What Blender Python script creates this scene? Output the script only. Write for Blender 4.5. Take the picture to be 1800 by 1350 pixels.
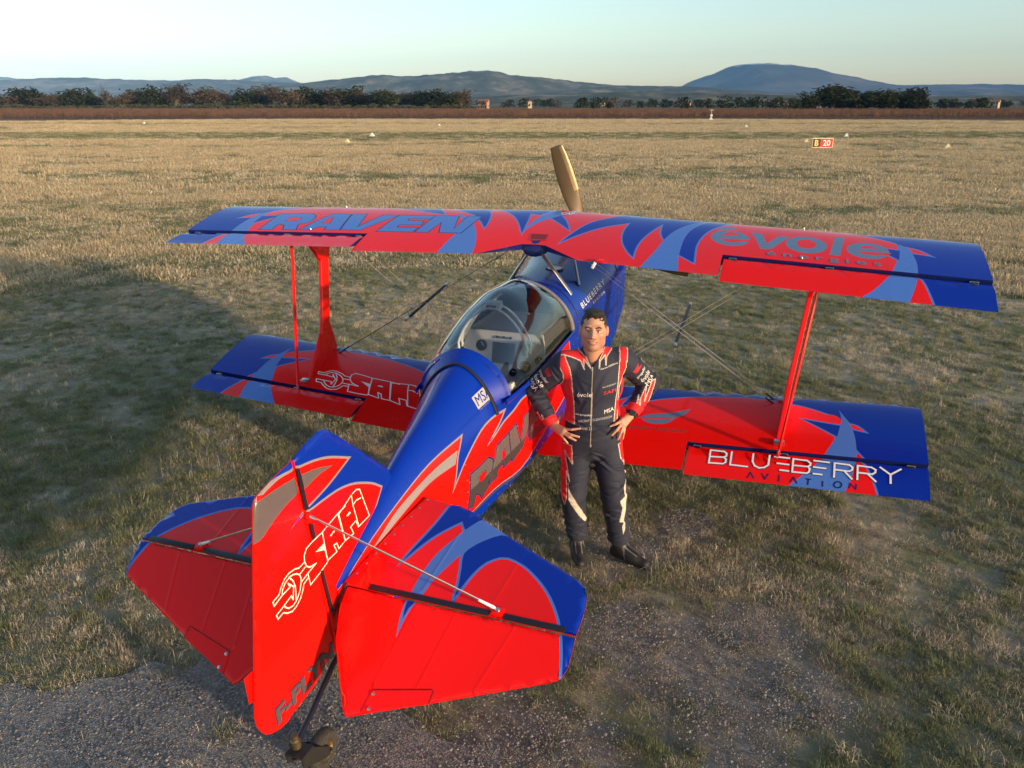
import bpy, bmesh, math, random
import numpy as np
from mathutils import Vector, Matrix, noise
from mathutils.geometry import delaunay_2d_cdt
from mathutils.bvhtree import BVHTree

for _o in list(bpy.data.objects): bpy.data.objects.remove(_o)
random.seed(7); np.random.seed(7)
scn = bpy.context.scene
COL = scn.collection
R = math.radians
# ---------------------------------------------------------------- camera, sky, sun, exposure
CAM = Vector((1.811, -5.901, 2.974))
cd = bpy.data.cameras.new('camera'); cam = bpy.data.objects.new('camera', cd); COL.objects.link(cam)
cam.location = CAM; cam.rotation_euler = (R(90-19.995), 0, R(19.506))
cd.sensor_width = 36; cd.lens = 36*1352/1800; cd.clip_start = .05; cd.clip_end = 60000
scn.camera = cam
SUN_EL, SUN_AZ = R(8.3), R(110.5)          # azimuth clockwise from +Y: right of and behind the aircraft
sun_dir = Vector((math.sin(SUN_AZ)*math.cos(SUN_EL), math.cos(SUN_AZ)*math.cos(SUN_EL), math.sin(SUN_EL)))
world = bpy.data.worlds.new('World'); scn.world = world; world.use_nodes = True
wn = world.node_tree; wn.nodes.clear()
sky = wn.nodes.new('ShaderNodeTexSky'); sky.sky_type = 'NISHITA'; sky.sun_disc = False
sky.sun_elevation = SUN_EL; sky.sun_rotation = SUN_AZ; sky.air_density = 1.0; sky.dust_density = .9; sky.ozone_density = 1.3; sky.altitude = 50
bg = wn.nodes.new('ShaderNodeBackground'); bg.inputs[1].default_value = .135
wo = wn.nodes.new('ShaderNodeOutputWorld')
wn.links.new(sky.outputs[0], bg.inputs[0]); wn.links.new(bg.outputs[0], wo.inputs[0])
sl = bpy.data.lights.new('sun', 'SUN'); sl.energy = 3.1; sl.angle = R(1.6); sl.color = (1., .72, .46)
sun = bpy.data.objects.new('sun', sl); COL.objects.link(sun); sun.rotation_euler = (-sun_dir).to_track_quat('-Z', 'Y').to_euler()
sun.location = (0, 0, 30)
scn.view_settings.view_transform = 'Standard'; scn.view_settings.look = 'None'; scn.view_settings.gamma = 1
scn.view_settings.use_curve_mapping = False; scn.view_settings.exposure = 1.22
scn.render.engine = 'CYCLES'
scn.cycles.max_bounces = 8; scn.cycles.transparent_max_bounces = 16; scn.cycles.volume_bounces = 0
scn.cycles.use_denoising = True

# ---------------------------------------------------------------- small helpers
def tag(o, label, cat, group=None, kind=None):
    if label: o['label'] = label
    if cat: o['category'] = cat
    if group: o['group'] = group
    if kind: o['kind'] = kind
    return o
def setp(o, parent):
    if parent is not None:
        o.parent = parent; o.matrix_parent_inverse = parent.matrix_world.inverted()
def empty(name, loc, label, cat, group=None):
    e = bpy.data.objects.new(name, None); COL.objects.link(e); e.location = loc; e.empty_display_size = .2
    e.matrix_world = Matrix.Translation(loc)
    return tag(e, label, cat, group)
def mesh(name, V, F, mats, parent=None, fm=None, smooth=True, loopn=None):
    me = bpy.data.meshes.new(name); me.from_pydata([tuple(v) for v in V], [], [tuple(f) for f in F])
    mats = mats if isinstance(mats, (list, tuple)) else [mats]
    for m in mats: me.materials.append(m)
    if fm is not None: me.polygons.foreach_set('material_index', np.asarray(fm, np.int32))
    me.polygons.foreach_set('use_smooth', np.full(len(me.polygons), smooth))
    me.update()
    if loopn is not None: me.normals_split_custom_set(loopn)
    o = bpy.data.objects.new(name, me); COL.objects.link(o); setp(o, parent)
    return o
def sharp(o, ang=35):
    me = o.data; me.set_sharp_from_angle(angle=R(ang)); return o
class MB:
    """collects vertices and faces for one part"""
    def __init__(s): s.V = []; s.F = []; s.M = []
    def add(s, V, F, m=0):
        n = len(s.V); s.V += [tuple(v) for v in V]; s.F += [tuple(i+n for i in f) for f in F]; s.M += [m]*len(F); return s
    def tube(s, pts, r, n=8, m=0, cap=True, flat=None):
        pts = [Vector(p) for p in pts]; rs = r if isinstance(r, (list, tuple)) else [r]*len(pts)
        rings = []; up = None
        for i, p in enumerate(pts):
            a = pts[max(i-1, 0)]; b = pts[min(i+1, len(pts)-1)]; t = (b-a).normalized()
            if up is None: up = Vector((0, 0, 1)) if abs(t.z) < .9 else Vector((0, 1, 0))
            if flat is not None: up = Vector(flat)
            e1 = (up-t*up.dot(t)).normalized(); e2 = t.cross(e1); up = e1
            fx, fy = (rs[i] if isinstance(rs[i], (list, tuple)) else (rs[i], rs[i]))
            rings.append([p+e1*math.cos(k*2*math.pi/n)*fx+e2*math.sin(k*2*math.pi/n)*fy for k in range(n)])
        V = [v for q in rings for v in q]
        F = [(i*n+k, i*n+(k+1) % n, (i+1)*n+(k+1) % n, (i+1)*n+k) for i in range(len(pts)-1) for k in range(n)]
        if cap: F += [tuple(range(n-1, -1, -1)), tuple((len(pts)-1)*n+k for k in range(n))]
        return s.add(V, F, m)
    def box(s, c, d, rot=None, m=0, bev=0):
        bm = bmesh.new(); bmesh.ops.create_cube(bm, size=1)
        for v in bm.verts: v.co = Vector((v.co.x*d[0], v.co.y*d[1], v.co.z*d[2]))
        if bev: bmesh.ops.bevel(bm, geom=bm.edges[:], offset=bev, segments=2, affect='EDGES', profile=.5)
        M = Matrix.Translation(c) @ (rot.to_4x4() if rot is not None else Matrix.Identity(4))
        V = [M @ v.co for v in bm.verts]; bm.verts.index_update(); F = [[v.index for v in f.verts] for f in bm.faces]; bm.free()
        return s.add(V, F, m)
    def lathe(s, prof, c, axis, n=24, m=0):
        ax = Vector(axis).normalized(); e1 = ax.orthogonal().normalized(); e2 = ax.cross(e1); c = Vector(c)
        V = [c+ax*h+(e1*math.cos(k*2*math.pi/n)+e2*math.sin(k*2*math.pi/n))*r for h, r in prof for k in range(n)]
        F = [(i*n+k, i*n+(k+1) % n, (i+1)*n+(k+1) % n, (i+1)*n+k) for i in range(len(prof)-1) for k in range(n)]
        return s.add(V, F, m)
    def prism(s, pts, d, m=0):
        """closed polygon (3-D points) extruded along d"""
        d = Vector(d); n = len(pts); V = [Vector(p)-d/2 for p in pts]+[Vector(p)+d/2 for p in pts]
        F = [tuple(range(n-1, -1, -1)), tuple(range(n, 2*n))]+[(i, (i+1) % n, n+(i+1) % n, n+i) for i in range(n)]
        return s.add(V, F, m)
    def build(s, name, mats, parent=None, smooth=True, ang=35):
        o = mesh(name, s.V, s.F, mats, parent, s.M, smooth)
        bm = bmesh.new(); bm.from_mesh(o.data); bmesh.ops.recalc_face_normals(bm, faces=bm.faces[:]); bm.to_mesh(o.data); bm.free()
        if smooth: sharp(o, ang)
        return o
def rotm(ax, ang): return Matrix.Rotation(ang, 3, ax)

# ---------------------------------------------------------------- materials
def nt(name):
    m = bpy.data.materials.new(name); m.use_nodes = True; t = m.node_tree; t.nodes.clear()
    out = t.nodes.new('ShaderNodeOutputMaterial'); return m, t, out
def pbr(name, col, rough=.5, metal=0., coat=0., spec=.5, bump=0., bscale=60., var=0., vscale=3., rvar=0., trans=0., sheen=0.):
    m, t, out = nt(name); p = t.nodes.new('ShaderNodeBsdfPrincipled'); t.links.new(p.outputs[0], out.inputs[0])
    p.inputs['Base Color'].default_value = (*col, 1); p.inputs['Roughness'].default_value = rough; p.inputs['Metallic'].default_value = metal
    p.inputs['Coat Weight'].default_value = coat; p.inputs['Coat Roughness'].default_value = .04; p.inputs['Specular IOR Level'].default_value = spec
    p.inputs['Sheen Weight'].default_value = sheen
    if var or bump or rvar:
        tc = t.nodes.new('ShaderNodeTexCoord'); nz = t.nodes.new('ShaderNodeTexNoise'); nz.inputs['Scale'].default_value = vscale; nz.inputs['Detail'].default_value = 6
        t.links.new(tc.outputs['Object'], nz.inputs['Vector'])
        if var:
            mx = t.nodes.new('ShaderNodeMix'); mx.data_type = 'RGBA'
            mx.inputs[6].default_value = (*[c*(1-var) for c in col], 1); mx.inputs[7].default_value = (*[min(1, c*(1+var)) for c in col], 1)
            t.links.new(nz.outputs['Fac'], mx.inputs[0]); t.links.new(mx.outputs[2], p.inputs['Base Color'])
        if rvar:
            mr = t.nodes.new('ShaderNodeMapRange'); mr.inputs[1].default_value = .3; mr.inputs[2].default_value = .7
            mr.inputs[3].default_value = max(.02, rough-rvar); mr.inputs[4].default_value = rough+rvar
            t.links.new(nz.outputs['Fac'], mr.inputs[0]); t.links.new(mr.outputs[0], p.inputs['Roughness'])
        if bump:
            n2 = t.nodes.new('ShaderNodeTexNoise'); n2.inputs['Scale'].default_value = bscale; n2.inputs['Detail'].default_value = 4
            t.links.new(tc.outputs['Object'], n2.inputs['Vector'])
            b = t.nodes.new('ShaderNodeBump'); b.inputs['Strength'].default_value = bump; b.inputs['Distance'].default_value = .01
            t.links.new(n2.outputs['Fac'], b.inputs['Height']); t.links.new(b.outputs[0], p.inputs['Normal'])
    return m
def paint(name, col, ribs=False, rough=.22):
    """gloss aircraft paint over fabric or composite; ribs: faint fabric scallops every 0.19 m across the span"""
    m, t, out = nt(name); p = t.nodes.new('ShaderNodeBsdfPrincipled'); t.links.new(p.outputs[0], out.inputs[0])
    p.inputs['Base Color'].default_value = (*col, 1); p.inputs['Roughness'].default_value = rough
    p.inputs['Coat Weight'].default_value = .22; p.inputs['Coat Roughness'].default_value = .06; p.inputs['Specular IOR Level'].default_value = .25
    tc = t.nodes.new('ShaderNodeTexCoord')
    nz = t.nodes.new('ShaderNodeTexNoise'); nz.inputs['Scale'].default_value = 2.2; nz.inputs['Detail'].default_value = 7; nz.inputs['Roughness'].default_value = .6
    t.links.new(tc.outputs['Object'], nz.inputs['Vector'])
    mr = t.nodes.new('ShaderNodeMapRange'); mr.inputs[1].default_value = .35; mr.inputs[2].default_value = .75; mr.inputs[3].default_value = rough*.8; mr.inputs[4].default_value = rough*1.5
    t.links.new(nz.outputs['Fac'], mr.inputs[0]); t.links.new(mr.outputs[0], p.inputs['Roughness'])
    b = t.nodes.new('ShaderNodeBump'); b.inputs['Distance'].default_value = .004
    if ribs:
        sp = t.nodes.new('ShaderNodeSeparateXYZ'); t.links.new(tc.outputs['Object'], sp.inputs[0])
        d = t.nodes.new('ShaderNodeMath'); d.operation = 'PINGPONG'; d.inputs[1].default_value = .095; t.links.new(sp.outputs[0], d.inputs[0])
        e = t.nodes.new('ShaderNodeMapRange'); e.interpolation_type = 'SMOOTHERSTEP'; e.inputs[1].default_value = 0; e.inputs[2].default_value = .035; e.inputs[3].default_value = 1; e.inputs[4].default_value = 0
        t.links.new(d.outputs[0], e.inputs[0])
        ad = t.nodes.new('ShaderNodeMath'); ad.operation = 'MULTIPLY_ADD'; ad.inputs[1].default_value = .25
        t.links.new(nz.outputs['Fac'], ad.inputs[0]); t.links.new(e.outputs[0], ad.inputs[2]); t.links.new(ad.outputs[0], b.inputs['Height']); b.inputs['Strength'].default_value = .05
    else:
        t.links.new(nz.outputs['Fac'], b.inputs['Height']); b.inputs['Strength'].default_value = .06
    t.links.new(b.outputs[0], p.inputs['Normal'])
    return m
RED, BLU, LBL, NAVY = (.85, .006, .003), (.001, .026, .33), (.075, .19, .56), (.010, .016, .10)
PA = {}
for k, rb in (('', False), ('w', True)):
    PA['r'+k] = paint('red_paint'+k, RED, rb); PA['b'+k] = paint('blue_paint'+k, BLU, rb); PA['l'+k] = paint('light_blue_paint'+k, LBL, rb)
    PA['n'+k] = paint('navy_paint'+k, NAVY, rb); PA['g'+k] = paint('steel_grey_paint'+k, (.12, .20, .32), rb, .3)
    PA['s'+k] = paint('silver_paint'+k, (.24, .222, .228), rb, .3); PA['k'+k] = paint('dark_silver_paint'+k, (.115, .094, .095), rb, .3); PA['q'+k] = paint('slate_paint'+k, (.052, .042, .044), rb, .3)
    PA['d'+k] = paint('brown_grey_paint'+k, (.07, .045, .045), rb); PA['c'+k] = paint('cream_paint'+k, (.85, .78, .62), rb); PA['W'+k] = paint('white_paint'+k, (.82, .82, .82), rb)
M_black = pbr('black_rubber', (.012, .012, .014), .55, bump=.2, bscale=90)
M_seal = pbr('black_seal_tape', (.010, .010, .016), .45)
M_steel = pbr('brushed_steel', (.55, .54, .52), .3, 1.)
M_wire = pbr('polished_wire', (.55, .55, .55), .4, .15)
M_dksteel = pbr('dark_steel', (.10, .10, .11), .35, 1.)
M_bronze = pbr('worn_bronze', (.22, .16, .095), .5, .9, var=.4, vscale=40)
M_rust = pbr('weathered_metal', (.032, .031, .031), .5, .4, var=.5, vscale=30, bump=.3)
# ---------------------------------------------------------------- aircraft surface definitions (metres, aircraft on its wheels)
def airfoil(s, T=.13):
    s = min(max(s, 0.), 1.)
    return 5*T*(.2969*math.sqrt(s)-.126*s-.3516*s*s+.2843*s**3-.1036*s**4)
#        y0     z0     sweep  dihedral pitch  chord  tip    hinge  aileron-inboard
UPW = (.5326, 2.1029, .1265, -.0150, .1942, .9947, 3.0376, .7077, 1.4077)
LOW = (.0285, .7565, .0137, .0506, .2418, .9994, 2.8593, .7201, 1.3114)
def wing_pt(p, x, s, side=1, lift=0.):
    ax = abs(x); th = p[4]; c = p[5]; t = side*(airfoil(s)*c+lift)
    return (x, p[0]-p[2]*ax-math.cos(th)*s*c-math.sin(th)*t, p[1]+p[3]*ax-math.sin(th)*s*c+math.cos(th)*t)
def ail_pt(p, x, s, de, side=1, lift=0.):
    ax = abs(x); th = p[4]; c = p[5]; hs = p[7]+.02
    off = airfoil(hs)*.6
    a = (s-hs)*c; b = side*(airfoil(s)*c+lift)-off*c
    A = hs*c+a*math.cos(de)-b*math.sin(de)*.0; B = off*c+b*math.cos(de)-a*math.sin(de)
    return (x, p[0]-p[2]*ax-math.cos(th)*A-math.sin(th)*B, p[1]+p[3]*ax-math.sin(th)*A+math.cos(th)*B)
AIL = {'UL': -math.radians(6.), 'UR': math.radians(8.7), 'LL': -math.radians(5.4), 'LR': math.radians(9.)}
# tail plane : local v = distance aft of the hinge line (negative forward)
ST_Y, ST_Z, ST_A, EL_A = -3.255, .849, math.radians(12), math.radians(35)
def tail_pt(x, v, a, h=0.):
    return (x, ST_Y-v*math.cos(a)-h*math.sin(a), ST_Z-v*math.sin(a)+h*math.cos(a))
# fuselage stations: y, half width, bottom z, shoulder z, top z, bottom corner radius
FST = [(-3.30,.028,.465,.80,.88,.02,1.),(-3.0,.082,.495,.80,1.02,.03,1.05),(-2.67,.142,.525,.82,1.172,.04,1.1),(-2.12,.240,.570,.90,1.362,.05,1.15),
       (-1.78,.300,.612,.98,1.482,.06,1.15),(-1.40,.350,.640,1.08,1.55,.07,1.1),(-.90,.372,.670,1.16,1.60,.08,1.),(-.45,.378,.700,1.25,1.655,.09,.92),
       (.30,.405,.77,1.36,1.735,.11,.8),(.80,.442,.87,1.44,1.79,.15,.72),(1.10,.442,1.0,1.48,1.80,.2,.72),(1.27,.385,1.10,1.53,1.785,.2,.8),(1.38,.27,1.25,1.58,1.75,.12,.9)]
def _herm(xs, ys, x):
    n = len(xs)
    if x <= xs[0]: return ys[0]
    if x >= xs[-1]: return ys[-1]
    i = 0
    while xs[i+1] < x: i += 1
    def m(k):
        if k == 0: return (ys[1]-ys[0])/(xs[1]-xs[0])
        if k == n-1: return (ys[-1]-ys[-2])/(xs[-1]-xs[-2])
        a = (ys[k]-ys[k-1])/(xs[k]-xs[k-1]); b = (ys[k+1]-ys[k])/(xs[k+1]-xs[k])
        return 0. if a*b <= 0 else 2*a*b/(a+b)
    h = xs[i+1]-xs[i]; t = (x-xs[i])/h
    return ((2*t**3-3*t*t+1)*ys[i]+(t**3-2*t*t+t)*h*m(i)+(-2*t**3+3*t*t)*ys[i+1]+(t**3-t*t)*h*m(i+1))
_FX = [q[0] for q in FST]
_FC = [[q[k] for q in FST] for k in range(1, 7)]
_fcache = {}
def fus_par(y):
    k = round(y, 4)
    if k not in _fcache: _fcache[k] = [_herm(_FX, c, y) for c in _FC]
    return _fcache[k]
def fus_pt(y, t, lift=0.):
    """t 0 bottom centre .. 1 top centre, right half; t<0 / mirrored by caller"""
    w, zb, zm, zt, rb, sq = fus_par(y)
    w += lift; zt += lift; zb -= lift
    rb = min(rb, w*.8, (zm-zb)*.8)
    if t < .12: return ((w-rb)*t/.12, y, zb)
    if t < .2:
        a = (t-.12)/.08*math.pi/2
        return (w-rb+rb*math.sin(a), y, zb+rb-rb*math.cos(a))
    if t < .5: return (w, y, zb+rb+(zm-zb-rb)*(t-.2)/.3)
    a = (t-.5)/.5*math.pi/2
    return (w*max(math.cos(a), 0.)**sq, y, zm+(zt-zm)*math.sin(a)**(.5+.5*sq))
SILL = lambda y: 1.237+.075*(y+1.77)
# canopy crown height over the cockpit
CAN = [(-1.80,1.487),(-1.70,1.525),(-1.6,1.59),(-1.45,1.672),(-1.25,1.745),(-1.0,1.785),(-.75,1.785),(-.55,1.745),(-.40,1.69)]
def can_top(y): return _herm([a for a, b in CAN], [b for a, b in CAN], y)
def can_pt(y, a, lift=0.):
    """a: -pi/2 .. pi/2 from left sill over the crown to the right sill"""
    w = fus_par(y)[0]-.012; zs = SILL(y); zt = can_top(y)
    sn = math.copysign(abs(math.sin(a))**1.18, a)
    return ((w+lift)*sn, y, zs+(zt+lift-zs)*max(math.cos(a), 0.)**1.05)

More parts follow.
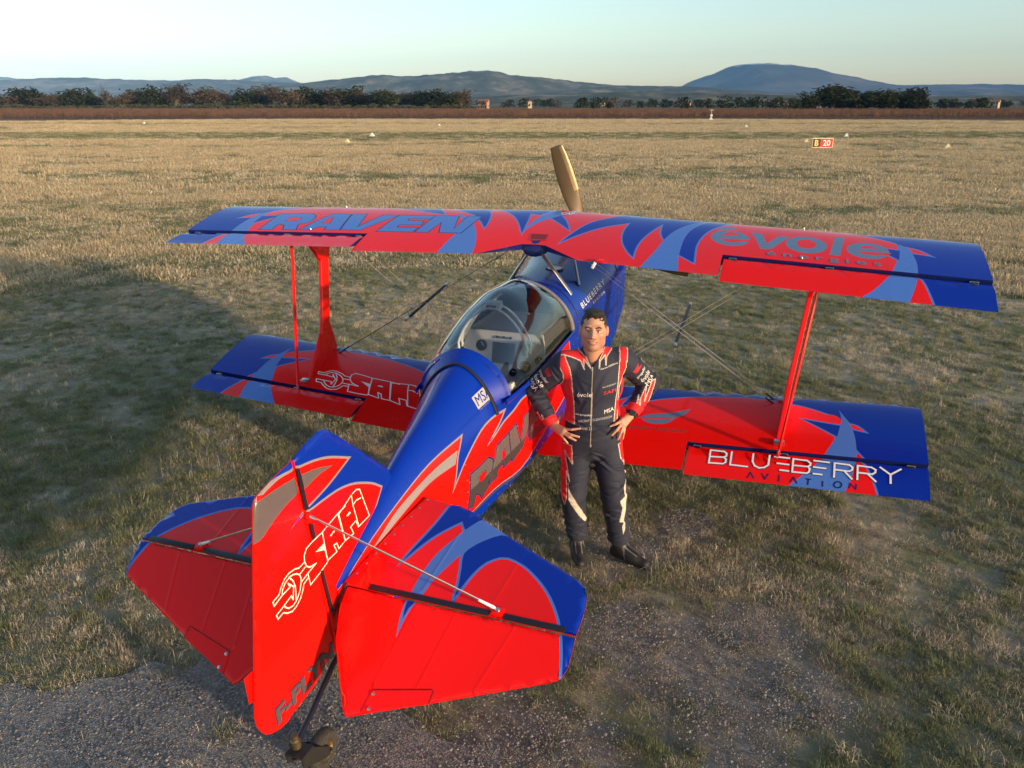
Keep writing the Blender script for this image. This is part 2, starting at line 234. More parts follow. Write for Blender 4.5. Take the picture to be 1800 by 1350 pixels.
# traced plan shapes: wings (span x, chord fraction), tail (x, distance from hinge), fin (y, z), fuselage (y, girth fraction)
D = {'UW': [('b', [(0.195, 0.7695), (0.2337, 0.7021), (0.3181, 0.5865), (0.4071, 0.4817), (0.4952, 0.4007), (0.5954, 0.3333), (0.6559, 0.29), (0.6425, 0.3993), (0.6421, 0.509), (0.6538, 0.5982), (0.683, 0.6951), (0.736, 0.797), (0.7895, 0.8698), (0.7835, 0.7872), (0.7869, 0.6736), (0.8082, 0.5476), (0.8415, 0.4363), (0.8722, 0.346), (0.9077, 0.2546), (0.9221, 0.4282), (0.9403, 0.5008), (0.9642, 0.559), (0.997, 0.437), (1.053, 0.304), (1.1299, 0.1905), (1.1978, 0.1126), (1.2649, 0.03), (1.3149, 0.0), (0.6307, 0.0), (0.6307, 0.1092), (0.5747, 0.0833), (0.4833, 0.207), (0.3817, 0.3138), (0.3101, 0.4312), (0.2524, 0.5908)], 1), ('b', [(0.234, 0.03), (0.4007, 0.03), (0.5771, 0.03), (0.6307, 0.1092), (0.7307, 0.0), (0.3, 0.0)], 1), ('b', [(1.2624, 0.03), (1.2174, 0.1479), (1.1686, 0.2498), (1.1306, 0.3618), (1.1107, 0.4838), (1.1061, 0.6247), (1.1093, 0.7521), (1.1098, 0.7734), (1.2248, 0.8628), (1.2169, 0.7585), (1.2087, 0.6505), (1.214, 0.5314), (1.2404, 0.3951), (1.2918, 0.2633), (1.3564, 0.162), (1.4152, 0.0541), (1.3879, 0.0378), (1.4879, 0.0), (1.1648999999999998, 0.0)], 1), ('l', [(1.2624, 0.03), (1.1983, 0.1168), (1.1306, 0.1961), (1.0537, 0.3084), (0.9976, 0.4407), (0.9642, 0.559), (0.9422, 0.6905), (0.9143, 0.8216), (0.8881, 0.9154), (0.8684, 1.0008), (0.8684, 1.02), (1.1408, 1.02), (1.1408, 1.0018), (1.128, 0.9224), (1.116, 0.8392), (1.1091, 0.7506), (1.1059, 0.6231), (1.1104, 0.482), (1.1303, 0.3597), (1.1683, 0.2474), (1.217, 0.1445)], None), ('b', [(2.2762, 0.0978), (2.3719, 0.1485), (2.4645, 0.2099), (2.5243, 0.255), (2.5448, 0.3002), (2.5418, 0.4128), (2.5351, 0.4955), (2.5278, 0.5507), (2.5116, 0.6344), (2.4934, 0.7077), (2.4934, 0.74), (3.06, 0.74), (3.06, 0.0), (2.1262, 0.0)], 1), ('b', [(2.3272, 0.3638), (2.4303, 0.3743), (2.5412, 0.3925), (2.5282, 0.5431), (2.4625, 0.4729), (2.3919, 0.3979)], 1), ('l', [(2.5225, 0.194), (2.5479, 0.2734), (2.5813, 0.3231), (2.6063, 0.397), (2.6236, 0.4902), (2.6311, 0.5928), (2.6276, 0.7042), (2.6276, 0.74), (2.4934, 0.74), (2.4934, 0.7077), (2.5116, 0.6344), (2.5278, 0.5507), (2.5369, 0.4633), (2.5451, 0.3599), (2.5448, 0.2743)], None), ('r', [(2.5902, 0.3264), (2.6572, 0.36), (2.7192, 0.4357), (2.67, 0.4232), (2.6226, 0.4199)], 1), ('b', [(-2.2762, 0.0978), (-2.3719, 0.1485), (-2.4645, 0.2099), (-2.5243, 0.255), (-2.5448, 0.3002), (-2.5418, 0.4128), (-2.5351, 0.4955), (-2.5278, 0.5507), (-2.5116, 0.6344), (-2.4934, 0.7077), (-2.4934, 0.74), (-3.06, 0.74), (-3.06, 0.0), (-2.1262, 0.0)], 1), ('b', [(-2.3272, 0.3638), (-2.4303, 0.3743), (-2.5412, 0.3925), (-2.5282, 0.5431), (-2.4625, 0.4729), (-2.3919, 0.3979)], 1), ('l', [(-2.5225, 0.194), (-2.5479, 0.2734), (-2.5813, 0.3231), (-2.6063, 0.397), (-2.6236, 0.4902), (-2.6311, 0.5928), (-2.6276, 0.7042), (-2.6276, 0.74), (-2.4934, 0.74), (-2.4934, 0.7077), (-2.5116, 0.6344), (-2.5278, 0.5507), (-2.5369, 0.4633), (-2.5451, 0.3599), (-2.5448, 0.2743)], None), ('r', [(-2.5902, 0.3264), (-2.6572, 0.36), (-2.7192, 0.4357), (-2.67, 0.4232), (-2.6226, 0.4199)], 1), ('b', [(-1.3955, 0.0901), (-1.2688, 0.1411), (-1.1611, 0.19), (-1.0587, 0.2311), (-0.9329, 0.272), (-0.9809, 0.1966), (-1.0981, 0.03), (-1.0981, 0.0), (-1.5955, 0.0)], 1), ('b', [(-0.939, 0.0554), (-0.8077, 0.1702), (-0.7215, 0.243), (-0.6664, 0.2805), (-0.616, 0.3506), (-0.5496, 0.4448), (-0.4864, 0.5551), (-0.4956, 0.4479), (-0.5322, 0.2819), (-0.6385, 0.03), (-0.5618, 0.0515), (-0.4702, 0.1348), (-0.4031, 0.1974), (-0.3254, 0.2957), (-0.2624, 0.399), (-0.209, 0.5091), (-0.1503, 0.6501), (-0.1663, 0.5424), (-0.1832, 0.3956), (-0.2135, 0.2156), (-0.1229, 0.2577), (-0.0796, 0.1794), (0.05, 0.0), (-1.039, 0.0)], 1), ('l', [(-0.1537, 0.6503), (-0.1472, 0.4885), (-0.1196, 0.3415), (-0.0784, 0.2086), (-0.0898, 0.0942), (0.004, 0.0811), (0.0525, 0.2428), (-0.0049, 0.3364), (-0.0587, 0.4), (-0.1135, 0.505)], None), ('b', [(-0.0049, 0.3364), (0.0566, 0.2566), (0.1126, 0.3416), (0.1658, 0.4467), (0.2026, 0.5359), (0.1231, 0.4559), (0.0489, 0.3866)], 1), ('l', [(0.024, 0.2525), (0.0673, 0.1559), (0.1193, 0.0545), (0.1843, 0.0608), (0.1223, 0.1598), (0.0572, 0.2437)], None), ('l', [(-0.86, 0.206), (-0.7201, 0.332), (-0.628, 0.4482), (-0.5583, 0.5619), (-0.4938, 0.7177), (-0.4479, 0.8759), (-0.4278, 0.9933), (-0.4278, 1.02), (-0.7052, 1.02), (-0.7052, 0.9924), (-0.6954, 0.825), (-0.6808, 0.6835), (-0.694, 0.5677), (-0.7224, 0.4315), (-0.7637, 0.3456)], None), ('l', [(-2.3883, 0.6715), (-2.4005, 0.3319), (-2.1163, 0.3121), (-2.0569, 0.3541), (-2.0276, 0.4219), (-2.0265, 0.4862), (-2.0578, 0.5385), (-2.1031, 0.5503), (-2.0939, 0.5891), (-2.0623, 0.6669), (-2.1777, 0.6607), (-2.2194, 0.5749), (-2.265, 0.557), (-2.2869, 0.5718), (-2.279, 0.665)], 2), ('l', [(-2.0268, 0.6617), (-1.941, 0.3729), (-1.9004, 0.3027), (-1.7531, 0.3166), (-1.6849, 0.6526), (-1.811, 0.6525), (-1.8198, 0.5968), (-1.905, 0.5966), (-1.9269, 0.6575)], 2), ('l', [(-1.6713, 0.6466), (-1.7319, 0.3157), (-1.6091, 0.3103), (-1.5555, 0.5952), (-1.5471, 0.5701), (-1.4447, 0.3131), (-1.3131, 0.3221), (-1.4662, 0.5819), (-1.5016, 0.6448)], 2), ('l', [(-1.3478, 0.6653), (-1.3048, 0.3218), (-0.9917, 0.3201), (-0.9888, 0.3959), (-1.1894, 0.3912), (-1.1879, 0.4408), (-1.0401, 0.4492), (-1.0321, 0.5251), (-1.2192, 0.5272), (-1.2194, 0.5809), (-1.0358, 0.5824), (-1.0445, 0.6645)], 2), ('l', [(-1.0194, 0.6634), (-0.9836, 0.3198), (-0.7888, 0.3232), (-0.7263, 0.5968), (-0.7024, 0.3145), (-0.5926, 0.3263), (-0.6413, 0.6644), (-0.8183, 0.6634), (-0.8811, 0.459), (-0.917, 0.6642)], 2), ('r', [(-2.2635, 0.4855), (-2.2556, 0.409), (-2.1579, 0.4094), (-2.1466, 0.4595), (-2.1689, 0.4816)], 3), ('r', [(-1.9083, 0.5122), (-1.8922, 0.3824), (-1.8758, 0.3886), (-1.8358, 0.5193)], 3), ('g', [(1.5693, 0.4292), (1.5683, 0.459), (1.5606, 0.4865), (1.5465, 0.5108), (1.5269, 0.5307), (1.5025, 0.5456), (1.4747, 0.5548), (1.4446, 0.558), (1.4138, 0.5551), (1.3837, 0.546), (1.3557, 0.5312), (1.3312, 0.5111), (1.3115, 0.4864), (1.2977, 0.4583), (1.2904, 0.4278), (1.2902, 0.3964), (1.2971, 0.3656), (1.3108, 0.337), (1.3308, 0.3124), (1.3559, 0.2935), (1.385, 0.2817), (1.4164, 0.2781), (1.4485, 0.2829), (1.4795, 0.2956), (1.5078, 0.315), (1.5319, 0.3398), (1.5508, 0.3681), (1.5634, 0.3984)], None), ('r', [(1.3699, 0.3879), (1.3806, 0.3492), (1.4014, 0.32), (1.424, 0.3072), (1.4543, 0.3137), (1.4769, 0.3341), (1.4889, 0.3694), (1.4302, 0.3704)], None), ('r', [(1.3606, 0.4492), (1.426, 0.4449), (1.5754, 0.4332), (1.5613, 0.4702), (1.5204, 0.462), (1.4827, 0.4894), (1.4371, 0.4967), (1.3949, 0.483)], None), ('g', [(1.3212, 0.2453), (1.383, 0.1948), (1.4553, 0.1906), (1.4363, 0.2476), (1.3197, 0.2865)], None), ('g', [(1.5689, 0.2751), (1.6456, 0.2913), (1.6885, 0.4701), (1.761, 0.3087), (1.8368, 0.3029), (1.7343, 0.536), (1.7027, 0.5591), (1.6529, 0.5608)], None), ('g', [(2.0872, 0.4312), (2.084, 0.4623), (2.0745, 0.491), (2.059, 0.5162), (2.0383, 0.5369), (2.0135, 0.5523), (1.9857, 0.562), (1.9561, 0.5653), (1.9262, 0.5623), (1.8974, 0.5529), (1.8711, 0.5375), (1.8487, 0.5166), (1.8312, 0.4909), (1.8196, 0.4616), (1.8147, 0.4299), (1.8168, 0.3971), (1.8257, 0.3649), (1.8413, 0.335), (1.8626, 0.3093), (1.8887, 0.2894), (1.918, 0.277), (1.949, 0.2732), (1.98, 0.2782), (2.0093, 0.2915), (2.0355, 0.312), (2.0573, 0.3379), (2.0735, 0.3675), (2.0836, 0.3992)], None), ('r', [(2.0156, 0.4136), (2.0143, 0.4315), (2.0099, 0.4482), (2.0027, 0.463), (1.9929, 0.4752), (1.9812, 0.4843), (1.968, 0.4899), (1.954, 0.4918), (1.9399, 0.4899), (1.9263, 0.4842), (1.9139, 0.4751), (1.9034, 0.4628), (1.8953, 0.4478), (1.8899, 0.4309), (1.8877, 0.4128), (1.8887, 0.3944), (1.8929, 0.3765), (1.9002, 0.3602), (1.91, 0.3464), (1.9221, 0.3359), (1.9356, 0.3294), (1.95, 0.3274), (1.9644, 0.3298), (1.9782, 0.3367), (1.9906, 0.3474), (2.0009, 0.3613), (2.0088, 0.3776), (2.0137, 0.3954)], None), ('g', [(2.1422, 0.2242), (2.2018, 0.2255), (2.1691, 0.5612), (2.1025, 0.556)], None), ('g', [(2.4763, 0.4404), (2.4717, 0.4691), (2.4609, 0.4956), (2.4445, 0.519), (2.4233, 0.5383), (2.3983, 0.5527), (2.3708, 0.5616), (2.3418, 0.5648), (2.3129, 0.5619), (2.2854, 0.5532), (2.2607, 0.5389), (2.24, 0.5195), (2.2244, 0.4957), (2.2148, 0.4686), (2.2118, 0.4393), (2.2156, 0.4091), (2.2261, 0.3797), (2.2428, 0.3524), (2.2649, 0.3291), (2.2913, 0.3112), (2.3203, 0.3), (2.3506, 0.2966), (2.3804, 0.3011), (2.4081, 0.313), (2.4325, 0.3314), (2.4522, 0.3549), (2.4664, 0.3819), (2.4746, 0.4109)], None), ('r', [(2.2911, 0.4084), (2.3079, 0.3741), (2.3372, 0.3484), (2.3747, 0.3574), (2.4078, 0.3905), (2.3418, 0.3996)], None), ('r', [(2.2804, 0.4619), (2.3398, 0.4612), (2.4391, 0.4508), (2.4882, 0.4457), (2.4615, 0.4939), (2.4255, 0.4816), (2.3881, 0.4984), (2.3386, 0.5019), (2.3017, 0.4897)], None)],
'T_ener': [(1.7021, 0.6716), (2.4236, 0.6851), (1.6963, 0.5868)],
'UA': [('l', [(2.4688, 0.7), (2.4688, 0.7476), (2.4389, 0.8042), (2.4036, 0.8704), (2.3514, 0.9475), (2.3083, 0.993), (2.3083, 1.03), (2.5706, 1.03), (2.5706, 1.0031), (2.5935, 0.9134), (2.6132, 0.823), (2.6243, 0.7458), (2.6243, 0.7)], None), ('b', [(2.6415, 0.7), (2.6415, 0.7427), (2.667, 0.8084), (2.6907, 0.9051), (2.7111, 1.0022), (2.7111, 1.03), (3.06, 1.03), (3.06, 0.7)], 1)],
'LW': [('b', [(0.7127, 0.2976), (0.8077, 0.2112), (0.7607, 0.3703), (0.9559, 0.2743), (1.0658, 0.2283), (1.2147, 0.1834), (1.3643, 0.149), (1.5139, 0.1267), (1.6627, 0.1144), (1.8104, 0.1235), (1.9197, 0.1385), (1.9992, 0.1716), (1.9954, 0.162), (2.0971, 0.1966), (2.1852, 0.2366), (2.2714, 0.2852), (2.3279, 0.3216), (2.3304, 0.3705), (2.322, 0.4404), (2.3032, 0.5453), (2.2795, 0.6197), (2.2431, 0.7104), (2.2431, 0.74), (2.88, 0.74), (2.88, 0.0), (0.2, 0.0)], 1), ('r', [(2.4294, 0.6952), (2.4348, 0.6752), (2.4607, 0.7153), (2.4807, 0.745), (2.4194, 0.745)], 1), ('r', [(2.2771, 0.2788), (2.3279, 0.3216), (2.3331, 0.3979), (2.2549, 0.3876), (2.1471, 0.3732), (2.1279, 0.285)], None), ('b', [(2.0849, 0.3628), (2.1471, 0.3752), (2.3248, 0.4031), (2.3058, 0.5268), (2.2165, 0.4577)], 1), ('l', [(2.3187, 0.2072), (2.3507, 0.284), (2.3835, 0.3525), (2.4047, 0.4282), (2.4201, 0.5191), (2.4273, 0.6152), (2.4283, 0.7037), (2.4283, 0.745), (2.2431, 0.745), (2.2431, 0.7104), (2.2795, 0.6197), (2.3032, 0.5453), (2.322, 0.4404), (2.3304, 0.3705), (2.3308, 0.2978)], None), ('r', [(2.3888, 0.3738), (2.4381, 0.3942), (2.4807, 0.4455), (2.4429, 0.4369), (2.4047, 0.4263)], 1)],
'LWR': [('g', [(0.9112, 0.5095), (0.9745, 0.4576), (1.0995, 0.4276), (1.1856, 0.3965), (1.2801, 0.3467), (1.2494, 0.4193), (1.1815, 0.466), (1.0357, 0.4984)], None), ('g', [(0.9323, 0.5188), (1.0526, 0.5082), (1.1898, 0.4709), (1.1598, 0.5173), (1.0987, 0.5553), (1.0082, 0.5561)], None)],
'T_asd': [(0.8417, 0.6397), (1.2903, 0.6336), (0.8346, 0.6059)],
'LA': [('l', [(2.2326, 0.71), (2.2326, 0.7301), (2.2074, 0.7688), (2.1469, 0.8463), (2.072, 0.9375), (2.0174, 0.999), (2.0174, 1.03), (2.3635, 1.03), (2.3635, 1.0012), (2.3918, 0.9211), (2.4104, 0.8389), (2.425, 0.7407), (2.425, 0.71)], None), ('b', [(2.431, 0.71), (2.471, 0.7418), (2.5028, 0.8064), (2.5447, 0.9199), (2.5668, 1.0067), (2.5668, 1.03), (2.88, 1.03), (2.88, 0.71)], 1)],
'S_blue': [[(1.4819, 0.7813), (1.4827, 0.8905)], [(1.4819, 0.7813), (1.5751, 0.7825), (1.5938, 0.7979), (1.5935, 0.8189), (1.5784, 0.8313), (1.4837, 0.8363)], [(1.5784, 0.8313), (1.5942, 0.8467), (1.5944, 0.8708), (1.5795, 0.885), (1.4824, 0.8885)], [(1.6267, 0.7796), (1.6267, 0.8871), (1.7417, 0.8892)], [(1.7712, 0.779), (1.771, 0.8413), (1.7891, 0.8763), (1.82, 0.8891), (1.8514, 0.8817), (1.8761, 0.8584), (1.8788, 0.7794)], [(1.9125, 0.7834), (2.006, 0.7852)], [(1.9328, 0.8362), (2.0061, 0.8382)], [(1.9556, 0.8881), (2.0083, 0.8898)], [(2.0326, 0.7873), (2.0321, 0.8932)], [(2.0326, 0.7873), (2.122, 0.7908), (2.1439, 0.8102), (2.1423, 0.8272), (2.1274, 0.8391), (2.031, 0.8403)], [(2.1274, 0.8391), (2.1412, 0.8539), (2.1376, 0.8806), (2.1228, 0.8924), (2.0321, 0.8932)], [(2.1651, 0.7848), (2.2591, 0.7887)], [(2.1652, 0.837), (2.24, 0.8396)], [(2.1654, 0.8902), (2.2185, 0.8912)], [(2.2936, 0.7891), (2.2936, 0.8999)], [(2.2936, 0.7891), (2.3832, 0.7913), (2.4045, 0.8091), (2.4024, 0.8298), (2.3845, 0.8423), (2.2929, 0.8408)], [(2.3533, 0.843), (2.4016, 0.9001)], [(2.4354, 0.7914), (2.435, 0.8989)], [(2.4354, 0.7914), (2.5181, 0.7942), (2.5438, 0.8111), (2.5414, 0.8316), (2.5237, 0.8473), (2.4354, 0.8456)], [(2.4982, 0.8507), (2.5445, 0.9005)], [(2.5718, 0.7871), (2.6326, 0.8361), (2.6933, 0.7866)], [(2.6326, 0.8361), (2.6324, 0.9016)]],
'S_avia': [[(1.7508, 0.9741), (1.7665, 0.9293), (1.7934, 0.9717)], [(1.8425, 0.9293), (1.8625, 0.9722), (1.8822, 0.9273)], [(1.9525, 0.9279), (1.9538, 0.9762)], [(2.0248, 0.973), (2.0451, 0.9306), (2.0663, 0.9751)], [(2.1226, 0.9341), (2.1519, 0.9348)], [(2.137, 0.9341), (2.1358, 0.9765)], [(2.2261, 0.9401), (2.2264, 0.9773)], [(2.3422, 0.9506), (2.3408, 0.9597), (2.336, 0.9679), (2.3287, 0.974), (2.3199, 0.9769), (2.311, 0.9764), (2.3033, 0.9724), (2.298, 0.9655), (2.2958, 0.9569), (2.2972, 0.9477), (2.302, 0.9394), (2.3093, 0.9333), (2.3182, 0.9304), (2.3271, 0.9309), (2.3349, 0.935), (2.3401, 0.9419), (2.3422, 0.9506)], [(2.3891, 0.9701), (2.3932, 0.9327), (2.428, 0.9744), (2.4302, 0.9355)]],
'ST': [('b', [(0.3179, -0.6573), (0.4185, -0.6582), (0.5285, -0.6053), (0.5208, -0.5767), (0.4591, -0.476), (0.4226, -0.5312), (0.3768, -0.4736), (0.3268, -0.3966), (0.2856, -0.3051), (0.2478, -0.1934), (0.2637, -0.2931), (0.2828, -0.3913), (0.3033, -0.5132)], 1), ('b', [(0.678, -0.5073), (0.8694, -0.4432), (1.1347, -0.3215), (1.2102, -0.1751), (1.1929, 0.0216), (1.1005, 0.0088), (1.0763, -0.0491), (1.031, -0.1254), (0.9791, -0.1934), (0.91, -0.2601), (0.8241, -0.3204), (0.738, -0.349), (0.698, -0.3405), (0.6458, -0.2951), (0.6132, -0.2236), (0.5951, -0.1413), (0.5819, -0.0316), (0.5727, -0.1135), (0.5429, -0.2271), (0.5183, -0.3193), (0.5547, -0.3952), (0.6179, -0.4638)], 1), ('l', [(0.5347, -0.6136), (0.5185, -0.5827), (0.465, -0.484), (0.4237, -0.3849), (0.3886, -0.2785), (0.3751, -0.1703), (0.3731, -0.0805), (0.378, -0.0066), (0.432, -0.0005), (0.4456, -0.1113), (0.4726, -0.2081), (0.5086, -0.3107), (0.5547, -0.3952), (0.6179, -0.4638), (0.6797, -0.5027), (0.7205, -0.5261)], None)],
'EL': [('l', [(0.3673, -0.0028), (0.4268, -0.0033), (0.4058, 0.0533), (0.392, 0.1272), (0.3872, 0.19), (0.3701, 0.0927)], None), ('b', [(0.3781, 0.003), (0.4109, 0.0041), (0.3957, 0.0491), (0.3861, 0.1011), (0.3783, 0.0592)], None), ('b', [(1.1009, -0.0065), (1.1848, -0.0103), (1.1934, 0.089), (1.1897, 0.1946), (1.1484, 0.1905), (1.1325, 0.1029), (1.1193, 0.0555)], 1)],
'ELo': [(0.0598, 0.17), (0.1055, 0.2608), (0.2204, 0.4582), (0.2609, 0.5265), (0.286, 0.5496), (0.3143, 0.54), (0.3827, 0.511), (0.6289, 0.413), (0.8567, 0.318), (1.1079, 0.2138), (1.1449, 0.1879), (1.1617, 0.1386), (1.1652, 0.0006)],
'STo': [(1.165, -0.0001), (1.1663, -0.1231), (1.1566, -0.2111), (1.1328, -0.2673), (1.0913, -0.3042), (0.9593, -0.3684), (0.7597, -0.4621), (0.5422, -0.5691), (0.4284, -0.6333), (0.3586, -0.6525), (0.2808, -0.6533), (0.1602, -0.6592)],
'TAB': [(0.3664, 0.4237), (0.6275, 0.3619), (0.6289, 0.413), (0.3827, 0.511)],
'brace': [(0.8013, -0.0214)],
'FN': [('r', [(-3.7622, 1.5305), (-3.7414, 1.553), (-3.7181, 1.5498), (-3.6237, 1.5668), (-3.5132, 1.5587), (-3.3968, 1.5404), (-3.2742, 1.5058), (-3.1137, 1.4326), (-3.2922, 1.3851), (-3.4415, 1.3612), (-3.5176, 1.341), (-3.5843, 1.3153), (-3.5192, 1.3314), (-3.4383, 1.3292), (-3.3013, 1.3241), (-3.1927, 1.3128), (-3.0706, 1.2784), (-2.9225, 1.2072), (-2.8296, 1.1432), (-2.946, 1.0197), (-3.0675, 0.9145), (-3.1384, 0.852), (-3.05, 0.8), (-3.1, 0.3), (-4.1, 0.3), (-4.1, 1.5305)], 4), ('k', [(-3.7702, 1.5418), (-3.7511, 1.5366), (-3.6644, 1.5382), (-3.5709, 1.5314), (-3.4728, 1.5195), (-3.3617, 1.4983), (-3.241, 1.4585), (-3.3504, 1.4614), (-3.4523, 1.4479), (-3.571, 1.4412), (-3.6716, 1.4143), (-3.7478, 1.3825), (-3.8013, 1.3693)], None)],
'RUo': [(-3.5134, 1.6045), (-3.6214, 1.5803), (-3.695, 1.564), (-3.7377, 1.5549), (-3.7587, 1.5429), (-3.7719, 1.5213), (-3.835, 1.1566), (-3.8787, 0.8874), (-3.9213, 0.6322), (-3.9142, 0.5802), (-3.8967, 0.5377), (-3.8732, 0.5026), (-3.8391, 0.4745), (-3.7895, 0.4527), (-3.7408, 0.443), (-3.6584, 0.4538), (-3.527, 0.4626), (-3.335, 0.4796), (-3.3371, 0.5821)],
'HINGE': [(-3.5059, 1.5966), (-3.4588, 1.3428), (-3.4435, 1.2687), (-3.3466, 0.7213), (-3.328, 0.5753)],
'FINo': [(-3.5134, 1.6045), (-3.4077, 1.6258), (-3.3011, 1.6442), (-3.2671, 1.6407), (-3.2264, 1.6188), (-3.0889, 1.5064), (-2.9044, 1.3515), (-2.7454, 1.2153)],
'STRIP1': [(-3.5065, 1.562), (-3.4829, 1.5546), (-3.448, 1.3461), (-3.4743, 1.3504)],
'STRIP2': [(-3.4535, 1.2753), (-3.4299, 1.2656), (-3.4181, 1.189), (-3.4419, 1.189), (-3.4079, 1.01), (-3.3873, 1.004), (-3.3367, 0.7455), (-3.3615, 0.7579)],
'S_safi': [[(-3.7468, 1.0758), (-3.7042, 1.0814), (-3.6884, 1.1031), (-3.6599, 1.1275), (-3.6275, 1.1369), (-3.5843, 1.1315), (-3.5573, 1.1191), (-3.514, 1.1232)], [(-3.7468, 1.0758), (-3.7419, 1.0533), (-3.6855, 1.0667), (-3.6788, 1.0882), (-3.657, 1.1084), (-3.6244, 1.1177), (-3.6, 1.1131), (-3.5762, 1.1024), (-3.5593, 1.0873), (-3.5149, 1.0971)], [(-3.5593, 1.0873), (-3.5515, 1.0668), (-3.553, 1.0455), (-3.5648, 1.013), (-3.5884, 0.9884), (-3.6027, 0.9801), (-3.623, 0.9739), (-3.6535, 0.9815), (-3.6724, 0.999), (-3.6805, 1.0133)], [(-3.6805, 1.0133), (-3.7356, 1.0036), (-3.7279, 0.9786), (-3.6902, 0.985), (-3.6656, 0.9655), (-3.6331, 0.9518), (-3.6002, 0.956), (-3.5678, 0.9745), (-3.5469, 1.0012), (-3.5363, 1.0258), (-3.5013, 1.0348)], [(-3.553, 1.0455), (-3.5049, 1.055)], [(-3.6276, 1.1175), (-3.6046, 1.0854), (-3.5944, 1.0502), (-3.5955, 1.0243), (-3.5992, 0.9822)], [(-3.6855, 1.0667), (-3.6291, 1.0707), (-3.6395, 1.0949), (-3.606, 1.0578), (-3.6184, 1.0019), (-3.6272, 1.0255), (-3.6805, 1.0133)], [(-3.4439, 1.1833), (-3.4922, 1.1762), (-3.5125, 1.1532), (-3.514, 1.1232), (-3.5051, 1.0955), (-3.4812, 1.0762), (-3.4343, 1.0676), (-3.5011, 1.0572), (-3.4892, 0.9907), (-3.4161, 1.0035), (-3.3523, 1.0196), (-3.344, 1.0262), (-3.3594, 1.0933)], [(-3.4439, 1.1833), (-3.3668, 1.1862), (-3.3473, 1.0282), (-3.2688, 1.0279), (-3.2885, 1.0748), (-3.2629, 1.0692), (-3.249, 1.0327), (-3.1929, 1.0429), (-3.2353, 1.2073)], [(-3.3668, 1.1862), (-3.235, 1.2094), (-3.1689, 1.2139)], [(-3.1929, 1.0429), (-3.117, 1.0382), (-3.1389, 1.0866), (-3.089, 1.0929), (-3.07, 1.0484), (-2.9663, 1.0535)], [(-3.2275, 1.2015), (-3.1106, 1.2414), (-3.103, 1.1879)], [(-3.2275, 1.2015), (-3.1921, 1.045)], [(-2.9636, 1.054), (-3.0355, 1.236), (-3.0646, 1.2475), (-3.1002, 1.2449)], [(-3.0316, 1.1866), (-3.0716, 1.1952), (-3.1033, 1.1851), (-3.0655, 1.0484)]],
'P_safi': [[(-3.4295, 1.1212), (-3.3616, 1.1266), (-3.3564, 1.0892)], [(-3.3093, 1.1354), (-3.2782, 1.1455), (-3.2684, 1.1354), (-3.303, 1.1286)], [(-3.1646, 1.1601), (-3.1357, 1.1682), (-3.1254, 1.1557), (-3.1579, 1.1518)]],
'SAFI_M': [[1.3917, 0.2797], [-0.237, -1.2806], [3.584, 2.9304]],
'T_plyn': [(-3.8141, 0.4971), (-3.338, 0.5137), (-3.8455, 0.5877)],
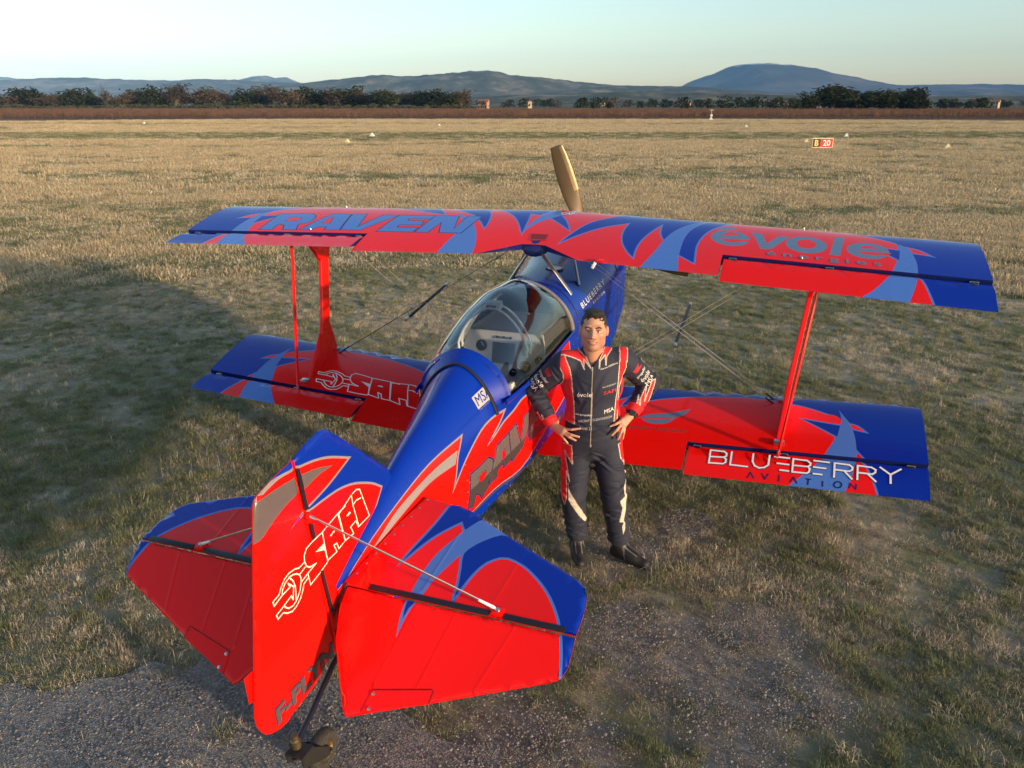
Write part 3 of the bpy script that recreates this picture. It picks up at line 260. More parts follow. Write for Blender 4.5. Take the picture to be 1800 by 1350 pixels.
'FU': [('r', [(-2.162, 0.7151), (-2.468, 0.7533), (-2.715, 0.7602), (-3.001, 0.7602), (-3.16, 0.7185), (-3.214, 0.6838), (-3.31, 0.66), (-3.31, 0.05), (-3.05, 0.22), (-2.156, 0.2772), (-1.896, 0.2703), (-1.564, 0.2147), (-1.191, 0.2564), (-0.792, 0.2842), (-0.479, 0.2981), (-0.55, 0.52), (-0.55, 0.62), (-1.351, 0.5761), (-1.517, 0.59), (-1.63, 0.5865), (-1.757, 0.59), (-1.87, 0.5795), (-1.97, 0.5761), (-1.876, 0.5969), (-1.797, 0.6108), (-1.73, 0.6282), (-1.863, 0.649), (-1.983, 0.6525), (-2.109, 0.6317), (-2.209, 0.6039), (-2.289, 0.5691), (-2.355, 0.5344), (-2.295, 0.6039), (-2.249, 0.6595)], 4), ('s', [(-2.229, 0.6838), (-2.282, 0.6421), (-2.522, 0.6803), (-2.761, 0.6803), (-2.941, 0.6768), (-3.034, 0.6838), (-2.854, 0.729), (-2.668, 0.7255), (-2.448, 0.7116)], None), ('k', [(-2.196, 0.3293), (-2.169, 0.4405), (-2.162, 0.5344), (-2.063, 0.5274), (-1.97, 0.5239), (-1.923, 0.4892), (-1.91, 0.4336), (-1.93, 0.3919), (-1.976, 0.3676), (-1.963, 0.3398), (-2.049, 0.3015), (-2.063, 0.3363), (-2.109, 0.378), (-2.142, 0.312)], 2), ('k', [(-1.963, 0.3398), (-1.91, 0.4544), (-1.863, 0.5309), (-1.71, 0.5239), (-1.697, 0.4371), (-1.683, 0.3432), (-1.79, 0.3432), (-1.79, 0.378), (-1.863, 0.378), (-1.876, 0.3363)], 2), ('k', [(-1.71, 0.5274), (-1.624, 0.5239), (-1.557, 0.371), (-1.511, 0.5066), (-1.424, 0.4996), (-1.444, 0.4093), (-1.524, 0.3398), (-1.677, 0.3189), (-1.697, 0.4371)], 2), ('k', [(-1.444, 0.371), (-1.404, 0.4927), (-1.125, 0.4649), (-1.131, 0.4371), (-1.304, 0.4475), (-1.311, 0.4127), (-1.165, 0.3988), (-1.171, 0.371), (-1.331, 0.3849), (-1.338, 0.3467), (-1.111, 0.3224), (-1.118, 0.2876), (-1.424, 0.3224)], 2), ('q', [(-2.196, 0.3293), (-2.169, 0.4405), (-1.9187, 0.4154), (-1.93, 0.3919), (-1.976, 0.3676), (-1.963, 0.3398), (-2.049, 0.3015), (-2.063, 0.3363), (-2.109, 0.378), (-2.142, 0.312)], None), ('q', [(-1.963, 0.3398), (-1.9276, 0.4163), (-1.6903, 0.3925), (-1.683, 0.3432), (-1.79, 0.3432), (-1.79, 0.378), (-1.863, 0.378), (-1.876, 0.3363)], None), ('q', [(-1.5607, 0.3795), (-1.557, 0.371), (-1.5543, 0.3788), (-1.4868, 0.3721), (-1.524, 0.3398), (-1.677, 0.3189), (-1.6894, 0.3924)], None), ('q', [(-1.4426, 0.3676), (-1.3361, 0.357), (-1.338, 0.3467), (-1.111, 0.3224), (-1.118, 0.2876), (-1.424, 0.3224)], None), ('d', [(-2.156, 0.2737), (-1.896, 0.2564), (-1.564, 0.1973), (-1.238, 0.1695), (-1.258, 0.1695), (-1.55, 0.1799), (-1.896, 0.2425), (-2.149, 0.2564)], None), ('r', [(-2.076, 0.4718), (-2.009, 0.4718), (-1.996, 0.4405), (-2.023, 0.4197), (-2.069, 0.4301)], 3), ('r', [(-1.803, 0.4579), (-1.777, 0.4614), (-1.77, 0.4093), (-1.803, 0.4023)], 3)],
'MSA': [(-1.943, 0.7324), (-1.75, 0.7151), (-1.943, 0.795)],
'MSAt': [(-1.936, 0.7185), (-1.73, 0.7012), (-1.943, 0.729)],
'T_blueb': [(-0.14, 0.6212), (0.465, 0.6108), (-0.153, 0.6629)],
'T_aviat': [(0.113, 0.5761), (0.425, 0.5587), (0.093, 0.5969)]}
# ---------------------------------------------------------------- painted shells: one sheet of triangles cut along every colour edge
def inside(P, poly):
    x, y = P[:, 0], P[:, 1]; q = np.asarray(poly); c = np.zeros(len(P), bool); j = len(q)-1
    for i in range(len(q)):
        xi, yi = q[i]; xj, yj = q[j]
        if yi != yj:
            c ^= ((yi > y) != (yj > y)) & (x < (xj-xi)*(y-yi)/(yj-yi)+xi)
        j = i
    return c
def clean(poly, e=.0015):
    out = []
    for p in poly:
        if not out or math.hypot(p[0]-out[-1][0], p[1]-out[-1][1]) > e: out.append((float(p[0]), float(p[1])))
    if len(out) > 2 and math.hypot(out[0][0]-out[-1][0], out[0][1]-out[-1][1]) < e: out.pop()
    return out
def smoothpoly(poly, keep=48):
    """round off traced curves, keep real corners"""
    n = len(poly); out = []
    for i in range(n):
        p0, p1, p2, p3 = (Vector(poly[(i+k) % n]) for k in (-1, 0, 1, 2))
        def ang(a, b, c):
            u, v = b-a, c-b
            return 0 if u.length < 1e-6 or v.length < 1e-6 else math.degrees(u.angle(v))
        t1 = (p2-p0)/2 if ang(p0, p1, p2) < keep else (p2-p1); t2 = (p3-p1)/2 if ang(p1, p2, p3) < keep else (p2-p1)
        L = (p2-p1).length; lim = L*1.1
        if t1.length > lim: t1 = t1.normalized()*lim
        if t2.length > lim: t2 = t2.normalized()*lim
        out.append(tuple(p1))
        if L > .05 and (ang(p0, p1, p2) > 2 or ang(p1, p2, p3) > 2):
            for t in ((.5,) if L < .1 else (.33, .67)):
                out.append(tuple(p1*(2*t**3-3*t*t+1)+t1*(t**3-2*t*t+t)+p2*(-2*t**3+3*t*t)+t2*(t**3-t*t)))
    return out
def offset(poly, d, miter=3.2):
    n = len(poly); A = sum(poly[i][0]*poly[(i+1) % n][1]-poly[(i+1) % n][0]*poly[i][1] for i in range(n)); s = 1 if A > 0 else -1
    out = []
    for i in range(n):
        a, b, c = Vector(poly[i-1]), Vector(poly[i]), Vector(poly[(i+1) % n])
        u, v = (b-a).normalized(), (c-b).normalized()
        n1, n2 = Vector((u.y, -u.x))*s, Vector((v.y, -v.x))*s
        m = n1+n2; q = m.length
        if q < .08: out += [tuple(b+n1*d+u*d*miter), tuple(b+n2*d-v*d*miter)]; continue
        m /= q; k = d/max(m.dot(n1), 1/miter)
        out.append(tuple(b+m*k))
    return out
def stroke(pts, w):
    """polyline -> list of polygons (one box per leg with square joints)"""
    out = []
    for a, b in zip(pts[:-1], pts[1:]):
        a, b = Vector(a), Vector(b)
        if (b-a).length < 1e-5: continue
        u = (b-a).normalized(); n = Vector((-u.y, u.x))*w/2; e = u*w*.42
        out.append([tuple(a-e+n), tuple(a-e-n), tuple(b+e-n), tuple(b+e+n)])
    return out
BORDER = {1: ('l', .013), 2: ('n', .010), 3: ('n', .006), 4: ('s', .011)}
def layers(items, sx, sy, smooth=True):
    """(colour, polygon, border) -> painter's list in metric plan coordinates"""
    out = []
    for c, P, bd in items:
        Q = clean([(u*sx, v*sy) for u, v in P])
        if len(Q) < 3: continue
        if smooth and bd != 2: Q = clean(smoothpoly(Q))
        if bd: out.append((BORDER[bd][0], clean(offset(Q, BORDER[bd][1]))))
        out.append((c, Q))
    return out
def plan_cdt(outline, grid, lays):
    """triangulate outline + grid + all colour edges; returns verts, faces, per-face colour key (None = base)"""
    V = []; E = []
    def loop(P):
        n0 = len(V)
        for p in P: V.append(Vector(p))
        for i in range(len(P)): E.append((n0+i, n0+(i+1) % len(P)))
    # subdivide long straight edges so the sheet can bend
    def fine(P, L=.09):
        o = []
        for i in range(len(P)):
            a, b = Vector(P[i]), Vector(P[(i+1) % len(P)]); k = max(1, int((b-a).length/L))
            for j in range(k): o.append(tuple(a.lerp(b, j/k)))
        return o
    outline = fine(clean(outline, 1e-5)); loop(outline)
    for c, P in lays: loop(fine(P))
    for g in grid: V.append(Vector(g))
    v, e, f, *_ = delaunay_2d_cdt(V, E, [], 0, 1e-5)
    v = np.array([(a.x, a.y) for a in v]); f = np.array([t for t in f if len(t) == 3])
    ce = v[f].mean(1); ok = inside(ce, outline)
    a = v[f[:, 1]]-v[f[:, 0]]; b = v[f[:, 2]]-v[f[:, 0]]
    ok &= abs(a[:, 0]*b[:, 1]-a[:, 1]*b[:, 0]) > 1e-9
    f = f[ok]; ce = ce[ok]
    key = np.full(len(f), '', dtype='<U2')
    for c, P in lays: key[inside(ce, P)] = c
    used = np.unique(f); mp = -np.ones(len(v), int); mp[used] = np.arange(len(used))
    return v[used], mp[f], key, outline
def fd_normals(fn, uv, e=1e-3):
    P = np.array([fn(u, v) for u, v in uv]); A = np.array([fn(u+e, v) for u, v in uv]); B = np.array([fn(u, v+e) for u, v in uv])
    A2 = np.array([fn(u-e, v) for u, v in uv]); B2 = np.array([fn(u, v-e) for u, v in uv])
    n = np.cross(A-A2, B-B2); n /= np.maximum(np.linalg.norm(n, axis=1), 1e-12)[:, None]
    return P, n
def shell(name, top, bot, outline, grid, lays, base, suf, parent, wall='n', botcol=None, flip=False):
    """thin closed part: painted top sheet, painted (or plain) underside, walls along the edge"""
    uv, F, key, ol = plan_cdt(outline, grid, lays)
    cols = sorted(set(key.tolist()) | {base, wall, botcol or base}); cols = [c for c in cols if c]
    ix = {c: i for i, c in enumerate(cols)}; ix[''] = ix[base]
    Pt, Nt = fd_normals(top, uv); Pb, Nb = fd_normals(bot, uv)
    if flip: Nt = -Nt
    else: Nb = -Nb
    # orient with normals
    V = np.vstack([Pt, Pb]); n = len(Pt); faces = []; fm = []; ln = []
    def put(tri, off, N, m):
        a, b, c = (V[i+off] for i in tri)
        if np.dot(np.cross(b-a, c-a), N[tri[0]]+N[tri[1]]+N[tri[2]]) < 0: tri = (tri[0], tri[2], tri[1])
        faces.append(tuple(i+off for i in tri)); fm.append(m); ln.extend(N[i] for i in tri)
    for t, k in zip(F.tolist(), key.tolist()):
        put(tuple(t), 0, Nt, ix[k]); put(tuple(t), n, Nb, ix[botcol] if botcol else ix[k])
    cnt = {}; tri_of = {}
    for t in F.tolist():
        for a, b in ((t[0], t[1]), (t[1], t[2]), (t[2], t[0])):
            cnt.setdefault((min(a, b), max(a, b)), []).append((a, b)); tri_of[(min(a, b), max(a, b))] = t
    WV = []
    for e in cnt.values():
        if len(e) == 1:
            a, b = e[0]
            if np.linalg.norm(V[a]-V[a+n])+np.linalg.norm(V[b]-V[b+n]) < 1e-4: continue
            q = [V[a], V[a+n], V[b+n], V[b]]; nn = np.cross(q[2]-q[0], q[3]-q[1]); nn = nn/max(np.linalg.norm(nn), 1e-12)
            third = next(t for t in tri_of[(min(a, b), max(a, b))] if t not in (a, b))
            if np.dot(nn, (V[a]+V[b])/2-V[third]) < 0: nn = -nn
            if np.dot(np.cross(q[2]-q[0], q[3]-q[1]), nn) < 0: q = q[::-1]
            i0 = len(V)+len(WV); WV += q; faces.append((i0, i0+1, i0+2, i0+3)); fm.append(ix[wall]); ln.extend([nn]*4)
    if WV: V = np.vstack([V, np.array(WV)])
    return mesh(name, V, faces, [PA[c+suf] for c in cols], parent, fm, True, [tuple(x) for x in ln])
def text_tris(s, bold=0., shear=0., space=1.):
    """built-in font outline as flat triangles, normalised to a unit box"""
    cu = bpy.data.curves.new('t', 'FONT'); cu.body = s; cu.offset = bold; cu.shear = shear; cu.space_character = space; cu.resolution_u = 3
    ob = bpy.data.objects.new('t', cu); COL.objects.link(ob); dg = bpy.context.evaluated_depsgraph_get(); me = ob.evaluated_get(dg).to_mesh()
    V = np.array([(v.co.x, v.co.y) for v in me.vertices]); F = [tuple(p.vertices) for p in me.polygons]
    bpy.data.objects.remove(ob); bpy.data.curves.remove(cu)
    lo, hi = V.min(0), V.max(0); return (V-lo)/(hi-lo), F
def decal(name, fn, V, F, mat, parent, sub=0):
    """flat pieces (plan coords) laid on a surface map fn(u, v)"""
    bm = bmesh.new(); vs = [bm.verts.new((a, b, 0)) for a, b in V]
    for f in F:
        try: bm.faces.new([vs[i] for i in f])
        except ValueError: pass
    if sub:
        bmesh.ops.triangulate(bm, faces=bm.faces[:])
        for _ in range(3):
            ed = [e for e in bm.edges if e.calc_length() > sub]
            if ed: bmesh.ops.subdivide_edges(bm, edges=ed, cuts=1)
            bmesh.ops.triangulate(bm, faces=[f for f in bm.faces if len(f.verts) > 3])
    bm.verts.index_update(); V2 = [fn(v.co.x, v.co.y) for v in bm.verts]; F2 = [[v.index for v in f.verts] for f in bm.faces]; bm.free()
    o = mesh(name, V2, F2, mat, parent, None, True)
    o['kind'] = 'stuff'; return o
def affine(anch, V):
    o, r, u = (np.array(a) for a in anch); return [tuple(o+(r-o)*a+(u-o)*b) for a, b in V]

# far field layout (metres)
TREES_L = [(-345.5, 272.9, 8.0, 'b'), (-342.1, 281.8, 10.0, 'e'), (-328.4, 282.3, 8.7, 'b'), (-324.3, 289.7, 9.4, 'e'), (-318.4, 292.3, 9.6, 'e'), (-298.7, 285.0, 10.7, 't'), (-290.4, 286.6, 8.6, 'b'), (-299.4, 304.4, 8.8, 'e'), (-280.7, 296.3, 10.5, 'e'), (-271.0, 299.1, 11.1, 'b'), (-275.0, 317.1, 10.8, 'b'), (-259.9, 309.1, 10.9, 'b'), (-258.2, 319.0, 9.5, 'b'), (-243.7, 315.0, 9.3, 'e'), (-237.3, 321.4, 10.7, 'b'), (-222.6, 314.1, 10.1, 'b'), (-223.2, 326.3, 10.0, 'e'), (-218.7, 333.8, 9.5, 'e'), (-206.5, 329.3, 9.4, 'b'), (-201.6, 336.6, 10.3, 'e'), (-193.1, 337.9, 9.4, 'b'), (-178.5, 327.6, 8.8, 'e'), (-180.1, 344.7, 8.8, 'b'), (-171.9, 343.3, 9.4, 'b'), (-162.5, 339.3, 8.7, 'e'), (-152.4, 336.0, 8.8, 'e'), (-152.9, 357.0, 8.9, 'b')]
TREES_R = [(4.0, 342.4, 5.7, 5.7), (13.3, 349.9, 7.9, 10.4), (23.2, 356.1, 5.8, 9.3), (32.3, 356.5, 6.6, 10.4), (41.9, 363.4, 6.9, 8.1), (45.2, 355.6, 6.8, 5.7)]
OLIVES = [[-325.3, 249.2], [-324.4, 252.3], [-318.4, 249.7], [-319.7, 254.5], [-314.4, 254.2], [-310.9, 254.7], [-306.8, 255.1], [-304.7, 257.4], [-301.6, 259.1], [-299.4, 261.0], [-295.3, 261.3], [-294.2, 262.8], [-290.2, 264.5], [-286.7, 264.6], [-284.7, 266.0], [-278.4, 264.8], [-278.8, 268.3], [-270.8, 266.2], [-269.5, 268.7], [-266.7, 269.0], [-265.4, 273.1], [-262.2, 272.6], [-259.5, 274.2], [-256.7, 276.3], [-251.1, 275.9], [-247.1, 276.0], [-246.5, 278.1], [-241.8, 277.2], [-239.9, 280.5], [-234.8, 278.7], [-231.9, 281.4], [-231.0, 285.5], [-227.0, 284.1], [-224.4, 286.2], [-220.9, 286.9], [-219.2, 289.9], [-214.3, 288.4], [-210.2, 288.6], [-210.4, 293.3], [-205.4, 292.3], [-202.6, 292.5], [-197.3, 291.8], [-196.3, 296.1], [-193.9, 296.9], [-190.4, 298.4], [-187.6, 299.6], [-181.8, 297.3], [-181.7, 301.5], [-176.0, 300.8], [-174.7, 303.5], [-171.1, 303.3], [-168.0, 304.4], [-164.3, 305.3], [-162.9, 308.8], [-159.7, 308.6], [-154.9, 308.7], [-153.9, 312.2], [-149.1, 310.0], [-147.1, 313.9], [-143.5, 312.8], [-141.3, 316.8], [-138.1, 318.1], [-134.2, 316.2], [-131.7, 320.6]]
HILLS = {'far_left': [(-9023, 5603, 180.5), (-8316, 5853, 233.7), (-7664, 6084, 265.6), (-7555, 6123, 255.0), (-7419, 6171, 233.7), (-7011, 6315, 201.8), (-6032, 6662, 191.1), (-5489, 6855, 201.8), (-5325, 6912, 233.7), (-5217, 6951, 257.6), (-5108, 6989, 273.5), (-4999, 7028, 249.6), (-4918, 7057, 255.0), (-4782, 7105, 207.1), (-4401, 7240, 180.5), (-3857, 7432, 148.4)], 'mid_left': [(-6638, 3583, 122.7), (-5904, 3843, 137.1), (-5170, 4103, 151.5), (-4932, 4187, 164.0), (-4620, 4298, 173.0), (-4400, 4376, 162.2), (-4033, 4506, 155.1), (-3813, 4584, 164.0), (-3519, 4688, 149.7), (-3152, 4818, 137.1), (-2785, 4948, 122.7), (-2382, 5091, 93.9)], 'main': [(-2899, 3528, 53.3), (-2645, 3618, 81.1), (-2406, 3703, 111.5), (-2251, 3758, 128.0), (-2040, 3833, 147.2), (-1969, 3858, 139.0), (-1772, 3928, 152.7), (-1533, 4012, 166.4), (-1476, 4032, 155.5), (-1434, 4047, 144.5), (-1293, 4097, 133.5), (-1082, 4172, 111.5), (-871, 4247, 94.9), (-645, 4327, 92.2), (-448, 4397, 83.9), (-237, 4471, 67.2), (-25, 4546, 50.5), (256, 4646, 33.8)], 'mountain': [(-1942, 8854, 102.5), (-1529, 9000, 137.4), (-1205, 9115, 189.7), (-1058, 9167, 267.6), (-881, 9230, 333.6), (-704, 9292, 402.0), (-556, 9344, 413.4), (-409, 9397, 410.6), (-203, 9470, 390.6), (92, 9574, 333.6), (387, 9679, 267.6), (682, 9783, 209.9), (977, 9887, 195.4), (1419, 10044, 204.1), (1714, 10149, 207.0), (2303, 10357, 195.4), (3188, 10671, 172.3), (4367, 11088, 137.4)], 'right': [(278, 6457, 61.5), (593, 6569, 69.3), (907, 6680, 84.9), (1065, 6736, 100.4), (1182, 6778, 104.2), (1340, 6833, 96.5), (1517, 6896, 77.1), (1929, 7042, 92.6), (2519, 7251, 100.4), (3109, 7460, 92.6)], 'low_front': [(-1030, 2281, 20.9), (-833, 2351, 30.6), (-669, 2409, 35.5), (-505, 2467, 38.7), (-342, 2525, 40.3), (-178, 2583, 33.9), (-14, 2641, 29.0), (232, 2728, 27.4), (477, 2815, 27.4), (805, 2931, 30.6), (1133, 3047, 27.4)]}
SIGN = [3.49, 54.69]
SIGN_D = 56.6
CONES = [(-37.71, 64.45, 'w'), (-32.62, 51.27, 'y'), (2.51, 63.21, 'y'), (6.23, 78.53, 'w'), (11.96, 58.48, 'y'), (-96.38, 96.19, 'w'), (-46.59, 99.67, 'w'), (-4.94, 108.38, 'w')]
MAST = [-13.75, 148.46]
HOUSES = [(125.2, 631.9, 9), (-188.9, 478.2, 8), (-85.3, 642.2, 6), (-188.7, 563.1, 9), (13.4, 740.8, 9), (-9.2, 1210.2, 12), (5.7, 1183.7, 9), (-21.1, 1237.8, 10), (24.5, 1211.5, 11), (-33.3, 1254.7, 9), (-799.7, 1513.7, 12), (-797.9, 1535.5, 9), (-341.8, 1463.7, 10), (-187.9, 1465.2, 9)]
GRAVEL = [[-2.54, -4.02], [-2.04, -3.77], [-1.76, -3.59], [-1.46, -3.42], [-1.19, -3.21], [-0.88, -3.01], [-0.57, -2.9], [-0.24, -2.95], [0.07, -3.12], [0.31, -3.08], [0.58, -3.12], [0.79, -3.25], [0.97, -3.53], [1.0, -3.93], [-1.21, -4.71]]
DIRT = [(1.46, -2.18, 0.42), (1.82, -2.25, 0.45), (1.21, -2.05, 0.3), (1.92, -1.8, 0.28), (1.36, -0.65, 0.22), (0.98, -1.12, 0.28), (1.85, -2.67, 0.3), (2.2, -2.3, 0.25), (0.8, -3.04, 0.3), (1.1, -3.05, 0.3)]
FD = [-0.3339, 0.9426]
# ---------------------------------------------------------------- ground sheet, worn asphalt, air
FDv = Vector((FD[0], FD[1], 0))
def fdist(x, y): return (x-CAM.x)*FD[0]+(y-CAM.y)*FD[1]
def nodes_noise(t, vec, scale, detail=6, rough=.6, dist=0.):
    n = t.nodes.new('ShaderNodeTexNoise'); n.inputs['Scale'].default_value = scale; n.inputs['Detail'].default_value = detail; n.inputs['Roughness'].default_value = rough; n.inputs['Distortion'].default_value = dist
    t.links.new(vec, n.inputs['Vector']); return n.outputs['Fac']
def ramp(t, fac, stops, interp='LINEAR'):
    r = t.nodes.new('ShaderNodeValToRGB'); r.color_ramp.interpolation = interp
    while len(r.color_ramp.elements) < len(stops): r.color_ramp.elements.new(.5)
    for e, (p, c) in zip(r.color_ramp.elements, stops): e.position = p; e.color = (*c, 1) if len(c) == 3 else c
    t.links.new(fac, r.inputs[0]); return r.outputs[0]
def mixc(t, fac, a, b, mode='MIX'):
    m = t.nodes.new('ShaderNodeMix'); m.data_type = 'RGBA'; m.blend_type = mode
    for k, v in ((0, fac), (6, a), (7, b)):
        if isinstance(v, (int, float)): m.inputs[k].default_value = v
        elif isinstance(v, tuple): m.inputs[k].default_value = (*v, 1)
        else: t.links.new(v, m.inputs[k])
    return m.outputs[2]
def mathn(t, op, a, b=None, c=None):
    m = t.nodes.new('ShaderNodeMath'); m.operation = op
    for k, v in enumerate((a, b, c)):
        if v is None: continue
        if isinstance(v, (int, float)): m.inputs[k].default_value = v
        else: t.links.new(v, m.inputs[k])
    return m.outputs[0]
mg_, t, out = nt('airfield_ground'); p = t.nodes.new('ShaderNodeBsdfPrincipled'); t.links.new(p.outputs[0], out.inputs[0]); p.inputs['Roughness'].default_value = .95; p.inputs['Specular IOR Level'].default_value = .1
tc = t.nodes.new('ShaderNodeTexCoord'); vec = tc.outputs['Object']
thatch = ramp(t, nodes_noise(t, vec, 9., 8, .7), [(.25, (.20, .18, .135)), (.45, (.34, .295, .215)), (.62, (.46, .40, .295)), (.8, (.56, .49, .37))])
green = ramp(t, nodes_noise(t, vec, 14., 8, .7), [(.3, (.15, .162, .09)), (.7, (.26, .262, .145))])
c1 = mixc(t, ramp(t, nodes_noise(t, vec, .9, 5, .6), [(.42, (0, 0, 0)), (.60, (1, 1, 1))]), thatch, green)
soil = ramp(t, nodes_noise(t, vec, 30., 8, .75), [(.3, (.22, .19, .155)), (.7, (.42, .37, .31))])
c2 = mixc(t, ramp(t, nodes_noise(t, vec, 1.7, 6, .65), [(.56, (0, 0, 0)), (.66, (.8, .8, .8))]), c1, soil)
# trodden bare soil where the grass has worn away
pale = ramp(t, nodes_noise(t, vec, 20., 10, .78), [(.28, (.15, .132, .11)), (.5, (.27, .245, .21)), (.72, (.43, .40, .355))]); wnz = mathn(t, 'MULTIPLY', mathn(t, 'ADD', nodes_noise(t, vec, 4.5, 8, .7), -.5), 1.9); dsum = None
for dx, dy, dr in DIRT:
    ds = t.nodes.new('ShaderNodeVectorMath'); ds.operation = 'DISTANCE'; ds.inputs[1].default_value = (dx, dy, 0); t.links.new(vec, ds.inputs[0]); q_ = mathn(t, 'MULTIPLY_ADD', ds.outputs['Value'], -1/(dr*1.25), 1.); dsum = q_ if dsum is None else mathn(t, 'MAXIMUM', dsum, q_)
c2 = mixc(t, ramp(t, mathn(t, 'ADD', dsum, wnz), [(.02, (0, 0, 0)), (.45, (1, 1, 1))]), c2, pale)
dp = t.nodes.new('ShaderNodeVectorMath'); dp.operation = 'DOT_PRODUCT'; dp.inputs[1].default_value = tuple(FDv); t.links.new(vec, dp.inputs[0])
Dn = mathn(t, 'ADD', dp.outputs['Value'], -(CAM.x*FD[0]+CAM.y*FD[1])); Dw = mathn(t, 'ADD', Dn, mathn(t, 'MULTIPLY', nodes_noise(t, vec, .035, 4), 14.)); Dw = mathn(t, 'ADD', Dw, -7.)
far = ramp(t, mathn(t, 'DIVIDE', Dw, 400.), [(.0, (.30, .215, .11)), (.165, (.30, .215, .11)), (.185, (.135, .135, .06)), (.222, (.15, .14, .065)), (.235, (.38, .27, .14)), (.305, (.40, .285, .15)), (.318, (.17, .15, .075)), (.335, (.36, .26, .14)), (.385, (.34, .25, .14)), (.41, (.20, .13, .09)), (.45, (.14, .085, .06)), (.9, (.14, .09, .065)), (1., (.10, .085, .045))])
far = mixc(t, .55, far, mixc(t, 1., far, ramp(t, nodes_noise(t, vec, .5, 8, .7), [(.3, (.55, .6, .5)), (.7, (1.3, 1.25, 1.2))]), 'MULTIPLY'))
nearf = t.nodes.new('ShaderNodeMapRange'); nearf.inputs[1].default_value = 18; nearf.inputs[2].default_value = 70; t.links.new(Dn, nearf.inputs[0])
t.links.new(mixc(t, nearf.outputs[0], c2, far), p.inputs['Base Color'])
bp = t.nodes.new('ShaderNodeBump'); bp.inputs['Strength'].default_value = .9; bp.inputs['Distance'].default_value = .03; t.links.new(nodes_noise(t, vec, 22., 8, .75), bp.inputs['Height']); t.links.new(bp.outputs[0], p.inputs['Normal'])
V_, F_ = [(CAM.x, CAM.y, 0)], []; rr = [.4]
while rr[-1] < 15000: rr.append(rr[-1]*(1.06 if rr[-1] < 40 else 1.25))
nseg = 120
for r in rr:
    for k in range(nseg):
        a = 2*math.pi*k/nseg; x, y = CAM.x+r*math.cos(a), CAM.y+r*math.sin(a)
        z = (noise.noise(Vector((x*.9, y*.9, 0)))*.012+noise.noise(Vector((x*3.1, y*3.1, 5)))*.005-.020) if r < 60 else -.015
        V_.append((x, y, z))
F_ = [(0, 1+k, 1+(k+1) % nseg) for k in range(nseg)]+[(1+i*nseg+k, 1+(i+1)*nseg+k, 1+(i+1)*nseg+(k+1) % nseg, 1+i*nseg+(k+1) % nseg) for i in range(len(rr)-1) for k in range(nseg)]
g = mesh('ground', V_, F_, mg_); tag(g, 'dry winter grass of the airfield', 'ground', kind='structure')
# worn asphalt apron edge under the tail
def wob(P, amp, n=7):
    o = []
    for i in range(len(P)):
        a, b = Vector(P[i]), Vector(P[(i+1) % len(P)])
        for j in range(n):
            q = a.lerp(b, j/n); o.append((q.x+amp*noise.noise(Vector((q.x*5, q.y*5, 1))), q.y+amp*noise.noise(Vector((q.x*5, q.y*5, 9)))))
    return o
GRV = wob(GRAVEL, .16)
ma, t, out = nt('worn_asphalt'); p = t.nodes.new('ShaderNodeBsdfPrincipled'); t.links.new(p.outputs[0], out.inputs[0]); p.inputs['Roughness'].default_value = .9
vec = t.nodes.new('ShaderNodeTexCoord').outputs['Object']
vo = t.nodes.new('ShaderNodeTexVoronoi'); vo.inputs['Scale'].default_value = 95; t.links.new(vec, vo.inputs['Vector'])
st0 = ramp(t, vo.outputs['Color'], [(.0, (.065, .063, .062)), (.55, (.135, .13, .127)), (.8, (.25, .235, .22)), (1., (.48, .45, .41))])
base = mixc(t, ramp(t, nodes_noise(t, vec, 2.3, 6, .65), [(.40, (0, 0, 0)), (.68, (1, 1, 1))]), st0, ramp(t, nodes_noise(t, vec, 40, 6), [(.3, (.18, .165, .15)), (.7, (.33, .30, .265))]))
t.links.new(base, p.inputs['Base Color']); bp = t.nodes.new('ShaderNodeBump'); bp.inputs['Strength'].default_value = .8; bp.inputs['Distance'].default_value = .006
t.links.new(vo.outputs['Distance'], bp.inputs['Height']); t.links.new(bp.outputs[0], p.inputs['Normal'])
gv = np.array(GRV); lo, hi = gv.min(0), gv.max(0); gg = [(x, y) for x in np.arange(lo[0], hi[0], .12) for y in np.arange(lo[1], hi[1], .12)]
gg = [q for q, ok in zip(gg, inside(np.array(gg), GRV)) if ok]; vv, _e, ff, *_ = delaunay_2d_cdt([Vector(q) for q in GRV+gg], [(i, (i+1) % len(GRV)) for i in range(len(GRV))], [], 1, 1e-5)
vv = [(q.x, q.y, .003+.003*noise.noise(Vector((q.x*4, q.y*4, 3)))) for q in vv]
ap = mesh('asphalt_patch', vv, ff, ma); tag(ap, 'worn dark asphalt with loose stones under the tail', 'asphalt', kind='structure')
bm = bmesh.new(); bm.from_mesh(ap.data); bmesh.ops.recalc_face_normals(bm, faces=bm.faces[:]); bm.to_mesh(ap.data); bm.free()
if ap.data.polygons[0].normal.z < 0: ap.data.flip_normals()
plane = empty('biplane', (0, -.2, 0), 'red and blue aerobatic biplane parked on the dry grass airfield', 'biplane')

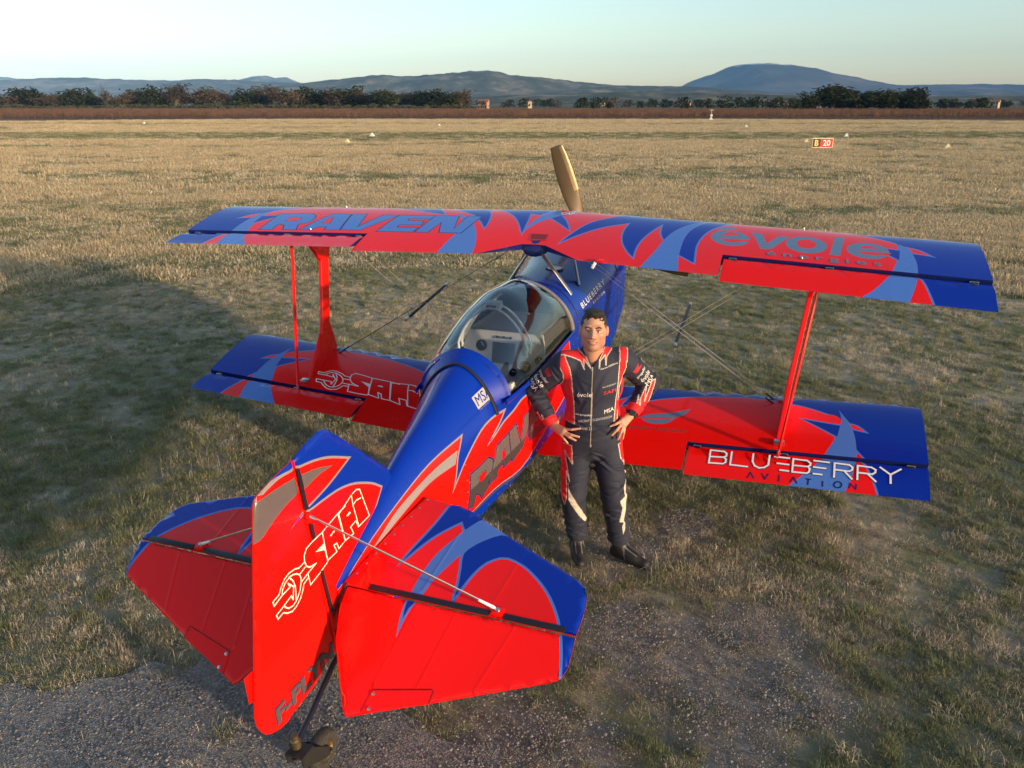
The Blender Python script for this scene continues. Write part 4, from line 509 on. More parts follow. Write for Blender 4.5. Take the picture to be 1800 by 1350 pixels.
# ---------------------------------------------------------------- wings
S_LIST = [0, .0015, .005, .011, .02, .033, .05, .075, .105, .14, .18, .23, .29, .36, .44, .53, .62, .70, .78, .86, .93, .985]
def wing_grid(x0, x1, c): return [(x, s*c) for x in np.arange(x0, x1, .16) for s in S_LIST]
c = UPW[5]; tp, sh, xa = UPW[6], UPW[7], UPW[8]
ol = [(-tp, 0), (tp, 0), (tp, sh), (xa, sh), (xa, 1), (.402, 1), (.095, .834), (-.095, .834), (-.402, 1), (-xa, 1), (-xa, sh), (-tp, sh)]
upw = shell('upper_wing', lambda x, s: wing_pt(UPW, x, max(s, 0)/c), lambda x, s: wing_pt(UPW, x, max(s, 0)/c, -1), [(x, s*c) for x, s in ol],
            wing_grid(-tp+.01, tp, c), layers(D['UW'], 1, c), 'r', 'w', plane, botcol='r')
up_lift = lambda x, s: wing_pt(UPW, x, s, 1, .0025)
V, F = text_tris('énergies', .012, 0, 1.5); decal('lettering', up_lift, affine(D['T_ener'], V), F, PA['g'], upw, .1)
V, F = text_tris('CAP', .02); decal('lettering', up_lift, affine([(.04, .235), (.155, .225), (.04, .165)], V), F, PA['W'], upw, .1)
# hatch in the centre section: lip round a flat panel, the opening's shade painted dark red
hq = [(-.085, .65), (.075, .65), (.083, .757), (-.06, .77)]
mb = MB(); mb.add([wing_pt(UPW, x, s, 1, .003) for x, s in hq]+[wing_pt(UPW, x*.92, s, 1, .0035) for x, s in ((-.08, .66), (.075, .662), (.078, .75), (-.055, .76))], [(0, 1, 5, 4), (1, 2, 6, 5), (2, 3, 7, 6), (3, 0, 4, 7)])
mb.add([wing_pt(UPW, x*.92, s, 1, .0035) for x, s in ((-.08, .66), (.075, .662), (.078, .75), (-.055, .76))], [(0, 1, 2, 3)], 1)
mb.build('hatch', [PA['r'], pbr('painted_recess_shade', (.20, .006, .006), .5)], upw)
# wing-mounted studs and the sight fitting on the trailing edge
for x, s in ((-1.93, .66), (1.93, .66), (1.93, .06), (-1.93, .06)):
    p = Vector(wing_pt(UPW, x, s)); MB().lathe([(0, .007), (.006, .007), (.015, .003), (.016, .0)], p, (0, -.19, .98), 10).build('fitting', M_steel, upw)
p = Vector(wing_pt(UPW, .57, .985)); MB().box(p+Vector((0, -.01, .01)), (.05, .04, .02), None, 0, .006).box(p+Vector((-.04, -.02, -.025)), (.022, .012, .05), rotm('Y', .5), 1, .003).build('sight_fitting', [PA['r'], PA['W']], upw)
def aileron(key, p, sgn, items, parent):
    c = p[5]; de = AIL[key]; x0, x1 = p[8]+.012, p[6]
    h = p[7]+.018
    its = [(k, [(sgn*x, s) for x, s in P], bd) for k, P, bd in items]
    ol = [(x0, h), (x1, h), (x1, 1), (x0, 1)]
    gr = [(sgn*x, s*c) for x in np.arange(x0+.02, x1, .16) for s in (h+.006, h+.02, h+.04, h+.1, h+.18, .97)]
    rnd = lambda s: airfoil(s)*c*(1-math.sqrt(max(0., min(1., 1-(s-h)/.03)))*.55)-airfoil(s)*c   # rounded nose
    top = lambda x, v: ail_pt(p, x, v/c, de, 1, rnd(v/c)); bot = lambda x, v: ail_pt(p, x, v/c, de, -1, rnd(v/c))
    a = shell('aileron', top, bot, [(sgn*x, s*c) for x, s in ol], gr, layers(its, 1, c), 'r', 'w', parent, botcol='r')
    # hinge brackets in the gap
    for hx in (x0+.06, (x0+x1)/2-.12, x1-.10):
        q = Vector(wing_pt(p, sgn*hx, p[7]+.012)); MB().box(q+Vector((0, 0, -.030)), (.045, .05, .035), rotm('X', p[4]), 0, .004).lathe([(-.026, .006), (.026, .006)], q+Vector((0, 0, -.016)), (1, 0, 0), 8, 1).build('hinge', [M_dksteel, M_steel], a)
    return a
a_ul = aileron('UL', UPW, -1, D['UA'], plane); a_ur = aileron('UR', UPW, 1, D['UA'], plane)
a_ll = aileron('LL', LOW, -1, D['LA'], plane); a_lr = aileron('LR', LOW, 1, D['LA'], plane)
a_ul['label'] = 'left upper aileron, raised a little'; a_ur['label'] = 'right upper aileron, drooped a little'
a_ll['label'] = 'left lower aileron, raised a little'; a_lr['label'] = 'right lower aileron with white BLUEBERRY lettering'
c = LOW[5]; tp, sh, xa = LOW[6], LOW[7], LOW[8]
lows = {}
for sgn in (-1, 1):
    its = [(k, [(sgn*x, s) for x, s in P], bd) for k, P, bd in D['LW']+(D['LWR'] if sgn > 0 else [])]
    ol = [(.30, 0), (tp, 0), (tp, sh), (xa, sh), (xa, 1), (.25, 1)]
    lows[sgn] = shell('lower_wing', lambda x, s: wing_pt(LOW, x, max(s, 0)/c), lambda x, s: wing_pt(LOW, x, max(s, 0)/c, -1), [(sgn*x, s*c) for x, s in ol],
                      [(sgn*x, s) for x, s in wing_grid(.3, tp, c)], layers(its, 1, c), 'r', 'w', plane, botcol='r')
lo_lift = lambda x, s: wing_pt(LOW, x, s, 1, .0025)
V, F = text_tris('AIRCRAFTSTUDIODESIGN', 0); decal('lettering', lo_lift, affine(D['T_asd'], V), F, PA['k'], lows[1], .1)
def strokes(name, fn, polys, w, mat, parent, sx=1., sy=1.):
    V, F = [], []
    for pl in polys:
        for q in stroke([(a*sx, b*sy) for a, b in pl], w):
            F.append(tuple(range(len(V), len(V)+4))); V += [(a/sx, b/sy) for a, b in q]
    return decal(name, fn, V, F, mat, parent, .12)
# each stroke box sits a hair apart from the next so no two faces share a plane
def lifted(base, l0, dl=.00025):
    k = [0]
    def f(u, v):
        k[0] += 1; return base(u, v, l0+dl*((k[0]//4) % 9))
    return f
lr = lambda u, v, l: ail_pt(LOW, u, v, AIL['LR'], 1, l)
strokes('lettering_outline', lifted(lr, .0015, .0001), D['S_blue'], .019, PA['n'], a_lr); strokes('lettering', lifted(lr, .004, .0001), D['S_blue'], .0125, PA['W'], a_lr)
strokes('lettering', lifted(lr, .0015, .0001), D['S_avia'], .0085, PA['n'], a_lr)
Mx = np.array(D['SAFI_M'])
sw = [[tuple(np.array([a, b, 1])@Mx) for a, b in pl] for pl in D['S_safi']]
ll = lambda u, v, l: wing_pt(LOW, u, v, 1, l)
sw = [[(u, v) for u, v in pl] for pl in sw]
strokes('lettering', lifted(ll, .002, .0001), [pl for pl in sw if max(u for u, v in pl) < -.20], .0085, PA['W'], lows[-1])
for P in D['P_safi'][:2]:
    q = [tuple(np.array([a, b, 1])@Mx) for a, b in P]; decal('lettering', lo_lift, q, [tuple(range(len(q)))], PA['W'], lows[-1])

# ---------------------------------------------------------------- tail plane and elevators
STo = [(x, v) for x, v in D['STo']]; STo = [(.030, .004)] + [(1.165, .004)] + STo[1:-1] + [(.155, -.675), (.10, -.45)]
ELo = [(.058, .012), (.062, .12)] + D['ELo'][1:-1] + [(1.163, .012)]
def edge_dist(P, poly):
    q = np.asarray(poly); d = np.full(len(P), 1e9)
    for i in range(len(q)):
        a, b = q[i-1], q[i]; ab = b-a; t = np.clip(((P-a)@ab)/max(ab@ab, 1e-12), 0, 1); d = np.minimum(d, np.linalg.norm(P-(a+t[:, None]*ab), axis=1))
    return d
def plate(name, fn, outline, lays, base, parent, th=.014, rim=.022, ribs=(), ribaxis=0, suf='', step=.06, wall=None):
    """fabric-covered tail surface with a rounded rim and raised rib tapes"""
    ol = np.array(outline); lo, hi = ol.min(0), ol.max(0)
    gr = [(u, v) for u in np.arange(lo[0]+.01, hi[0], step) for v in np.arange(lo[1]+.01, hi[1], step)]
    gr = [g for g, ok in zip(gr, inside(np.array(gr), outline)) if ok]
    for k in (.004, .012, .022, .032):
        q = clean(offset(outline, -k)); L = len(q)
        for i in range(L):
            a, b = Vector(q[i]), Vector(q[(i+1) % L])
            for j in range(max(1, int((b-a).length/.05))): gr.append(tuple(a.lerp(b, j/max(1, int((b-a).length/.05)))))
    for (r0, r1) in ribs:
        r0, r1 = Vector(r0), Vector(r1); n = Vector((-(r1-r0).y, (r1-r0).x)).normalized()
        for o in (-.012, -.006, 0, .006, .012):
            for j in range(25): gr.append(tuple(r0.lerp(r1, j/24)+n*o))
    gr = [g for g, ok in zip(gr, inside(np.array(gr), outline)) if ok]
    segs = [(outline[i-1][0], outline[i-1][1], outline[i][0]-outline[i-1][0], outline[i][1]-outline[i-1][1]) for i in range(len(outline))]
    segs = [(ax, ay, bx, by, bx*bx+by*by) for ax, ay, bx, by in segs if bx*bx+by*by > 1e-12]
    def h(u, v):
        d = 1e9
        for ax, ay, bx, by, L in segs:
            px, py = u-ax, v-ay; t = (px*bx+py*by)/L; t = 0. if t < 0 else 1. if t > 1 else t
            q = (px-t*bx)**2+(py-t*by)**2
            if q < d: d = q
        k = min(1., math.sqrt(d)/rim); z = .002+th*math.sqrt(max(0., 1-(1-k)**2))
        for (r0, r1) in ribs:
            bx, by = r1[0]-r0[0], r1[1]-r0[1]; L = bx*bx+by*by; t = ((u-r0[0])*bx+(v-r0[1])*by)/L
            if 0 <= t <= 1:
                q = (u-r0[0]-t*bx)**2+(v-r0[1]-t*by)**2
                if q < .0004: z += .0014*math.exp(-q/.000036)
        return z
    return shell(name, lambda u, v: fn(u, v, h(u, v)), lambda u, v: fn(u, v, -h(u, v)), outline, gr, lays, base, suf, parent, wall=wall or base)
for sgn in (-1, 1):
    its = [(k, [(sgn*x, v) for x, v in P], bd) for k, P, bd in D['ST']]; ite = [(k, [(sgn*x, v) for x, v in P], bd) for k, P, bd in D['EL']]
    rb = [((sgn*.45, -.58), (sgn*.42, -.02)), ((sgn*.80, -.42), (sgn*.76, -.02))]
    re = [((sgn*.43, .02), (sgn*.36, .40)), ((sgn*.62, .02), (sgn*.55, .40)), ((sgn*.90, .02), (sgn*.80, .33))]
    stb = plate('tailplane', lambda u, v, h: tail_pt(u, v, ST_A, h), [(sgn*x, v) for x, v in STo], layers(its, 1, 1), 'r', plane, ribs=rb)
    elv = plate('elevator', lambda u, v, h: tail_pt(u, v, EL_A, h), [(sgn*x, v) for x, v in ELo], layers(ite, 1, 1), 'r', plane, ribs=re)
    stb['label'] = ('left' if sgn < 0 else 'right')+' tailplane half'; elv['label'] = ('left' if sgn < 0 else 'right')+' elevator, drooped'
    # gap seal strips along the hinge, trim tab, rivets
    for x0, x1 in ((.17, .77), (.835, 1.115)):
        MB().box(((x0+x1)/2*sgn, ST_Y-.002, ST_Z+.0165), (x1-x0, .030, .006), rotm('X', R(20)), 0, .002).build('gap_seal', M_seal, stb)
    tb = D['TAB']; tq = [(tb[0][0], tb[0][1]), (tb[1][0], tb[1][1]), (tb[2][0], tb[2][1]+.004), (tb[3][0]-.03, tb[3][1]+.006)]
    mb = MB(); mb.prism([tail_pt(sgn*x, v, EL_A, .012) for x, v in tq], Vector(tail_pt(0, 0, EL_A, .014))-Vector(tail_pt(0, 0, EL_A, 0))); tab = mb.build('trim_tab', PA['r'], elv, False)
    gap = MB(); g0, g1 = tq[1], tq[2]
    gap.prism([tail_pt(sgn*x, v, EL_A, .0185) for x, v in ((g0[0]+.002, g0[1]), (g0[0]+.005, g0[1]), (g1[0]+.003, g1[1]), (g1[0]-.001, g1[1]))], (0, 0, .002))
    gap.prism([tail_pt(sgn*x, v, EL_A, .0185) for x, v in ((tq[0][0], tq[0][1]-.002), (tq[1][0], tq[1][1]-.002), (tq[1][0], tq[1][1]-.0032), (tq[0][0], tq[0][1]-.0032))], (0, 0, .002)); gap.build('tab_gap', M_seal, elv, False)
    rv = MB()
    for j in range(12):
        p = Vector(tail_pt(sgn*(tq[0][0]+(tq[1][0]-tq[0][0])*(j+.5)/12), tq[0][1]+(tq[1][1]-tq[0][1])*(j+.5)/12+.012, EL_A, .0192)); rv.lathe([(0, .0035), (.0012, .0025), (.0016, 0)], p, (0, -.57, .82), 6)
    rv.build('rivet_row', PA['r'], elv)
    for (x, v) in ((tq[0][0]+.012, tq[0][1]+.012), (tq[3][0]+.03, tq[3][1]-.02)):
        MB().lathe([(0, .008), (.005, .008), (.007, .004), (.0075, 0)], tail_pt(sgn*x, v, EL_A, .019), (0, -.57, .82), 10).build('screw', M_steel, elv)
    # fuselage fairing seam screws
    for j in range(9):
        x = .045+.105*(j/8); v = -.06-.58*(j/8); MB().lathe([(0, .006), (.003, .006), (.004, .003), (.0045, 0)], tail_pt(sgn*(x+.028), v, ST_A, .0165), (0, -.2, .98), 8).build('screw', M_steel, stb)
# ---------------------------------------------------------------- fin and rudder (plane x = 0)
H = D['HINGE']
fino = [H[0]] + D['FINo'][1:] + [(-2.68, 1.14), (-2.72, .98), (-3.0, .86), (H[4][0], .62)]
finpt = lambda y, z, h: (h, y, z)
plate('fin', lambda u, v, h: finpt(u, v, h), fino, layers(D['FN'], 1, 1), 'b', plane, th=.016, rim=.03)['label'] = 'blue and red fin'
ruo = [(y, z) for y, z in D['RUo']]
ruo = [(H[0][0]-.006, H[0][1])] + ruo[1:-2] + [(H[4][0]-.008, H[4][1]-.045)]
rud = plate('rudder', lambda u, v, h: finpt(u, v, h), ruo, layers(D['FN'], 1, 1), 'b', plane, th=.014, rim=.03, wall='r')
for q in (D['STRIP1'], D['STRIP2'][:4], D['STRIP2'][4:]):
    MB().prism([(.0195, y, z) for y, z in q], (.003, 0, 0)).build('gap_seal', M_seal, rud, False)
MB().prism([(-.012, y, z) for y, z in ((-3.86, .83), (-3.935, .835), (-3.925, .70), (-3.86, .69))], (.003, 0, 0)).build('rudder_tab', PA['r'], rud, False)
rl = lambda u, v, l: (.0165+l, u, v)
strokes('lettering', lifted(rl, .002, .0001), D['S_safi'], .0062, PA['c'], rud)
for P in D['P_safi']: decal('lettering', lambda u, v: (.0182, u, v), P, [tuple(range(len(P)))], PA['c'], rud)
V, F = text_tris('F-PLYN', .058, .25); an = D['T_plyn']; decal('lettering_outline', lambda u, v: (.0180, u, v), affine(an, V), F, PA['n'], rud)
V, F = text_tris('F-PLYN', .045, .25); k = .0; an2 = [tuple(np.array(p)+np.array((.003, .003))) for p in an]; an2 = [an2[0], tuple(np.array(an[1])+np.array((-.004, .003))), tuple(np.array(an[2])+np.array((.003, -.004)))]
decal('lettering', lambda u, v: (.0192, u, v), affine(an2, V), F, paint('purple_grey_paint', (.095, .075, .085)), rud)
# bracing wires of the tail
fx = Vector((.02, -3.452, 1.315)); bx, bv = D['brace'][0]
for sgn in (-1, 1):
    a = Vector((sgn*.02, fx.y, fx.z)); b = Vector(tail_pt(sgn*bx, bv, ST_A, .03))
    u = (b-a).normalized()
    wr = MB().tube([a+u*.03, b-u*.09], [(.006, .0022)]*2, 8).build('tail_brace_wire', M_steel, plane)
    MB().tube([b-u*.095, b-u*.03], [.006, .0075], 8).tube([b-u*.032, b-u*.012], [.0085, .006], 8).build('wire_fork', PA['W'], wr)
    MB().tube([a, a+u*.035], [.008, .006], 8).build('wire_fork', M_steel, wr)
    MB().box(b+Vector((0, 0, -.012)), (.055, .045, .012), rotm('X', ST_A), 0, .003).lathe([(0, .012), (.01, .012), (.016, .006), (.017, 0)], b+Vector((0, 0, -.01)), (0, 0, 1), 10, 1).build('bracket', [PA['r'], M_steel], wr)
    MB().box(a-Vector((0, 0, 0)), (.012, .05, .03), None, 0, .003).build('bracket', PA['r'], wr)
    # lower brace strut from the tailplane to the fuselage bottom
    MB().tube([Vector(tail_pt(sgn*bx, bv, ST_A, -.02)), (sgn*.05, -3.15, .50)], [(.006, .003)]*2, 8).build('tail_brace_wire', M_steel, plane)
MB().tube([(0, y, z) for y, z in H]+[(0, H[4][0]-.004, H[4][1]-.06)], .011, 10).build('rudder_post', PA['r'], rud)
MB().tube([(.055, -3.258, .862), (.03, -3.30, .80), (.02, -3.345, .72)], .005, 8).build('control_rod', M_black, rud)
# ---------------------------------------------------------------- fuselage
Y0, Y1 = -3.30, 1.38
t_sill = lambda y: None
def sill_t(y):
    lo, hi = .2, 1.
    for _ in range(30):
        m = (lo+hi)/2
        if fus_pt(y, m)[2] < SILL(y): lo = m
        else: hi = m
    return lo
TS = 1.35       # metric stretch of t
CK0, CK1 = -1.74, -.43
hole_b = [(y, sill_t(y)) for y in np.linspace(CK0, CK1, 14)]
ol = [(Y0, 0), (Y1, 0), (Y1, TS), (CK1, TS)]+[(y, t*TS) for y, t in hole_b[::-1]]+[(CK0, TS), (Y0, TS)]
gr = [(y, t*TS) for y in list(np.arange(Y0+.02, Y1, .055))+[1.33, 1.36] for t in (.04, .1, .125, .14, .16, .18, .2, .27, .35, .43, .5, .53, .56, .6, .65, .7, .75, .8, .85, .9, .95, .985)]
fl = layers(D['FU'], 1, TS)
fl = fl + [('b', [(Y0, 0), (Y1, 0), (Y1, .235), (-2.0, .235), (-2.4, .23), (-3.0, .2), (Y0, .2)])]
uv, F, key, _ = plan_cdt(ol, gr, fl)
# two-tone grey of the side lettering: lower half darker
cols = sorted(set(k for k in key.tolist() if k) | {'b'}); ix = {c: i for i, c in enumerate(cols)}; ix[''] = ix['b']
fnr = lambda y, t: fus_pt(y, min(max(t/TS, 0.), 1.)); P, N = fd_normals(fnr, uv, 2e-3)
ce = np.array([0, 1.0]);
for i in range(len(P)):
    yy = P[i, 1]; w, zb, zm, zt, rb, sq = fus_par(yy)
    if N[i, 0]*P[i, 0]+N[i, 2]*(P[i, 2]-(zb+zt)/2) < 0: N[i] = -N[i]
    if uv[i, 1] > TS*.999: N[i, 0] = 0; N[i] /= np.linalg.norm(N[i])
V = np.vstack([P, P*np.array([-1, 1, 1])]); NN = np.vstack([N, N*np.array([-1, 1, 1])]); faces = []; fm = []; ln = []
for t, k in zip(F.tolist(), key.tolist()):
    for off in (0, len(P)):
        q = [i+off for i in t]; a, b, cc = V[q[0]], V[q[1]], V[q[2]]
        if np.dot(np.cross(b-a, cc-a), NN[q[0]]+NN[q[1]]+NN[q[2]]) < 0: q = [q[0], q[2], q[1]]
        faces.append(q); fm.append(ix[k]); ln.extend(tuple(NN[i]) for i in q)
fus = mesh('fuselage', V, faces, [PA[c] for c in cols], plane, fm, True, ln)
flift = lambda l: (lambda y, t: fus_pt(y, t, l))
# MSA decal, nose lettering
an = [D['MSA'][0], (-1.775, D['MSA'][1][1]), D['MSA'][2]]; decal('decal', flift(.0025), affine(an, [(0, 0), (1, 0), (1, 1), (0, 1)]), [(0, 1, 2, 3)], pbr('decal_grey', (.42, .41, .42), .35), fus, .05)
V_, F_ = text_tris('MSA', .0, .12); decal('lettering', flift(.0045), affine(an, [(.07+a*.86, .14+b*.74) for a, b in V_]), F_, PA['b'], fus, .05)
V_, F_ = text_tris('The Safety Company', .0, .1); decal('lettering', flift(.0025), affine(D['MSAt'], V_), F_, PA['s'], fus, .05)
V_, F_ = text_tris('BLUEBERRY', .0, 0, 1.25); decal('lettering', flift(.003), affine(D['T_blueb'], V_), F_, PA['W'], fus, .05)
V_, F_ = text_tris('AVIATION', .0, 0, 1.5); decal('lettering', flift(.003), affine(D['T_aviat'], V_), F_, PA['W'], fus, .05)
# fasteners along the side panels
sc = MB()
def stud(y, t):
    p = Vector(fus_pt(y, t)); q = Vector(fus_pt(y, t+.01)); n = Vector((1, 0, 0)) if t < .5 else Vector((q.z-p.z, 0, p.x-q.x)).normalized(); sc.lathe([(-.001, .006), (.0025, .0055), (.0035, 0)], p, n, 8)
for y in np.arange(-2.55, .95, .115):
    stud(y, .205)
    if y > -2.3: stud(y+.03, .50)
    if y > -.2: stud(y, .66)
for t in np.linspace(.22, .66, 7): stud(-.30, t); stud(.86, t)
for t in np.linspace(.22, .6, 6): stud(-2.2, t)
sc.build('panel_screws', M_steel, fus)['kind'] = 'stuff'
# cowl seams: thin dark lines proud of the skin
for y0 in (.82, -.28):
    pr = [fus_pt(y0, t, .0015) for t in np.linspace(.2, 1, 40)]; pr = pr+[(-a, b, cc_) for a, b, cc_ in pr[::-1]]
    MB().tube(pr, .004, 6).build('panel_seam', M_seal, fus)
# nose bowl closing disc, spinner
mb = MB(); ring = [fus_pt(1.38, t) for t in np.linspace(0, 1, 24)]; ring = ring+[(-a, b, z) for a, b, z in ring[::-1]][1:-1]
mb.add([(0, 1.40, 1.52)]+ring, [(0, i+1, (i+1) % len(ring)+1) for i in range(len(ring))]); mb.build('nose_bowl', PA['b'], fus)
HUB = Vector((0, 1.47, 1.675)); AX = Vector((0, math.cos(R(12)), math.sin(R(12))))
prop = MB().lathe([(-.10, .165), (-.02, .17), (.06, .15), (.16, .11), (.25, .055), (.29, .0)], HUB, AX, 28).build('spinner', PA['r'], plane)
def blade(ang):
    e1 = Vector((1, 0, 0)); e2 = AX.cross(e1)*-1
    rad = Vector((0, 0, 0))+e1*math.sin(ang)+(-e2 if e2.z < 0 else e2)*math.cos(ang); tan = AX.cross(rad)
    rr = [.12, .2, .3, .42, .55, .68, .80, .90, .985, 1.0]; ch = [.045, .050, .062, .076, .084, .084, .078, .069, .056, .050]; tw = [62, 56, 46, 38, 31, 26, 22, 20, 18, 18]
    V, F = [], []; n = 16
    for r, cw, t in zip(rr, ch, tw):
        d = tan*math.cos(R(t))+AX*math.sin(R(t)); nn = rad.cross(d)
        off = -.10*cw
        for k in range(n):
            a = k*2*math.pi/n; V.append(HUB+rad*r+d*(math.cos(a)*cw+off)+nn*(math.sin(a)*cw*.13*(1 if r < .9 else .8)))
    for i in range(len(rr)-1):
        for k in range(n): F.append((i*n+k, i*n+(k+1) % n, (i+1)*n+(k+1) % n, (i+1)*n+k))
    F.append(tuple((len(rr)-1)*n+k for k in range(n)))
    mb = MB(); mb.add(V, F); return mb
def guard(ang):
    mb = blade(ang); n = 16; c0 = HUB; V_, F_ = [], []
    rows = [i for i in range(10) if 4 <= i <= 8]
    for i in rows:
        ring_ = [Vector(mb.V[i*n+k]) for k in range(n)]; ce_ = sum(ring_, Vector())/n
        for k in (-3, -2, -1, 0, 1, 2, 3): q = ring_[k % n]; V_.append(q+(q-ce_).normalized()*.0018)
    for i in range(len(rows)-1):
        for k in range(6): F_.append((i*7+k, i*7+k+1, (i+1)*7+k+1, (i+1)*7+k))
    return MB().add(V_, F_)
M_blade = pbr('grey_brown_blade', (.085, .058, .030), .35, .2, coat=.25, var=.15, vscale=6)
for k in range(3): bl_ = blade(R(-17)+k*2*math.pi/3).build('propeller_blade', M_blade, prop); guard(R(-17)+k*2*math.pi/3).build('edge_guard', pbr('worn_edge_metal', (.20, .15, .09), .4, .7, var=.3, vscale=20), bl_)
# filler ring, vent, antenna on the front deck
fc = Vector(fus_pt(.10, .97)); fn = Vector((.05, -.12, .99))
MB().lathe([(.002, .075), (.006, .078), (.008, .066), (.004, .062)], fc, fn, 28).lathe([(.003, .0), (.005, .06)], fc, fn, 28, 1).build('filler_cap', [M_dksteel, M_steel], fus)
MB().box(Vector(fus_pt(.62, .97))+Vector((.0, 0, .02)), (.16, .10, .05), rotm('X', R(6)), 0, .012).build('deck_vent', M_black, fus)
# ---------------------------------------------------------------- cabane, pod, interplane struts, wires
pod = MB(); prof = []
V_, F_ = [], []; n = 14
for i, (y, w, h) in enumerate(((-.31, .03, .015), (-.295, .085, .045), (-.24, .10, .062), (.0, .10, .062), (.30, .09, .05))):
    zc = wing_pt(UPW, 0, min(.99, (.5326-y)/.975), -1)[2]+.02 if y > -.3 else 1.985
    zc = 1.915+.19*(y+.3)
    for k in range(n): V_.append((w*math.cos(k*2*math.pi/n), y, zc+h*math.sin(k*2*math.pi/n)))
for i in range(4):
    for k in range(n): F_.append((i*n+k, i*n+(k+1) % n, (i+1)*n+(k+1) % n, (i+1)*n+k))
F_.append(tuple(range(n))); F_.append(tuple(4*n+k for k in range(n)))
pod.add(V_, F_).build('centre_section_fairing', PA['n'], plane)
for sgn in (-1, 1):
    for top, (fy, ft) in (((sgn*.05, -.26, 1.90), (-.19, .752)), ((sgn*.13, .22, 2.02), (.02, .757))):
        f = Vector(fus_pt(fy, ft)); f.x *= sgn
        MB().tube([top, f], [(.011, .020)]*2, 10, flat=(1, 0, 0)).build('cabane_strut', M_steel if fy < 0 else pbr('cabane_grey', (.32, .38, .42), .3, .8), plane)
    x = sgn*1.93
    lo = lambda s: wing_pt(LOW, x, s)[2]
    pr = [(-.655, lo(.68)-.01), (-.60, lo(.62)), (-.35, 1.07), (-.318, 1.20), (-.285, 1.68), (-.47, 1.868), (-.50, 1.935), (-.13, 2.01), (-.128, 1.80), (-.163, 1.68), (-.215, 1.15), (-.17, 1.05), (-.108, lo(.10)-.005), (-.20, lo(.2)-.01), (-.45, lo(.45)-.02)]
    st_ = MB().prism([(x+sgn*.105*(z-.8), y+(max(0., .05+.19*(z-1.15)) if z > .95 else 0.), z) for y, z in pr], (.034, 0, 0)).build('interplane_strut', PA['r'], plane, False)
    bv = st_.modifiers.new('b', 'BEVEL'); bv.width = .011; bv.segments = 3
    for s, yy in ((.66, -.63), (.13, -.12)):
        MB().box(Vector(wing_pt(LOW, x, s))+Vector((0, 0, .012)), (.07, .05, .02), rotm('X', LOW[4]), 0, .004).build('strut_fitting', M_steel, st_)
    # aileron push-rod between the wings
    a = Vector(ail_pt(UPW, sgn*2.06, .76, AIL['UL' if sgn < 0 else 'UR'], -1)); b = Vector(ail_pt(LOW, x, .775, AIL['LL' if sgn < 0 else 'LR'], 1))
    pr_ = MB().tube([a, b], [(.017, .011)]*2, 10, flat=(0, 1, 0)).build('aileron_push_rod', PA['r'], plane)
    MB().tube([b-Vector((0, 0, .02)), b+Vector((0, 0, .05))], .010, 8).build('rod_end', M_steel, pr_)
    # flying and landing wires, spreader
    jy = lambda y: Vector((sgn*1.12, y, 1.315+.15*y))
    for s_up, yf, zf, yj in ((.16, .02, .80, .10), (.28, -.08, .78, -.02)):
        a = Vector(wing_pt(UPW, sgn*1.90, s_up+.12, -1)); m = jy(yj); b = Vector((sgn*.37, yf, zf))
        MB().tube([a, b], [(.0015, .0011)]*2, 6).build('flying_wire', M_wire, plane)
    for s_lo, yc in ((.11, .06), (.18, -.04)):
        a = Vector((sgn*.11, yc+.02, 1.975)); b = Vector(wing_pt(LOW, sgn*1.86, s_lo))
        w = MB().tube([a, b], [(.0019, .0012)]*2, 6).build('landing_wire', M_dksteel if sgn < 0 else M_wire, plane)
        u = (a-b).normalized(); MB().tube([b-u*.01, b+u*.07], [.007, .005], 8).build('wire_fork', M_black, w)
    sp_ = MB().tube([jy(-.26), jy(-.2), jy(.46), jy(.52)], [.010, .013, .013, .010], 10).build('wire_spreader', M_seal, plane)
    for y in (-.275, .535): MB().tube([jy(y-.025), jy(y+.025)], .012, 10).build('spreader_tip', M_steel, sp_)
    # aileron spade under the lower wing
    q = Vector(ail_pt(LOW, sgn*2.02, .80, AIL['LL' if sgn < 0 else 'LR'], -1)); sm = MB().tube([q, q+Vector((0, .30, -.16))], [(.012, .008)]*2, 8).build('spade_arm', PA['r'], a_ll if sgn < 0 else a_lr)
    pc = q+Vector((0, .30, -.165)); MB().prism([pc+Vector((-.13, -.11, -.03)), pc+Vector((.13, -.11, -.03)), pc+Vector((.09, .10, .02)), pc+Vector((-.09, .10, .02))], (0, 0, .006)).build('spade_plate', PA['W'], a_ll if sgn < 0 else a_lr, False)

# ---------------------------------------------------------------- canopy, cockpit
mg, t, out = nt('canopy_glass')
tr = t.nodes.new('ShaderNodeBsdfTransparent'); tr.inputs[0].default_value = (.90, .93, .94, 1); gl = t.nodes.new('ShaderNodeBsdfGlossy'); gl.inputs['Roughness'].default_value = .015; gl.inputs[0].default_value = (1, 1, 1, 1)
fr = t.nodes.new('ShaderNodeFresnel'); fr.inputs[0].default_value = 1.55; mx = t.nodes.new('ShaderNodeMixShader')
ad = t.nodes.new('ShaderNodeMath'); ad.operation = 'MULTIPLY_ADD'; ad.inputs[1].default_value = 1.4; ad.inputs[2].default_value = .04
t.links.new(fr.outputs[0], ad.inputs[0]); t.links.new(ad.outputs[0], mx.inputs[0]); t.links.new(tr.outputs[0], mx.inputs[1]); t.links.new(gl.outputs[0], mx.inputs[2]); t.links.new(mx.outputs[0], out.inputs[0])
ny, na = 40, 40; YR = np.linspace(-1.72, -.41, ny)
V_ = [can_pt(y, -math.pi/2+math.pi*k/na) for y in YR for k in range(na+1)]
F_ = [(i*(na+1)+k, i*(na+1)+k+1, (i+1)*(na+1)+k+1, (i+1)*(na+1)+k) for i in range(ny-1) for k in range(na)]
can = mesh('canopy', V_, F_, mg, plane); can['label'] = 'clear bubble canopy'
